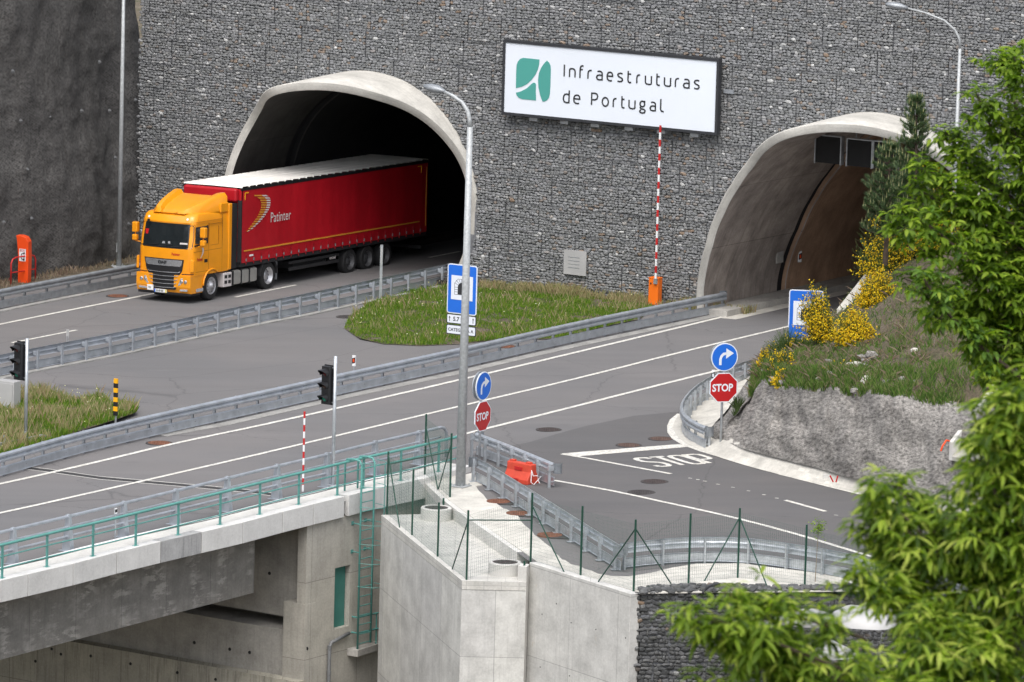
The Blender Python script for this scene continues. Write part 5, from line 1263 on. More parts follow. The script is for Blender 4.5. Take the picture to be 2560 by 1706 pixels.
# emergency phone
ph = thing('emergency_phone', 'bright orange roadside emergency phone pillar lettered SOS', 'emergency phone', at(57, 710), R(-18))
m = MB(); H_ = rise(at(57, 710), 590).z-at(57, 710).z
m.prism([V((-.3, -.02, H_)), V((-.26, -.02, H_*.9)), V((-.2, -.02, H_*.55)), V((-.2, -.02, 0)), V((.2, -.02, 0)), V((.22, -.02, H_*.55)), V((.2, -.02, H_*.88)), V((.1, -.02, H_*.97)), V((-.08, -.02, H_))], V((0, .34, 0))); m.build('pillar', M['orangered'], ph, local=True, bevel=.02)
m = MB(); m.box((-.02, -.025, H_*.6), .26, .01, .46); m.build('white_panel', M['white'], ph, local=True)
ltext(ph, 'SOS', -.13, H_*.6+.13, -.034, .12, M['red'], .95, .003)
m = MB(); m.tube([(.05, -.034, H_*.6+.08), (-.05, -.034, H_*.6+.05), (-.08, -.034, H_*.6-.05), (-.05, -.034, H_*.6-.14), (.04, -.034, H_*.6-.17)], .016, 6); m.box((.05, -.036, H_*.6+.075), .05, .02, .07); m.box((.045, -.036, H_*.6-.165), .05, .02, .07); m.build('handset_symbol', M['black'], ph, local=True)
for (xs, lab) in (((-60, 22), 'red tube hoop rail left of the orange phone pillar'), ((27, 88), 'red tube hoop rail behind the orange phone pillar')):
    a, b = at(xs[0], 716), at(xs[1], 706); pr_ = thing('hoop_rail', lab, 'rail', a, group='red tube hoop rails'); up = V((0, 0, 1)); m = MB(); H2 = 1.05
    m.tube([a, a+up*(H2-.2), a+up*(H2-.05)+(b-a)*.06, a+up*H2+(b-a)*.2, b+up*H2-(b-a)*.2, b+up*(H2-.05)-(b-a)*.06, b+up*(H2-.2), b], .03, 8); m.build('hoop', M['redpaint'], pr_, smooth=True)
    m = MB(); m.tube([a+up*.5, b+up*.5], .022, 8); m.build('cross_bar', M['redpaint'], pr_)
# white cabinet
p = at(10, 1030); cb_ = thing('utility_cabinet', 'pale grey utility cabinet at the left edge behind the grass', 'cabinet', p, R(-30)); H_ = rise(p, 953).z-p.z
m = MB(); m.box((0, .2, H_/2), .75, .4, H_); m.build('body', M['greylens'], cb_, local=True, bevel=.015); m = MB(); m.box((0, -.012, H_/2), .66, .02, H_*.86); m.build('door', M['greylens'], cb_, local=True, bevel=.006); m = MB(); m.lathe((-.22, -.022, H_*.75), [(.03, 0), (.03, .02)], 8, ax=V((0, -1, 0))); m.build('lock', M['black'], cb_, local=True)
# manholes
MH = [(1372, 1075, 'iron', 'round iron manhole cover on the pale tarmac near the stop line tip', .35), (1572, 1114, 'rust', 'rusty manhole cover just above the stop line', .35), (1652.6, 1098, 'rust', 'rusty manhole cover beside the curved white kerb line', .35), (1636.7, 1205, 'iron', 'brown manhole cover in the side road below the painted word', .36), (1603.7, 1231.8, 'patch', 'grey worn manhole cover touching the lower white line', .36),
      (1246, 1256, 'rustcover', 'rusty manhole cover nearest the lamp post, beside the sloping guardrail', .36), (1296, 1286, 'rustcover', 'bright rust manhole cover, second down beside the sloping guardrail', .37), (1374, 1340, 'rustcover', 'rusty manhole cover lowest beside the sloping guardrail', .37), (294, 741, 'rustcover', 'rusty manhole cover in the lorry lane left of the cab', .36), (398, 1108.6, 'rustcover', 'rusty manhole cover beside the long near guardrail', .36), (870, 793, 'patch', 'grey flush manhole cover on the paved median', .36), (1262, 867, 'rustcover', 'manhole cover glimpsed behind the long near guardrail', .34)]
for x, y, mt, lab, r in MH:
    p = at(x, y, .0); big = mt == 'rustcover' and x > 1200 and y > 1200
    mh = thing('manhole_cover', lab, 'manhole cover', p, group='round manhole covers in the tarmac')
    m = MB(); hh = .034 if big else .014; m.lathe((.35 if big else 0, 0, -.03), [(r*(1.5 if big else 1.22), 0), (r*(1.5 if big else 1.2), .03+hh), (.01, .03+hh)], 28, capb=False, capt=False)
    m.v = [(a*1.0, b*(.95 if not big else 1.0)+.03*math.sin(a*7), c) for a, b, c in m.v]; m.build('surround', M['patch'], mh, local=True)
    m = MB(); m.lathe((0, 0, 0), [(r, 0), (r, hh+.006), (r*.93, hh+.01), (r*.92, hh+.003), (.01, hh+.003)], 28, capb=False, capt=False)
    for i in range(-4, 5):
        for j in range(-4, 5):
            if i*i+j*j < 18: m.box((i*.07, j*.07, hh+.005), .035, .035, .008, .785)
    m.build('cover', M['oldcover'] if mt == 'rust' else M['rustcover'] if mt == 'rustcover' else M['iron'] if mt == 'iron' else M['patch'], mh, local=True)
# red plastic barrier block lying between the guardrails
p = at(1303, 1206); rb = thing('plastic_barrier_block', 'faded red plastic road barrier block standing between two guardrails', 'barrier block', p, R(-42))
m = MB(); KB = .88
m.prism([V((-.5, -.28, 0)), V((-.5, .28, 0)), V((-.5, .28, .14)), V((-.5, .14, .38)), V((-.5, .12, .62)), V((-.5, -.12, .62)), V((-.5, -.14, .38)), V((-.5, -.28, .14))], V((1.0, 0, 0))); m.build('body', M['plasticred'], rb, local=True, bevel=.03)
for x in (-.36, .3): m = MB(); m.box((x, 0, .64), .16, .16, .06); m.build('lug', M['plasticred'], rb, local=True, bevel=.01)
m = MB(); m.box((0, -.15, .45), .3, .03, .1); m.box((0, -.25, .1), .25, .06, .12); m.build('recess', M['redpaint'], rb, local=True)
m = MB(); m.tube([(.5, -.1, .45), (.62, -.15, .3), (.75, -.1, .32), (.7, .0, .15), (.85, -.1, .1)], .012, 5); m.tube([(.5, -.1, .4), (.58, -.2, .1), (.7, -.2, .05), (.85, -.05, .3)], .012, 5); m.build('tie_wire', M['white'], rb, local=True)
# channel, basin, block with two red stubs
bs = thing('catch_basin', 'open pale concrete catch basin at the foot of the bank channel', 'basin', D(2135, 1065)); e1, e2 = V((1, .05, 0)), V((-.1, 1, 0)); o_ = cH(1624, 1548, .0)
for a, b, c in ((V((0, 0, 0)), e1*1.7, e2*.14), (e2*1.3, e1*1.7, e2*.14), (e2*.14, e1*.14, e2*1.16), (e1*1.56+e2*.14, e1*.14, e2*1.16)):
    m = MB(); m.obox(o_+a-V((0, 0, .2)), b, c, V((0, 0, 1.15))); m.build('side_wall', M['walk'], bs)
ch = thing('drain_channel', 'concrete stepped drain channel running down the bank behind the leaves', 'channel', cH(2100, 900, 3))
c0, c1 = atY(2372, 1150, 182.4), atY(2575, 880, 184.6); t_ = (c1-c0); m = MB(); sd = V((t_.y, -t_.x, 0)).normalized()
m.obox(c0, t_, sd*.14, V((0, 0, .55))); m.build('side_wall', M['walk'], ch); m = MB(); m.obox(c0+sd*1.1, t_, sd*.14, V((0, 0, .55))); m.build('side_wall', M['walk'], ch); m = MB(); m.obox(c0+sd*.14, t_, sd*.96, V((0, 0, .12))); m.build('bed', M['conc_under'], ch)
hd = thing('red_handle', 'orange red bent bar handle on the channel wall beside the bank', 'handle', cH(1865, 1260, .9)); m = MB(); m.tube([atY(2352, 1128, 182.1), atY(2356, 1116, 182.1), atY(2366, 1101, 182.2), atY(2373, 1103, 182.3)], .03, 6); m.build('bar', M['orangered'], hd)
bkz = .16
bk = thing('concrete_block', 'flat white concrete block with two red stubs at the road edge', 'block', cH(1190, 1490)); m = MB(); m.box(cH(1192, 1492)+V((0, 0, bkz)), .62, .45, .26, R(-25)); m.build('block', M['walk'], bk, bevel=.01)
for dx in (-.03, .05): m = MB(); q = cH(1190, 1484, .30); m.tube([q+V((dx, 0, 0)), q+V((dx*3-.05, 0, .2))], .025, 6); m.build('stub', M['redpaint'], bk)

ww_ = thing('wing_wall', 'sloping concrete wing wall right of the right tunnel, beside the broom', 'wall', cHY(1230, 430, 204))
a_, b_ = cHY(1205, 425, 199.2), cHY(1375, 212, 203.5); m = MB(); m.obox(a_-V((0, 0, 2.5)), b_-a_, V((.75, .1, -.12)), V((0, 0, 2.5))); m.build('wall', M['gutter'], ww_)

# ================================================================= ARTICULATED LORRY
ta, tpi, tro = 5.11443073e-01, -2.10019605e-02, -1.53123633e-02
av = V((math.sin(ta)*math.cos(tpi), math.cos(ta)*math.cos(tpi), math.sin(tpi))); b0 = V((-math.cos(ta), math.sin(ta), 0)); u0 = av.cross(b0)
bv = math.cos(tro)*b0+math.sin(tro)*u0; uv_ = -math.sin(tro)*b0+math.cos(tro)*u0
o_ = V((-10.066, 225.902, -.3455))
MT = Matrix(((-av.x, -bv.x, uv_.x, o_.x), (-av.y, -bv.y, uv_.y, o_.y), (-av.z, -bv.z, uv_.z, o_.z), (0, 0, 0, 1)))
lo = thing('articulated_lorry', 'articulated lorry with orange yellow cab and long red curtain sided trailer leaving the left tunnel', 'lorry', M=MT)
M['cab'] = plain('cab_paint', (.80, .30, .006), .34, 0, .08, 1.5, coat=.35)
M['curtain'] = plain('red_curtain', (.40, .006, .014), .42, 0, .12, .9)
M['curtain_d'] = plain('dark_red_curtain', (.25, .006, .012), .5, 0, .12, 2)
M['tarp'] = plain('white_roof_sheet', (.72, .70, .66), .6, 0, .12, .8)
M['glass'] = plain('dark_glass', (.012, .016, .018), .04, 0, .2, 2, spec=.9)
M['chrome'] = plain('silver_trim', (.55, .56, .58), .25, .8, .05, 3)
M['alloy'] = plain('alloy_wheel', (.5, .5, .52), .35, .7, .15, 6)
M['tank'] = plain('tank_aluminium', (.42, .42, .40), .4, .6, .12, 4)
M['chassis'] = plain('black_chassis', (.018, .018, .02), .6, 0, .2, 4)
M['chassis2'] = plain('dull_rim', (.09, .09, .095), .5, .3, .2, 6)
M['gold'] = plain('gold_print', (.62, .27, .03), .5, 0, .05, 2)
M['silverprint'] = plain('silver_print', (.6, .56, .55), .5, 0, .05, 2)
M['lampglass'] = plain('headlamp_glass', (.55, .57, .6), .12, .5, .25, 12)
M['plateyellow'] = plain('plate_yellow', (.7, .6, .2), .5, 0, .05, 2)
def T(m, name, mat, par=None, **k): return m.build(name, M[mat] if isinstance(mat, str) else mat, par or lo, local=True, **k)
def tb_(name, mat, x0, x1, y0, y1, z0, z1, bevel=0, par=None):
    m = MB(); m.obox((x0, y0, z0), (x1-x0, 0, 0), (0, y1-y0, 0), (0, 0, z1-z0)); return T(m, name, mat, par, bevel=bevel)
YN, YF = -.06, -2.44
def ring(z, xf, inset, rc, xr=.78, bow=.09, n=7):
    """plan outline of the cab at height z, starting at the near rear corner, forwards round the front"""
    y0, y1 = YN-inset, YF+inset; cy = (y0+y1)/2; hw = (y0-y1)/2; out = [(xr, y0)]
    for i in range(n+1):
        a = R(90-90*i/n); out.append((xf-bow-rc+rc*math.cos(a), y0-rc+rc*math.sin(a)))
    for i in range(1, n):
        y = (y0-rc)+(y1-y0+2*rc)*i/n; out.append((xf-bow*((y-cy)/(hw-rc))**2*1.0, y))
    for i in range(n+1):
        a = R(-90*i/n); out.append((xf-bow-rc+rc*math.cos(a), y1+rc+rc*math.sin(a)))
    out.append((xr, y1)); return [V((x, y, z)) for x, y in out]
levels = [(.98, 3.30, 0, .26), (1.25, 3.30, 0, .26), (1.6, 3.30, 0, .26), (1.9, 3.30, 0, .24), (2.02, 3.28, .005, .23), (2.4, 3.22, .02, .22), (2.82, 3.14, .04, .22), (2.9, 3.16, .045, .24), (3.1, 3.08, .07, .26), (3.19, 2.98, .12, .28), (3.22, 2.85, .2, .28)]
m = MB(); rs = [ring(*l) for l in levels]; n = len(rs[0])
for r_ in rs: m.v += [tuple(p) for p in r_]
m.f = [(j*n+i, (j+1)*n+i, (j+1)*n+(i+1) % n, j*n+(i+1) % n) for j in range(len(rs)-1) for i in range(n)]+[tuple(range((len(rs)-1)*n, len(rs)*n))[::-1], tuple(range(n))]; m.mi = [0]*len(m.f)
cab = T(m, 'cab_body', 'cab', smooth=True)
for p in cab.data.polygons: p.use_smooth = len(p.vertices) == 4
cab.data.set_sharp_from_angle(angle=R(32))
def xf_at(z):
    for a, b in zip(levels, levels[1:]):
        if z <= b[0]: k = (z-a[0])/(b[0]-a[0]); return a[1]+(b[1]-a[1])*k, a[2]+(b[2]-a[2])*k, a[3]+(b[3]-a[3])*k
    return levels[-1][1:]
def fpt(y, z, off=0.0):
    """point on the cab front at y,z"""
    xf, ins, rc = xf_at(z); y0, y1 = YN-ins, YF+ins; cy = (y0+y1)/2; hw = (y0-y1)/2; bow = .09
    d = abs(y-cy)-(hw-rc)
    x = xf-bow*((y-cy)/(hw-rc))**2 if d <= 0 else xf-bow-rc+math.sqrt(max(0, rc*rc-d*d))
    return V((x+off, y, z))
def fpanel(name, mat, poly, off=.01, th=.02, nz=1, par=None):
    """panel following the cab front: poly of (y,z) given as left and right edges over rows"""
    m = MB(); cols = 12; rows_ = []
    for (yl, yr, z) in poly: rows_.append([fpt(yl+(yr-yl)*i/cols, z, off) for i in range(cols+1)])
    k = cols+1
    for r_ in rows_: m.v += [tuple(p) for p in r_]
    m.f = [(j*k+i, j*k+i+1, (j+1)*k+i+1, (j+1)*k+i) for j in range(len(rows_)-1) for i in range(cols)]
    n0 = len(m.v); m.v += [(p[0]-th, p[1], p[2]) for p in m.v]
    bd = [i for i in range(k)]+[j*k+cols for j in range(1, len(rows_))]+[(len(rows_)-1)*k+i for i in range(cols-1, -1, -1)]+[j*k for j in range(len(rows_)-2, 0, -1)]
    m.f += [(bd[i], bd[i-1], bd[i-1]+n0, bd[i]+n0) for i in range(len(bd))]; m.mi = [0]*len(m.f)
    a, b, c = (V(m.v[q]) for q in m.f[0][:3])
    if (b-a).cross(c-a).x < 0: m.f = [f[::-1] for f in m.f]
    return T(m, name, mat, par, smooth=False)
ws = fpanel('windscreen', 'glass', [(-2.33, -.17, 1.98), (-2.37, -.13, 2.04), (-2.38, -.12, 2.4), (-2.35, -.15, 2.76), (-2.31, -.19, 2.82)], .012)
fpanel('windscreen_rubber', 'black', [(-2.36, -.14, 1.95), (-2.41, -.09, 2.04), (-2.41, -.09, 2.4), (-2.38, -.12, 2.79), (-2.34, -.16, 2.85)], .006)
for a, b in ((-2.1, -1.5), (-1.5, -.9), (-.95, -.35)):
    m = MB(); m.tube([fpt(a, 2.0, .03), fpt(b, 2.09, .035)], .012, 5); T(m, 'wiper', 'black')
fpanel('dash_papers', 'silverprint', [(-.62, -.3, 2.12), (-.60, -.32, 2.18)], .014, .004, par=ws); fpanel('dash_trinket', 'lampglass', [(-1.1, -1.0, 2.12), (-1.09, -1.01, 2.2)], .014, .004, par=ws); fpanel('dash_trinket', 'lampglass', [(-1.35, -1.22, 2.11), (-1.33, -1.24, 2.19)], .014, .004, par=ws)
fpanel('pennant', 'red', [(-2.15, -2.03, 2.4), (-2.17, -2.01, 2.58)], .014, .004, par=ws)
grl = fpanel('grille', 'black', [(-1.75, -.75, .44), (-1.86, -.64, .56), (-1.92, -.58, 1.0), (-2.02, -.48, 1.15), (-2.12, -.42, 1.56)], .022)
fpanel('silver_badge_bar', 'chrome', [(-1.96, -.55, 1.3), (-2.02, -.5, 1.36), (-2.06, -.47, 1.51), (-2.0, -.52, 1.53)], .035, par=grl)
for i, z in enumerate((.52, .66, .80, .94, 1.08)):
    hw = .52+.045*i; m = MB(); m.tube([fpt(-1.25-hw, z+.035, .03), fpt(-1.25-hw+.07, z, .045), fpt(-1.25, z-.012, .05), fpt(-1.25+hw-.07, z, .045), fpt(-1.25+hw, z+.035, .03)], .013, 6); T(m, 'chrome_bar', 'chrome', grl)
def ftext(t_, y, z, size, mat, sx=1, bold=0, off=.05, nm='lettering'):
    m = text_mb(t_, size, sx, bold); m.v = [tuple(fpt(y+p[0], z+p[1], off)) for p in m.v]; T(m, nm, mat)
ftext('DAF', -1.47, 1.375, .155, 'ink', 1.25, .008, .055)
ftext('Patinter', -.92, 1.70, .135, 'red', .78, .004, .006)
# lower body: bumper, steps, wheel arch
def side_profile():
    arc = [(1.90+.57*math.cos(R(a)), .55+.57*math.sin(R(a))) for a in range(128, -1, -8)]
    return [(3.22, .33), (3.30, .55), (3.30, .985), (.66, .985)]+arc+[(2.48, .33)]
pr = side_profile()
m = MB(); m.prism([V((x, YN-.02, z)) for x, z in pr], V((0, YF-YN+.04, 0))); lb = T(m, 'lower_body', 'cab', bevel=.06)
tb_('cab_rear_fairing', 'cab', .58, .80, -.20, -.03, 1.0, 3.45, .04); tb_('cab_rear_fairing', 'cab', .58, .80, -2.46, -2.3, 1.0, 3.45, .04)
m = MB(); m.tube([(1.90+.585*math.cos(R(a)), YN+.015, .55+.585*math.sin(R(a))) for a in range(130, -3, -8)], .035, 6); T(m, 'wheel_arch_lip', 'cab', smooth=True)
fpanel('lower_body_gap', 'black', [(-2.44, -2.0, 1.02), (-2.44, -2.0, 1.045)], .012, .01); fpanel('lower_body_gap', 'black', [(-.5, -.06, 1.02), (-.5, -.06, 1.045)], .012, .01)
for s_ in (0, 1):
    def Y(y): return y if s_ == 0 else YN+YF-y
    m = MB(); q = [(-.62, .60), (-.12, .68), (-.07, .92), (-.5, .88)]
    vs = [V((3.31-.02 if y < -.2 else 3.2, Y(y), z)) for y, z in q]; m.prism(vs, V((.03, 0, 0))); T(m, 'headlight', 'lampglass', bevel=.015)
    m = MB(); 
    for y in (-.3, -.47): m.lathe((3.305, Y(y), .76), [(.07, 0), (.055, .02), (.02, .028)], 12, ax=V((1, 0, 0)))
    T(m, 'headlight_lens', 'chrome')['kind'] = 'stuff'
    m = MB(); m.prism([V((3.27, Y(y), z)) for y, z in ((-.55, .41), (-.22, .42), (-.2, .49), (-.5, .48))], V((.04, 0, 0))); T(m, 'fog_light', 'lampglass')
    m = MB(); m.prism([V((3.10, Y(-.05), z)) for z in (1.12, 1.56)]+[V((3.20, Y(-.15), 1.60)), V((3.24, Y(-.15), 1.12))], V((.1, Y(0)-Y(-.05), 0))); T(m, 'air_deflector', 'cab', bevel=.03)
    m = MB(); m.lathe(fpt(Y(-.42), 3.02, 0), [(.05, 0), (.04, .02)], 10, ax=V((1, 0, .3))); T(m, 'roof_marker_lamp', 'white')
    # mirrors
    ym = .16 if s_ == 0 else -2.78
    tb_('mirror', 'cab', 2.78, 2.98, ym-.09, ym+.14, 2.38, 2.76, .04); tb_('lower_mirror', 'cab', 2.80, 2.97, ym-.09, ym+.12, 2.08, 2.30, .04)
    m = MB(); m.tube([(2.85, YN if s_ == 0 else YF, 2.03), (2.86, ym, 2.06), (2.86, ym, 2.4)], .022, 6); T(m, 'mirror_arm', 'cab')
tb_('washer_sensor', 'black', 3.2, 3.26, -2.02, -1.93, 2.86, 2.96, .01)
tb_('bumper_lip', 'black', 2.55, 3.24, -2.38, -.12, .24, .34, .02)
tb_('white_plate', 'white', 3.31, 3.335, -1.93, -1.66, .36, .56, .008)
tb_('number_plate', 'white', 3.31, 3.33, -1.62, -1.08, .31, .43); tb_('plate_blue_end', 'blue', 3.331, 3.334, -1.62, -1.57, .31, .43); tb_('plate_yellow_end', 'plateyellow', 3.331, 3.334, -1.15, -1.08, .31, .43)
m = text_mb('33-SF-03', .1, .9, .003); m.v = [(3.336, -1.55+p[0], .335+p[1]) for p in m.v]; T(m, 'plate_lettering', 'ink')
m = text_mb('TIR', .09, .9, .002); m.v = [(3.34, -1.88+p[0], .43+p[1]) for p in m.v]; T(m, 'plate_lettering', 'ink')
tb_('side_marker_strip', 'lampglass', 2.5, 2.95, -.06, -.035, .38, .5)
# cab side
tb_('door_window', 'glass', 2.22, 3.02, YN-.03, YN+.006, 2.14, 2.76, .03)
m = MB(); m.prism([V((x, YN+.012, z)) for x, z in ((2.2, 2.78), (2.2, 2.12), (3.07, 2.05), (3.07, 2.1), (2.25, 2.17), (2.25, 2.78))], V((0, -.03, 0))); T(m, 'window_frame', 'black')
M['seam'] = plain('panel_gap', (.28, .10, .004), .6, 0, .05, 1)
for (x0, x1, z0, z1) in ((2.12, 2.135, 1.15, 2.85), (1.2, 1.212, 1.0, 3.1), (1.2, 3.12, 1.85, 1.862), (1.2, 2.12, 2.80, 2.812), (1.45, 2.0, 2.02, 2.03), (1.45, 1.46, 2.02, 2.7), (1.2, 3.1, 2.93, 2.94), (2.12, 3.0, 1.10, 1.112)): tb_('panel_line', 'seam', x0, x1, YN-.02, YN+.003, z0, z1)
tb_('door_handle', 'black', 2.2, 2.42, YN-.01, YN+.012, 1.42, 1.54, .01)
def side_text(t_, x, z, size, mat, sx=1, bold=0, y=YN+.006, nm='lettering'):
    m = text_mb(t_, size, sx, bold); m.v = [(x-p[0], y, z+p[1]) for p in m.v]; return T(m, nm, mat)
side_text('Patinter', 2.92, 1.50, .17, 'red', .72, .004)
m = MB(); q = [(2.62, 1.98), (2.50, 1.97), (2.46, 1.88), (2.5, 1.76), (2.6, 1.65), (2.72, 1.58), (2.62, 1.70), (2.56, 1.8), (2.57, 1.9)]; m.prism([V((x, YN+.004, z)) for x, z in q], V((0, .003, 0))); T(m, 'door_swoosh', 'silverprint')
# roof spoiler
m = MB(); P_ = []
prof = [(2.95, 3.22, .5, 3.30), (2.75, 3.20, .36, 3.42), (2.3, 3.20, .22, 3.56), (1.7, 3.20, .12, 3.72), (1.1, 3.20, .04, 3.86), (.85, 3.20, .02, 3.87)]
for x, z0, ins, zt in prof:
    y0, y1 = YN-ins, YF+ins; P_.append([V((x, y0, z0)), V((x, y0-.03, zt-.14)), V((x, y0-.14, zt-.02)), V((x, y0-.32, zt-.03)), V((x, y0-.42, zt-.16)), V((x, (y0+y1)/2, zt-.17)), V((x, y1+.42, zt-.16)), V((x, y1+.32, zt-.03)), V((x, y1+.14, zt-.02)), V((x, y1+.03, zt-.14)), V((x, y1, z0))])
k = len(P_[0])
P_.insert(0, [V((3.06-.1*abs(i-5)/5*.6, p.y, 3.2+.02*(5-abs(i-5))/5)) for i, p in enumerate(P_[0])])
for r_ in P_: m.v += [tuple(p) for p in r_]
m.f = [(j*k+i, j*k+i+1, (j+1)*k+i+1, (j+1)*k+i) for j in range(len(P_)-1) for i in range(k-1)]+[tuple(range((len(P_)-1)*k, len(P_)*k))]; m.mi = [0]*len(m.f)
a, b, c = (V(m.v[q]) for q in m.f[4][:3])
if (b-a).cross(c-a).z < 0: m.f = [f[::-1] for f in m.f]
o = T(m, 'roof_spoiler', 'cab', smooth=True); o.data.set_sharp_from_angle(angle=R(40))
tb_('roof_rear', 'cab', .78, 1.3, YF+.02, YN-.02, 3.15, 3.5, .03)
# tractor chassis
tb_('frame_rail', 'chassis', -3.0, 2.9, -.95, -.78, .55, .85); tb_('frame_rail', 'chassis', -3.0, 2.9, -1.75, -1.58, .55, .85)
tb_('rear_wall_panel', 'chassis', .05, .6, -2.35, -.15, 1.0, 3.4); tb_('catwalk', 'chassis', -1.3, .6, -2.3, -.2, .86, .95)
for x0, x1 in ((-1.26, -.72), (-.70, -.16), (-.14, .42)): tb_('fuel_tank', 'tank', x0, x1, -.62, -.04, .40, .92, .07)
for x in (-.71, -.15, .43): tb_('tank_strap', 'chassis', x-.02, x+.02, -.64, -.028, .385, .935)
tb_('battery_box', 'silverprint', .52, 1.08, -.55, -.05, .38, .90, .02)
for z in (.5, .7): tb_('box_step', 'chassis', .58, .76, -.052, -.044, z, z+.12); tb_('box_step', 'chassis', .84, 1.02, -.052, -.044, z, z+.12)
def wheel(x, ynear, r, dual=False, alloy=True, nm='wheel'):
    w0 = MB(); c = V((x, ynear, r)); w_ = .32
    w0.lathe(c-V((0, w_, 0)), [(r*.55, 0), (r*.93, .01), (r, .05), (r, w_-.05), (r*.93, w_-.01), (r*.62, w_)], 36, ax=V((0, 1, 0)), capt=False); o = T(w0, 'wheel', 'rubber', smooth=True); o.data.set_sharp_from_angle(angle=R(40))
    m = MB(); 
    if dual: m.lathe(c-V((0, .2, 0)), [(r*.62, .2), (r*.58, .19), (r*.52, .06), (r*.3, .03), (r*.28, .1), (.01, .1)], 28, ax=V((0, 1, 0)), capt=False, capb=False)
    else: m.lathe(c-V((0, .06, 0)), [(r*.62, .06), (r*.58, .05), (r*.5, .02), (r*.34, .07), (r*.22, .1), (r*.2, .14), (.01, .15)], 28, ax=V((0, 1, 0)), capt=False, capb=False)
    T(m, 'rim', 'alloy' if alloy else 'chassis2', o, smooth=True)
    for i in range(10):
        a = i*math.pi/5; q = c+V((math.cos(a)*r*.42, -.135 if dual else -.02, math.sin(a)*r*.42)); m = MB(); m.lathe(q, [(r*.045, 0), (r*.04, .008)], 8, ax=V((0, 1, 0))); T(m, 'rim_hole', 'black', o)
for yn in (-.07, -2.1): wheel(1.90, yn, .52, False)
for yn in (-.07, -2.1): wheel(-2.08, yn, .52, True)
for x in (-8.0, -9.31, -10.62):
    for yn in (-.08, -2.12): wheel(x, yn, .50, True, False)
    tb_('axle', 'chassis', x-.07, x+.07, -2.2, -.3, .42, .56)
for x in (1.90, -2.08): tb_('axle', 'chassis', x-.07, x+.07, -2.2, -.3, .45, .6)
m = MB(); arc = [(-2.08+.62*math.cos(R(a)), .56+.62*math.sin(R(a))) for a in range(0, 181, 15)]; arc2 = [(-2.08+.58*math.cos(R(a)), .56+.58*math.sin(R(a))) for a in range(180, -1, -15)]
m.prism([V((x, -.04, z)) for x, z in arc+arc2], V((0, -.6, 0))); T(m, 'mudguard', 'chassis')
m = MB(); m.prism([V((x, -1.9, z)) for x, z in arc+arc2], V((0, -.56, 0))); T(m, 'mudguard', 'chassis')
# trailer
YT = -2.55
tb_('trailer_floor', 'chassis', -13.58, -.02, YT+.03, -.03, 1.02, 1.2); tb_('trailer_frame', 'chassis', -13.4, -.5, -.95, -.75, .8, 1.02); tb_('trailer_frame', 'chassis', -13.4, -.5, -1.8, -1.6, .8, 1.02)
tb_('front_bulkhead', 'curtain', -.05, 0, YT+.03, -.03, 1.2, 3.9, .015); tb_('rear_door', 'silverprint', -13.6, -13.55, YT+.02, -.02, 1.2, 3.9)
m = MB(); n = 66; top, bot = 3.86, 1.17
for i in range(n+1):
    x = -.06-13.5*i/n; q = math.sin(i*2.1)*.008+math.sin(i*.7)*.008
    for j, z in enumerate((bot, 1.3, 1.46, 1.6, 2.4, 3.2, top)):
        m.v.append((x, -.005+q*(1 if 0 < j < 6 else .3)+(.012*math.sin(i*math.pi/1.5)*(j < 2)), z))
k = 7; m.f = [(i*k+j, i*k+j+1, (i+1)*k+j+1, (i+1)*k+j) for i in range(n) for j in range(k-1)]; m.mi = [0]*len(m.f)
a, b, c = (V(m.v[q]) for q in m.f[0][:3])
if (b-a).cross(c-a).y < 0: m.f = [f[::-1] for f in m.f]
cur = T(m, 'side_curtain', 'curtain', smooth=True)
tb_('side_curtain', 'curtain', -13.56, -.06, YT, YT+.02, 1.17, 3.86)
tb_('cant_rail', 'black', -13.6, 0, -.06, .008, 3.85, 3.955); tb_('cant_rail', 'black', -13.6, 0, YT-.008, YT+.06, 3.85, 3.955)
m = MB(); n = 27
for i in range(n):
    x0, x1 = -13.6*i/n, -13.6*(i+1)/n; z = 3.958; q = .045
    for xa, za in ((x0, z), (x0-.06, z+q), (x1+.06, z+q)): m.v += [(xa, -.0, za-.0), (xa, YT/2, za+.012), (xa, YT, za)]
m.v += [(-13.6, 0, 3.958), (-13.6, YT/2, 3.97), (-13.6, YT, 3.958)]
k = len(m.v)//3; m.f = [(i*3+j, i*3+j+1, (i+1)*3+j+1, (i+1)*3+j) for i in range(k-1) for j in range(2)]; m.mi = [0]*len(m.f)
a, b, c = (V(m.v[q]) for q in m.f[0][:3])
if (b-a).cross(c-a).z < 0: m.f = [f[::-1] for f in m.f]
T(m, 'roof_sheet', 'tarp')
tb_('roof_front_cap', 'curtain', -.02, .22, YT+.12, -.12, 3.45, 3.93, .07); tb_('front_corner_post', 'chassis', -.03, .04, -.14, .004, 1.2, 3.5)
tb_('yellow_stripe', 'gold', -13.0, -.2, -.02, .012, 1.585, 1.635)
for x, z0, z1 in ((-.2, 3.5, 3.78), (-13.05, 3.5, 3.78)): tb_('corner_mark', 'yellow', x-.03, x+.0, 0, .014, z0, z1)
tb_('corner_mark', 'yellow', -.46, -.2, 0, .014, 3.74, 3.78); tb_('corner_mark', 'yellow', -13.05, -12.8, 0, .014, 3.74, 3.78); tb_('rear_mark', 'gold', -13.5, -13.46, 0, .014, 1.4, 3.7)
for i in range(25):
    x = -.35-.53*i; tb_('curtain_strap', 'curtain_d', x-.02, x+.02, .0, .022, 1.1, 1.46); tb_('strap_buckle', 'steel_d', x-.03, x+.03, .018, .034, 1.22, 1.32)
tb_('side_label', 'white', -.85, -.6, 0, .016, 1.38, 1.44)
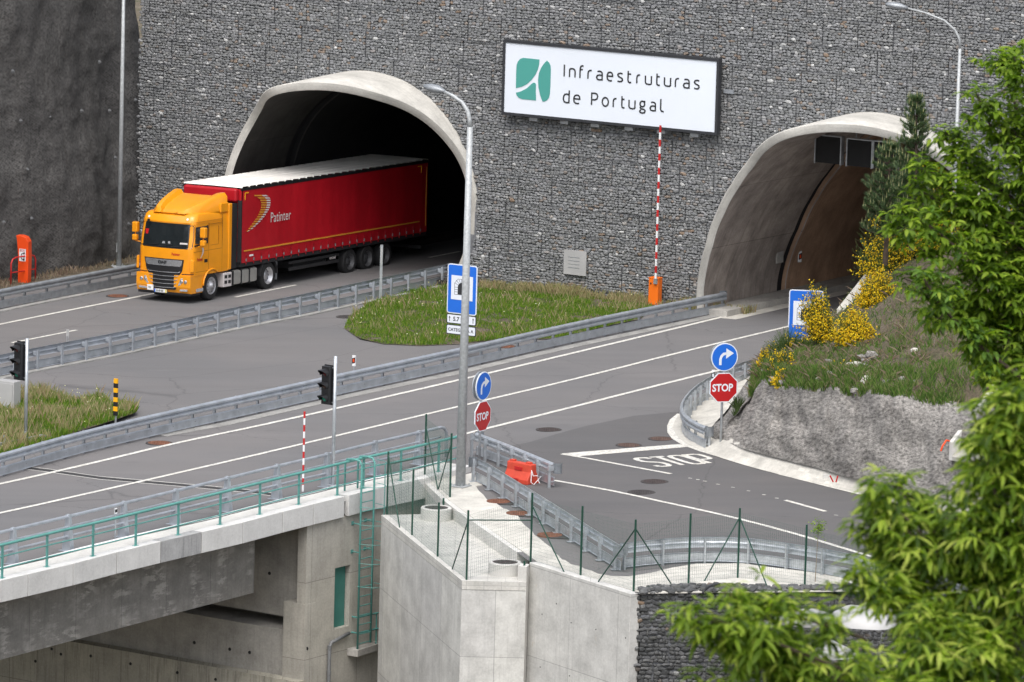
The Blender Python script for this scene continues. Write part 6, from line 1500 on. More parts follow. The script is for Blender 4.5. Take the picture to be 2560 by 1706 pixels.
tb_('side_guard', 'chassis', -7.2, -3.6, -.14, -.1, .55, .67); tb_('side_guard', 'chassis', -7.2, -3.6, -.14, -.1, .8, .9); tb_('landing_leg', 'steel_d', -3.2, -3.08, -.5, -.38, .25, 1.05); tb_('landing_leg', 'steel_d', -3.2, -3.08, -2.1, -1.98, .25, 1.05); tb_('pallet_box', 'chassis', -6.6, -4.2, -2.2, -.3, .55, .8)
side_text('KRONE', -6.5, .72, .12, 'silverprint', 1.1, .003, y=-.095)
tb_('tail_bumper', 'chassis', -13.5, -13.4, -2.4, -.15, .5, .62)
# print on the curtain
def lp(px, py): return -2.04-.00614*(px-1550), 2.51-.0033*(py-630)-.00053*(px-1550)
outer = [(1345, 322), (1400, 308), (1460, 308), (1510, 325), (1538, 360), (1542, 410), (1532, 460), (1510, 505), (1475, 560), (1435, 610), (1390, 655), (1340, 700), (1258, 748)]
inner = [(1345, 328), (1390, 345), (1420, 370), (1432, 400), (1436, 440), (1430, 480), (1412, 525), (1388, 570), (1360, 612), (1330, 650), (1305, 685), (1285, 715), (1258, 748)]
def polyat(L, py):
    c = [(a, b) for a, b in zip(L, L[1:]) if (a[1]-py)*(b[1]-py) <= 0 and a[1] != b[1]]
    if not c: return None
    a, b = c[-1]; return a[0]+(b[0]-a[0])*(py-a[1])/(b[1]-a[1])
for i in range(16):
    y0 = 318+i*26.5; y1 = y0+15; xi = [polyat(inner, min(max(y, 331), 746)) for y in (y0, y1)]; xo = [polyat(outer, min(max(y, 312), 746)) for y in (y0, y1)]
    if None in xi or None in xo: continue
    for (fa, fb, mt) in ((0, .62, 'gold'), (.62, 1, 'silverprint')):
        q = [(xi[0]+(xo[0]-xi[0])*fa, y0), (xi[0]+(xo[0]-xi[0])*fb, y0), (xi[1]+(xo[1]-xi[1])*fb, y1), (xi[1]+(xo[1]-xi[1])*fa, y1)]
        m = MB(); m.prism([V((lp(*p)[0], .016, lp(*p)[1])) for p in q], V((0, .003, 0))); T(m, 'logo_stripe', mt)
m = text_mb('Patinter', .53, .80, .002, 1.06); m.v = [(-2.0-p[0], .018, 2.52+p[1]) for p in m.v]; T(m, 'lettering', 'silverprint')

# ================================================================= VEGETATION
rg = random.Random(21)
def blades(name, parent, poly, n, hmin, hmax, mat, wd=.012, zf=None, lean=.5, dens=None, tris=1):
    """grass tufts: upright bent blades scattered over a plan polygon"""
    poly = [V((p[0], p[1])) for p in poly]; x0, x1 = min(p.x for p in poly), max(p.x for p in poly); y0, y1 = min(p.y for p in poly), max(p.y for p in poly); N_ = len(poly)
    zf = zf or (lambda x, y: G(x, y)); vs = []; fs = []
    c = 0; tries = 0
    while c < n and tries < n*20:
        tries += 1; x, y = rg.uniform(x0, x1), rg.uniform(y0, y1); ins = False
        for i in range(N_):
            a, b = poly[i], poly[i-1]
            if (a.y > y) != (b.y > y) and x < (b.x-a.x)*(y-a.y)/(b.y-a.y)+a.x: ins = not ins
        if not ins: continue
        d = noise.noise(V((x*.8, y*.5, 3)))+.5*noise.noise(V((x*2.5, y*2, 7)))
        if dens and rg.random() > dens+d: continue
        z = zf(x, y)
        if z is None: continue
        h = rg.uniform(hmin, hmax)*(1+.7*d); a = rg.uniform(0, 6.28); w_ = wd*rg.uniform(.6, 1.6); l = rg.uniform(-lean, lean)*h; l2 = rg.uniform(-lean, lean)*h*.6
        dx, dy = math.cos(a)*w_, math.sin(a)*w_; k = len(vs)
        vs += [(x-dx, y-dy, z), (x+dx, y+dy, z), (x+l*.4+dx*.6, y+l2*.4+dy*.6, z+h*.6), (x+l, y+l2, z+h)]; fs += [(k, k+1, k+2), (k, k+2, k+3)]; c += 1
    me = bpy.data.meshes.new(name); me.from_pydata(vs, [], fs); me.materials.append(mat); o = bpy.data.objects.new(name, me); COL.objects.link(o)
    if parent: o.parent = parent
    return o
# grass islands
g1 = src([(860, 822), (880, 790), (925, 762), (985, 735), (1060, 716), (1130, 700), (1300, 724), (1500, 745), (1640, 765), (1600, 800), (1530, 815), (1400, 850), (1250, 850), (1150, 862), (1050, 866), (960, 862), (900, 850)])
def mound(poly, h):
    c = sum((V((p.x, p.y)) for p in poly), V((0, 0)))/len(poly)
    def f(x, y):
        d = min(1.0, (V((x, y))-c).length/4.5); return G(x, y)+.03+h*(1-d*d)+.04*noise.noise(V((x*1.5, y*1.5, 0)))
    return f
z1 = mound(g1, .12); sheet('grass_island', [(p.x, p.y) for p in g1], M['soil'], step=.5, zf=z1)
o = blades('grass', None, g1, 60000, .04, .14, M['grass'], .012, z1, .6, .62); tag(o, 'green meadow grass growing on the island between the carriageways', 'grass', kind='stuff')
o = blades('pale_grass', None, g1, 2200, .16, .32, M['grass_pale'], .008, z1, .5, .35); tag(o, 'pale seeding grass stems standing above the green island', 'grass', kind='stuff')
g2p = src([(-120, 1000), (0, 998), (60, 990), (150, 990), (250, 1000), (335, 1022), (342, 1040), (290, 1060), (180, 1092), (60, 1128), (0, 1145), (-120, 1175)])
z2 = mound(g2p, .15); sheet('grass_island', [(p.x, p.y) for p in g2p], M['soil'], step=.5, zf=z2)
o = blades('grass', None, g2p, 30000, .07, .22, M['grass'], .012, z2, .6, .6); tag(o, 'green and tan grass patch at the left edge around the traffic light', 'grass', kind='stuff')
o = blades('pale_grass', None, g2p, 3500, .22, .45, M['grass_pale'], .009, z2, .45, .4); tag(o, 'pale grass stems standing in the left edge patch', 'grass', kind='stuff')
def petals(poly, zf, n, label):
    vs, fs = [], []; P = [V((p.x, p.y)) for p in poly]
    for _ in range(n):
        a, b, c = rg.sample(P, 3); u, v = rg.random(), rg.random()
        if u+v > 1: u, v = 1-u, 1-v
        q = a+(b-a)*u+(c-a)*v; z = zf(q.x, q.y)+rg.uniform(.2, .42); s_ = rg.uniform(.012, .026); k = len(vs)
        vs += [(q.x-s_, q.y, z), (q.x, q.y-s_, z-.01), (q.x+s_, q.y, z), (q.x, q.y+s_, z+.01), (q.x, q.y, z+s_)]; fs += [(k, k+1, k+4), (k+1, k+2, k+4), (k+2, k+3, k+4), (k+3, k, k+4)]
    me = bpy.data.meshes.new('wildflowers'); me.from_pydata(vs, [], fs); me.materials.append(M['white_petal']); o = bpy.data.objects.new('wildflowers', me); COL.objects.link(o); tag(o, label, 'flowers', kind='stuff')
petals(g1, z1, 90, 'tiny white wildflowers scattered over the grass island'); petals(g2p, z2, 45, 'tiny white wildflowers in the left edge grass')
# verge weeds at the rock face
def polyring(a, b, n_, w_): return [a-n_*w_, b-n_*w_, b+n_*w_, a+n_*w_]
o = blades('verge_weeds', None, polyring(cl0-cdn*5, cle, cn, .8), 2600, .08, .2, M['drygrass'], .015, lambda x, y: G(x, y)+.05, .6, .6); tag(o, 'low dark weeds along the foot of the rock face', 'weeds', kind='stuff')
o = blades('wall_foot_grass', None, [wp(-2, 0, .1), wp(10, 0, .1), wp(10, 0, .9), wp(-2, 0, .9)], 5000, .15, .4, M['grass_pale'], .012, None, .5, .6); tag(o, 'pale grass along the foot of the gabion wall', 'grass', kind='stuff')
# bank surface lookup
def bank_pt(i, j):
    i = max(0, min(nu-1.001, i)); j = max(0, min(nv-1.001, j)); i0, j0 = int(i), int(j); a, b = i-i0, j-j0
    return (BANK[j0][i0]*(1-a)+BANK[j0][i0+1]*a)*(1-b)+(BANK[j0+1][i0]*(1-a)+BANK[j0+1][i0+1]*a)*b
def bank_blades(name, label, n, hmin, hmax, mat, wd, j0, j1, dens, lean=.6):
    vs, fs = [], []; c = 0
    while c < n:
        i = rg.uniform(12, nu-8); j = rg.uniform(j0, j1); 
        if rg.random() > dens+noise.noise(V((i*.22, j*.16, 1)))*1.3: c += .3; continue
        p = bank_pt(i, j)+V((rg.uniform(-.08, .08), 0, -.03)); h = rg.uniform(hmin, hmax); a = rg.uniform(0, 6.28); w_ = wd*rg.uniform(.6, 1.5); l, l2 = rg.uniform(-lean, lean)*h, rg.uniform(-lean, lean*.3)*h
        dx, dy = math.cos(a)*w_, math.sin(a)*w_; k = len(vs); vs += [(p.x-dx, p.y-dy, p.z), (p.x+dx, p.y+dy, p.z), (p.x+l*.4+dx*.6, p.y+l2*.4, p.z+h*.6), (p.x+l, p.y+l2, p.z+h)]; fs += [(k, k+1, k+2), (k, k+2, k+3)]; c += 1
    me = bpy.data.meshes.new(name); me.from_pydata(vs, [], fs); me.materials.append(mat); o = bpy.data.objects.new(name, me); COL.objects.link(o); tag(o, label, 'grass', kind='stuff'); return o
bank_blades('hill_grass', 'rough green and tan grass covering the top of the bank', 32000, .07, .24, M['hillgrass'], .012, NV+.5, nv-NV-2, .62)
bank_blades('dry_brush', 'dead pinkish brown brush and stalks on the bank top', 5000, .1, .3, M['drygrass'], .009, NV+1, nv-NV-2, .35, 1.6)
bank_blades('rim_tufts', 'longer fresh green tufts along the front part of the bank top', 11000, .16, .38, M['hillgrass'], .011, NV, NV+14, .42, .5)
bank_blades('bank_lip_grass', 'grass tufts hanging over the lip of the sprayed concrete', 5000, .1, .3, M['hillgrass'], .014, NV-1.2, NV+1.2, .5)
# rocks on the bank
rk = random.Random(5)
for k_ in range(30):
    i = rk.uniform(90, 200); j = rk.uniform(NV+.2, NV+26); p = bank_pt(i, j); s_ = rk.uniform(.05, .2); vs, fs = stone_shape(rk, s_*2.2, s_*1.4, s_)
    m = MB(); m.v = [(p.x+x, p.y+y, p.z+z+.02) for x, y, z in vs]; m.f = fs; m.mi = [0]*len(fs)
    if k_ == 0: m.f = fs
    o = m.build('rock', M['gutter'] if k_ % 4 == 0 else M['bank']); tag(o, 'loose stone lying among grass and brush on the bank top', 'rock', 'loose stones on the bank')

def broom(base, h, wd, lab, nst=170, flo=.5, lean=(0, 0, 0), seed=0, fsz=.03):
    """broom bush: fans of thin green stems set with small yellow flowers"""
    r_ = random.Random(seed); root = thing('broom_bush', lab, 'bush', base, group='yellow flowering broom bushes'); sv, sf, fv, ff = [], [], [], []
    for _ in range(nst):
        a = r_.uniform(0, 6.28); rad = r_.random()**.6*wd/2; top = V((math.cos(a)*rad, math.sin(a)*rad, h*r_.uniform(.45, 1.05)*(1-.35*(rad/(wd/2))**2)))+V(lean)*r_.uniform(.4, 1.2)
        st = V((math.cos(a)*rad*.25, math.sin(a)*rad*.25, -.05)); prev = st; n = 6
        blo = r_.random() < flo*(.35+1.1*max(0, noise.noise(V((math.cos(a)*1.4, math.sin(a)*1.4, seed*3.1)))+.45))
        for k in range(1, n+1):
            t = k/n; q = st.lerp(top, t)+V((r_.uniform(-.04, .04), r_.uniform(-.04, .04), 0))*h; q.z -= .26*h*t*t*(rad/(wd/2))**2
            w_ = .014*(1.3-t); i0 = len(sv); sv += [tuple(prev+V((-w_, 0, 0))), tuple(prev+V((w_, 0, 0))), tuple(q+V((w_*.7, 0, 0))), tuple(q+V((-w_*.7, 0, 0)))]; sf.append((i0, i0+1, i0+2, i0+3))
            for _k in range(3):
                d = V((r_.uniform(-1, 1), r_.uniform(-1, 1), r_.uniform(0, 1.2)))*.07*h*.6; p0 = prev.lerp(q, r_.random()); i0 = len(sv); sv += [tuple(p0), tuple(p0+V((.012, .006, 0))), tuple(p0+d)]; sf.append((i0, i0+1, i0+2))
                if blo and t > .45 and r_.random() < .9:
                    c = p0+d*r_.uniform(.4, 1); s_ = fsz*r_.uniform(.6, 1.3); i1 = len(fv); e1 = V((r_.uniform(-1, 1), r_.uniform(-1, 1), r_.uniform(-1, 1))).normalized()*s_; e2 = e1.orthogonal().normalized()*s_; e3 = e1.cross(e2).normalized()*s_
                    fv += [tuple(c+e1), tuple(c+e2), tuple(c-e1*.6-e2*.6), tuple(c+e3)]; ff += [(i1, i1+1, i1+3), (i1+1, i1+2, i1+3), (i1+2, i1, i1+3), (i1, i1+2, i1+1)]
            prev = q
    for nm, v, f, mt in (('stems', sv, sf, M['broom']), ('flowers', fv, ff, M['flower'])):
        if not v: continue
        me = bpy.data.meshes.new(nm); me.from_pydata(v, [], f); me.materials.append(mt); o = bpy.data.objects.new(nm, me); COL.objects.link(o); o.parent = root; o['kind'] = 'stuff'
    return root
BY = lambda x, y, Y: cHY(x, y, Y)
broom(BY(1160, 665, 194), 1.9, 1.0, 'broom bush loaded with yellow flowers leaning in front of the blue tunnel sign', 520, .95, (-.62, 0, .2), 1, .034)
broom(BY(1330, 690, 192), 1.5, 1.5, 'thick yellow broom bush right of the blue tunnel sign', 600, .9, (-.15, 0, 0), 2, .037)
broom(BY(870, 830, 191.5), .9, 1.1, 'green broom bush with yellow edge at the left end of the bank top', 480, .25, (0, 0, 0), 3)
broom(BY(770, 815, 193.5), .85, .5, 'narrow yellow sprigs at the far left tip of the bank', 150, .6, (-.1, 0, 0), 4)
broom(BY(870, 905, 190.5), .75, .6, 'low yellow broom clump hanging over the bank edge left', 170, .8, (-.1, -.1, -.1), 5)
broom(BY(910, 720, 195), 1.0, 1.8, 'wide dark green broom without flowers behind the left end of the bank', 480, .04, (0, 0, 0), 6)
broom(BY(1560, 965, 188), .75, .8, 'small green bush with few yellow flowers on the bank rim', 320, .2, (0, 0, 0), 7)
broom(BY(1230, 830, 189.5), .6, 1.3, 'low olive bush in the middle of the bank top', 340, .06, (0, 0, 0), 8)
broom(BY(1400, 880, 188.5), .6, 1.0, 'low grey green bush right of the ochre twigs on the bank', 320, .05, (0, 0, 0), 9)
broom(BY(1560, 300, 203), 2.9, 2.8, 'large yellow broom on the bank crest left of the near branches', 620, .75, (-.2, 0, 0), 10, .04)
broom(BY(1760, 150, 203), 3.2, 2.6, 'large yellow broom on the crest under the pine', 520, .7, (0, 0, 0), 11, .04)
broom(BY(1450, 470, 198), 1.7, 1.6, 'yellow broom halfway up the bank right of the wing wall', 420, .8, (0, 0, 0), 22, .036)
broom(BY(2200, 250, 200), 2.6, 3.4, 'far yellow broom glimpsed through the near leaves', 420, .6, (0, 0, 0), 12, .04)
broom(BY(2300, 520, 194), 1.6, 2.2, 'yellow broom glimpsed at the right edge through the leaves', 260, .6, (0, 0, 0), 13, .035)
broom(BY(600, 1030, 193.5), .5, .7, 'wispy green weeds on the left nose of the grey bank', 110, .0, (0, 0, 0), 14)
broom(BY(590, 1080, 193), .45, .4, 'thin green weeds lower on the nose of the grey bank', 70, .0, (0, 0, 0), 15)
oc = broom(BY(1200, 880, 189), .6, .9, 'low ochre coloured dead twigs at the bank rim', 120, 0, (-.1, -.05, .05), 16)
for c_ in oc.children: c_.data.materials[0] = M['ochre']; oc['group'] = 'bank shrubs'

def limb(m, a, b, r1, r2, bend=.06, n=7, rnd=random):
    a, b = V(a), V(b); L_ = (b-a).length; o1, o2 = V((rnd.uniform(-1, 1), rnd.uniform(-1, 1), rnd.uniform(-.5, .5)))*L_*bend, V((rnd.uniform(-1, 1), rnd.uniform(-1, 1), 0))*L_*bend*.6
    pts = [a.lerp(b, i/n)+o1*math.sin(math.pi*i/n)+o2*math.sin(2*math.pi*i/n) for i in range(n+1)]; m.tube(pts, r1, 7, r2=r2); return pts
def leaf_mesh(L_, W_, droop, seg=4):
    """pointed leaf folded along its midrib and drooping"""
    vs, fs = [], []
    for i in range(seg+1):
        t = i/seg; w_ = W_*math.sin(math.pi*min(.98, t*.92+.06))**.8*.5; x = L_*t; z = -droop*t*t*L_; vs += [(x, -w_, z+w_*.35), (x, 0, z), (x, w_, z+w_*.35)]
    for i in range(seg): a = i*3; fs += [(a, a+3, a+4, a+1), (a+1, a+4, a+5, a+2)]
    return vs, fs
def rosettes(centres, L_, W_, per, rnd, M0):
    """list of 4x4-ish leaf frames: (origin, x axis, z axis, scale)"""
    out = []
    for c, dirv in centres:
        ph = rnd.uniform(0, 6.28)
        for k in range(per):
            a = ph+k*2.4; el = rnd.uniform(-.55, .35); d = V((math.cos(a)*math.cos(el), math.sin(a)*math.cos(el), math.sin(el)))*.85+dirv*.35; d.normalize()
            up = (V((rnd.uniform(-.3, .3), rnd.uniform(-.3, .3), 1))); y = up.cross(d).normalized(); z = d.cross(y).normalized(); s_ = rnd.uniform(.6, 1.15)
            out.append((c+d*.02, d, y, z, s_*L_))
    return out
def in_poly(x, y, P):
    c = False
    for i in range(len(P)):
        a, b = P[i], P[i-1]
        if (a[1] > y) != (b[1] > y) and x < (b[0]-a[0])*(y-a[1])/(b[1]-a[1])+a[0]: c = not c
    return c
def leafy_tree(name, label, base, boughs, mats, L_, W_, per, nparts, seed, crown_seg=2):
    """boughs: list of (start, end, r, spread, nclusters)"""
    rnd = random.Random(seed); root = thing(name, label, 'tree', base); cent = []; mt = MB()
    for trunk in boughs['trunk']: mt.tube(trunk[0], trunk[1], 10, r2=trunk[2])
    mt.build('trunk', M['bark'], root, smooth=True)
    for (a, b, r_, sp_, nc) in boughs['limbs']:
        m = MB(); pts = limb(m, a, b, r_, r_*.3, .07, 8, rnd); 
        tw = []
        for i in range(nc):
            t = rnd.uniform(.12, 1.05); k = min(7, int(t*8)); p = pts[k].lerp(pts[k+1], t*8-k if k < 7 else rnd.random())
            d = V((rnd.gauss(0, 1), rnd.gauss(0, 1), rnd.gauss(.25, .8))).normalized(); e = p+d*rnd.uniform(.25, 1)*sp_*(1.15-.5*t)
            if rnd.random() < .45: m.tube([p, p.lerp(e, .5)+V((0, 0, -.04)), e], r_*.16, 4, r2=.003)
            for q in range(2 if rnd.random() < .6 else 3): cent.append((p.lerp(e, 1-.33*q)+V((rnd.uniform(-1, 1), rnd.uniform(-1, 1), rnd.uniform(-1, 1)))*L_*.5, d))
        m.build('branch', M['bark'], root, smooth=True)['kind'] = 'stuff'
    lv = rosettes(cent, L_, W_, per, rnd, None); protos = [leaf_mesh(1, W_/L_*rnd.uniform(.85, 1.15), rnd.uniform(.1, .55)) for _ in range(8)]
    lm = []
    for vs, fs in protos: me = bpy.data.meshes.new('leaf'); me.from_pydata(vs, [], fs); me.materials.append(mats[1]); lm.append(me)
    Mi = mw(root).inverted(); inv = [i for i, l in enumerate(lv) if 0 < proj(l[0])[0] < 2560 and 0 < proj(l[0])[1] < 1706]; inv.sort(key=lambda i: lv[i][0].y-lv[i][4]*20); pick = set(inv[:nparts]); V_, F_2 = [], []
    for i, (c, x, y, z, s_) in enumerate(lv):
        if i in pick:
            o = bpy.data.objects.new('leaf', lm[i % 8]); COL.objects.link(o); o.parent = root
            o.matrix_basis = Mi @ Matrix(((x.x*s_, y.x*s_, z.x*s_, c.x), (x.y*s_, y.y*s_, z.y*s_, c.y), (x.z*s_, y.z*s_, z.z*s_, c.z), (0, 0, 0, 1))); continue
        vs, fs = protos[i % 8]; k = len(V_); b_ = Mi @ c
        V_ += [(b_.x+(x.x*a+y.x*b+z.x*d)*s_, b_.y+(x.y*a+y.y*b+z.y*d)*s_, b_.z+(x.z*a+y.z*b+z.z*d)*s_) for a, b, d in vs]; F_2 += [tuple(q+k for q in f) for f in fs]
    me = bpy.data.meshes.new('leaves'); me.from_pydata(V_, [], F_2); me.materials.append(mats[0]); o = bpy.data.objects.new('leaves', me); COL.objects.link(o); o.parent = root; o['kind'] = 'stuff'
    print(name, 'leaves', len(lv)); return root
def pd(x, y, Y): return atY(x*1.08798, y*1.08798, Y)
# near chestnut, lower right (about 60 m from the viewpoint)
Yt = 60.0; tb0 = pd(2330, 2300, Yt+1); stem_top = pd(2322, 1330, Yt)
lim = []
def L2(x0, y0, x1, y1, r_, sp_, nc, Y0=Yt, Y1=Yt): lim.append((pd(x0, y0, Y0), pd(x1, y1, Y1), r_, sp_, nc))
L2(2325, 1700, 1640, 1420, .035, .62, 62, 60, 58); L2(2325, 1760, 1720, 1600, .035, .62, 56, 60, 58.5); L2(1900, 1560, 1570, 1400, .02, .3, 22, 59, 58)
L2(1990, 1470, 1660, 1360, .016, .26, 18, 59, 58.3); L2(2322, 1560, 1980, 1330, .03, .5, 55, 60, 60); L2(2322, 1500, 2010, 1210, .03, .5, 55, 60, 61); L2(2322, 1420, 2060, 1110, .028, .45, 50, 60, 61)
L2(2200, 1300, 1990, 1120, .015, .25, 18, 60, 60.5); L2(2322, 1350, 2250, 1010, .03, .5, 45, 60, 61); L2(2322, 1620, 2130, 1480, .03, .7, 70, 60, 59); L2(2330, 1450, 2480, 1200, .03, .7, 50, 60, 60); L2(2330, 1700, 2150, 1620, .03, .8, 80, 60, 58.5); L2(2322, 1400, 2200, 1180, .03, .5, 40, 60, 60)
[lim.append((a, b, r_, sp_*1.15, int(nc*1.0))) for a, b, r_, sp_, nc in list(lim)]
L2(2330, 1900, 1850, 1760, .03, .8, 90, 60, 58); L2(2330, 1850, 2000, 1640, .03, .8, 90, 60, 59); L2(2322, 1600, 1800, 1500, .03, .55, 80, 60, 59); L2(2322, 1750, 1640, 1580, .025, .4, 55, 60, 58.3); L2(1900, 1560, 1690, 1480, .018, .3, 30, 59, 58.5); L2(2322, 1330, 2330, 890, .03, .5, 50, 60, 60); L2(2322, 1330, 2270, 960, .03, .4, 40, 60, 60); L2(2322, 1330, 2353, 940, .03, .6, 70, 60, 60); L2(2330, 1500, 2400, 1000, .03, .7, 70, 61, 61)
leafy_tree('chestnut_tree', 'leafy green chestnut tree in the near lower right corner, out of focus', tb0, dict(trunk=[([tb0-V((0, 0, 3)), pd(2328, 1800, Yt+.5), stem_top], .13, .05)], limbs=lim), (M['leaf'], M['leaf_o']), .19, .045, 6, 300, 4)
# second broadleaf, upper right (about 95 m)
Yu = 95.0; ub = pd(2560, 2300, Yu); lim = []
trk = [([ub-V((0, 0, 8)), pd(2520, 1200, Yu), pd(2440, 500, Yu)], .28, .1)]
L2(2500, 1000, 2060, 640, .05, .75, 60, Yu, Yu-2); L2(2480, 800, 2050, 500, .05, .7, 62, Yu, Yu-1); L2(2470, 650, 2040, 430, .045, .6, 50, Yu, Yu); L2(2450, 560, 2110, 300, .045, .65, 55, Yu, Yu+1); L2(2445, 520, 2180, 210, .04, .6, 45, Yu, Yu)
L2(2440, 500, 2290, 130, .04, .55, 40, Yu, Yu+1); L2(2440, 500, 2370, 90, .04, .6, 40, Yu, Yu); L2(2500, 900, 2120, 700, .045, .6, 40, Yu, Yu+1); L2(2480, 760, 2200, 560, .05, .9, 70, Yu, Yu); L2(2470, 680, 2230, 400, .05, .9, 70, Yu, Yu+1); L2(2520, 1150, 2250, 830, .045, .55, 40, Yu, Yu); L2(2520, 1150, 2290, 960, .045, .5, 45, Yu, Yu-1); L2(2510, 1000, 2330, 700, .05, .7, 50, Yu, Yu); L2(2500, 1080, 2190, 800, .03, .3, 18, Yu, Yu)
lim = [(a, b+V(((.42 if proj(b)[0] < 2400 else .1), 0, 0)), r_, sp_*.95, int(nc*1.25)) for a, b, r_, sp_, nc in lim]
L2(2480, 800, 2220, 700, .04, .7, 60, Yu, Yu); L2(2480, 800, 2065, 545, .03, .5, 65, Yu, Yu); L2(2470, 700, 2060, 480, .03, .5, 60, Yu, Yu); L2(2470, 640, 2110, 390, .03, .5, 55, Yu, Yu); L2(2480, 800, 2075, 640, .03, .5, 60, Yu, Yu); L2(2480, 850, 2130, 720, .03, .5, 50, Yu, Yu); L2(2530, 1250, 2310, 880, .035, .5, 50, Yu, Yu); L2(2530, 1250, 2330, 1020, .035, .5, 45, Yu, Yu); L2(2500, 1000, 2270, 780, .035, .45, 40, Yu, Yu); L2(2490, 900, 2330, 760, .035, .6, 50, Yu, Yu); L2(2440, 450, 2330, 130, .03, .5, 45, Yu, Yu); L2(2470, 600, 2160, 420, .03, .5, 50, Yu, Yu); L2(2470, 600, 2330, 300, .04, .9, 90, Yu, Yu); L2(2480, 800, 2300, 620, .04, .8, 70, Yu, Yu)
leafy_tree('broadleaf_tree', 'dark green broadleaf tree filling the upper right edge', ub, dict(trunk=trk, limbs=lim), (M['leaf2'], M['leaf2_o']), .18, .068, 6, 300, 9)

# pine
def pine(base, h, wd, label, seed, group):
    r_ = random.Random(seed); root = thing('pine_tree', label, 'tree', base, group=group); m = MB(); m.tube([(0, 0, -.5), (.05, 0, h*.5), (0, 0, h)], .09, 8, r2=.02); m.build('trunk', M['bark'], root, local=True); nv_, nf, cv, cf = [], [], [], []; bm = MB()
    def tuft(p, d, L_):
        for k in range(70):
            t = r_.random(); q = p+d*L_*t; e = (V((r_.gauss(0, 1), r_.gauss(0, 1), r_.gauss(0, 1))).normalized()*.75+d*.9).normalized()*r_.uniform(.10, .17); i0 = len(nv_); w_ = .009; nv_.extend([tuple(q+V((-w_, 0, 0))), tuple(q+V((w_, 0, 0))), tuple(q+e)]); nf.append((i0, i0+1, i0+2))
        if r_.random() < .6:
            c = p+d*L_; i0 = len(cv); s_ = .018; tp = c+V((0, 0, r_.uniform(.15, .28))); cv.extend([tuple(c+V((-s_, 0, 0))), tuple(c+V((s_, s_, 0))), tuple(c+V((0, -s_, 0))), tuple(tp)]); cf.extend([(i0, i0+1, i0+3), (i0+1, i0+2, i0+3), (i0+2, i0, i0+3)])
    z = h*.12
    while z < h:
        nb_ = 9; L_ = wd/2*(1-(z/h))**.75+.12
        for k in range(nb_):
            a = r_.uniform(0, 6.28); d = V((math.cos(a), math.sin(a), r_.uniform(.25, .7))).normalized(); LL = L_*r_.uniform(.6, 1.1); e = V((0, 0, z))+d*LL; bm.tube([(0, 0, z), tuple(V((0, 0, z))+d*LL*.5+V((0, 0, -.03))), tuple(e)], .015, 4, r2=.005)
            n = max(2, int(LL/.16))
            for i in range(n):
                t = (i+1)/n; p = V((0, 0, z)).lerp(e, t); d2 = (d+V((r_.gauss(0, .5), r_.gauss(0, .5), .5))).normalized(); tuft(p, d2, .2)
        z += .22
    tuft(V((0, 0, h-.1)), V((0, 0, 1)), .35); bm.build('branches', M['bark'], root, local=True)['kind'] = 'stuff'
    for nm, v, f, mt in (('needles', nv_, nf, M['needle']), ('new_shoots', cv, cf, M['candle'])): me = bpy.data.meshes.new(nm); me.from_pydata(v, [], f); me.materials.append(mt); o = bpy.data.objects.new(nm, me); COL.objects.link(o); o.parent = root; o['kind'] = 'stuff'
pb_ = pd(2035, 575, 200); pine(pb_, rise(pb_, 335*1.088).z-pb_.z, 1.9, 'young grey green pine before the right tunnel, lower of the two', 31, 'young pines')
pb_ = pd(2095, 540, 196); pine(pb_, rise(pb_, 235*1.088).z-pb_.z, 1.5, 'taller young pine behind the near leaves, tip above the tunnel hood', 32, 'young pines')
# sapling by the fence
sb = cG(2168, 925); sp_t = thing('sapling', 'thin staked sapling with a small leafy head behind the green fence', 'sapling', sb); H_ = rise(sb, 1100+560/2.588).z-sb.z
m = MB(); m.tube([(0, 0, 0), (.02, 0, H_*.5), (.04, 0, H_)], .012, 6); m.build('stem', M['drygrass'], sp_t, local=True); vs, fs = [], []
for _ in range(240):
    c = V((.04+rg.gauss(0, .1), rg.gauss(0, .1), H_-.05+rg.gauss(0, .14))); a = rg.uniform(0, 6.28); s_ = rg.uniform(.03, .06); k = len(vs); d = V((math.cos(a), math.sin(a), rg.uniform(-.5, .3)))*s_; e = V((-math.sin(a), math.cos(a), .3))*s_*.4; vs += [tuple(c-d), tuple(c+e), tuple(c+d), tuple(c-e)]; fs.append((k, k+1, k+2, k+3))
me = bpy.data.meshes.new('leaves'); me.from_pydata(vs, [], fs); me.materials.append(M['leaf2']); o = bpy.data.objects.new('leaves', me); COL.objects.link(o); o.parent = sp_t; o['kind'] = 'stuff'

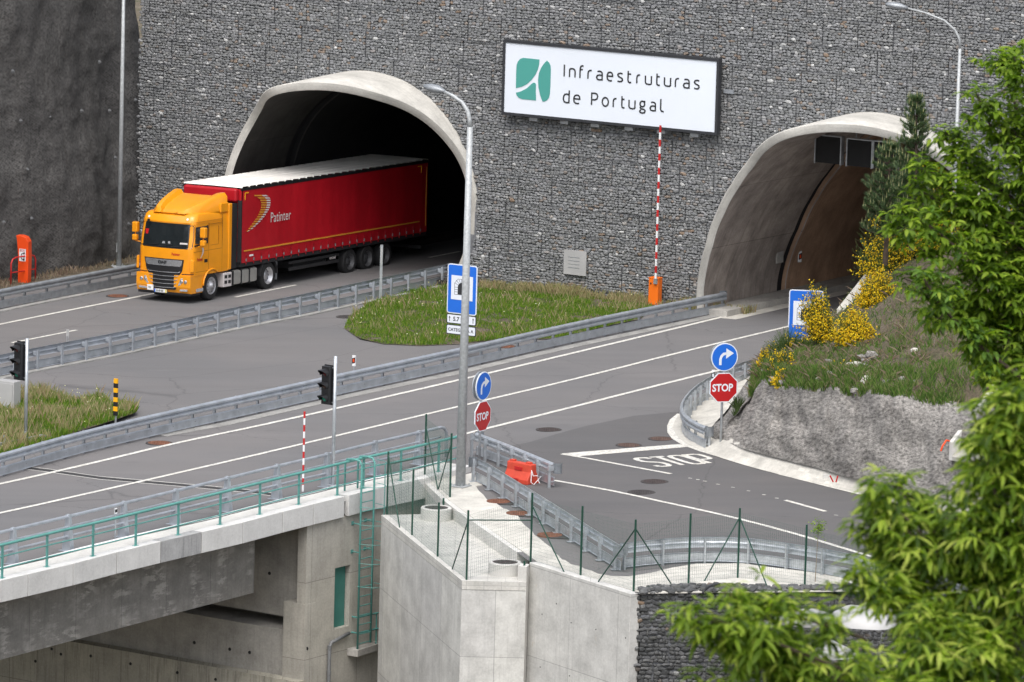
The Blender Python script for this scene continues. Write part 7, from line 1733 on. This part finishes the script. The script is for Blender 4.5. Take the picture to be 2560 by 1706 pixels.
# rubble between apron and lower gabion wall
vs_, fs_ = [], []; rr2 = random.Random(8)
for _ in range(900):
    u = rr2.uniform(0, 12.5); v = rr2.uniform(-.05, .5+.35*math.sin(u*.9+.5)+.25*min(1, u/3)); p = g2f(u, 0, 0)-gn*v; s_ = rr2.uniform(.04, .12); vs, fs = stone_shape(rr2, s_*2.2, s_*1.2, s_*2); k = len(vs_); z = G(p.x, p.y)+.03+rr2.uniform(-.02, .06)
    vs_ += [(p.x+x, p.y+y*.8, z+w_) for x, y, w_ in vs]; fs_ += [tuple(q+k for q in f) for f in fs]
me = bpy.data.meshes.new('rubble'); me.from_pydata(vs_, [], fs_); me.materials.append(M['slate']); o = bpy.data.objects.new('rubble', me); COL.objects.link(o); tag(o, 'loose slate rubble along the top of the dark gabion wall', 'rubble', kind='stuff')
hp = thing('black_hose', 'black corrugated hose looping out of the slate rubble', 'hose', cG(1480, 960)); m = MB(); m.tube([cG(1435, 1010, .1), cG(1450, 975, .25), cG(1490, 945, .3), cG(1550, 932, .15)], .035, 8); m.build('hose', M['black'], hp, smooth=True)
# white sheeting piles lower down, glimpsed through the leaves
def bagpile(px, py, Y, s_, lab, seed):
    p = atY(px, py, Y); r_ = random.Random(seed); m = MB(); n1, n2 = 14, 9
    for j in range(n2+1):
        for i in range(n1):
            a = 2*math.pi*i/n1; e = math.pi/2*j/n2; rr = s_*math.cos(e)*(1+.25*noise.noise(V((math.cos(a)*1.5, math.sin(a)*1.5, seed+e)))); m.v.append((rr*math.cos(a)*1.3, rr*math.sin(a)*.8, s_*.55*math.sin(e)*(1+.3*noise.noise(V((a, e*2, seed))))))
    m.f = [(j*n1+i, j*n1+(i+1) % n1, (j+1)*n1+(i+1) % n1, (j+1)*n1+i) for j in range(n2) for i in range(n1)]; m.mi = [0]*len(m.f)
    o = thing('white_sheeting', lab, 'sheeting', p, group='white sheeting piles'); m.build('sheet', M['greylens'], o, local=True, smooth=True)
bagpile(1880, 1575, 168.5, .55, 'white sheeting heap glimpsed through leaves below the fence', 1); bagpile(2020, 1560, 167.5, .7, 'white sheeting heap glimpsed through leaves, right of the first', 2); bagpile(2160, 1560, 166, .9, 'third white sheeting heap behind the leaves lower right', 3); bagpile(2060, 1640, 165, .7, 'small white sheeting heap low behind the leaves', 5)
# terrace below the road on the right
m = MB(); a = g2f(-.2, 0, .3); m.add([V((a.x, a.y, -5.5)), V((a.x, a.y, -5.5))+gd*18, V((a.x, a.y, -5.8))+gd*18+gn*9, V((a.x, a.y, -5.8))+gn*9], [(3, 2, 1, 0)])
a_, b_, c_ = (V(m.v[q]) for q in m.f[0][:3])
if (b_-a_).cross(c_-a_).z < 0: m.f = [f[::-1] for f in m.f]
structure('terrace', m, M['soil'])
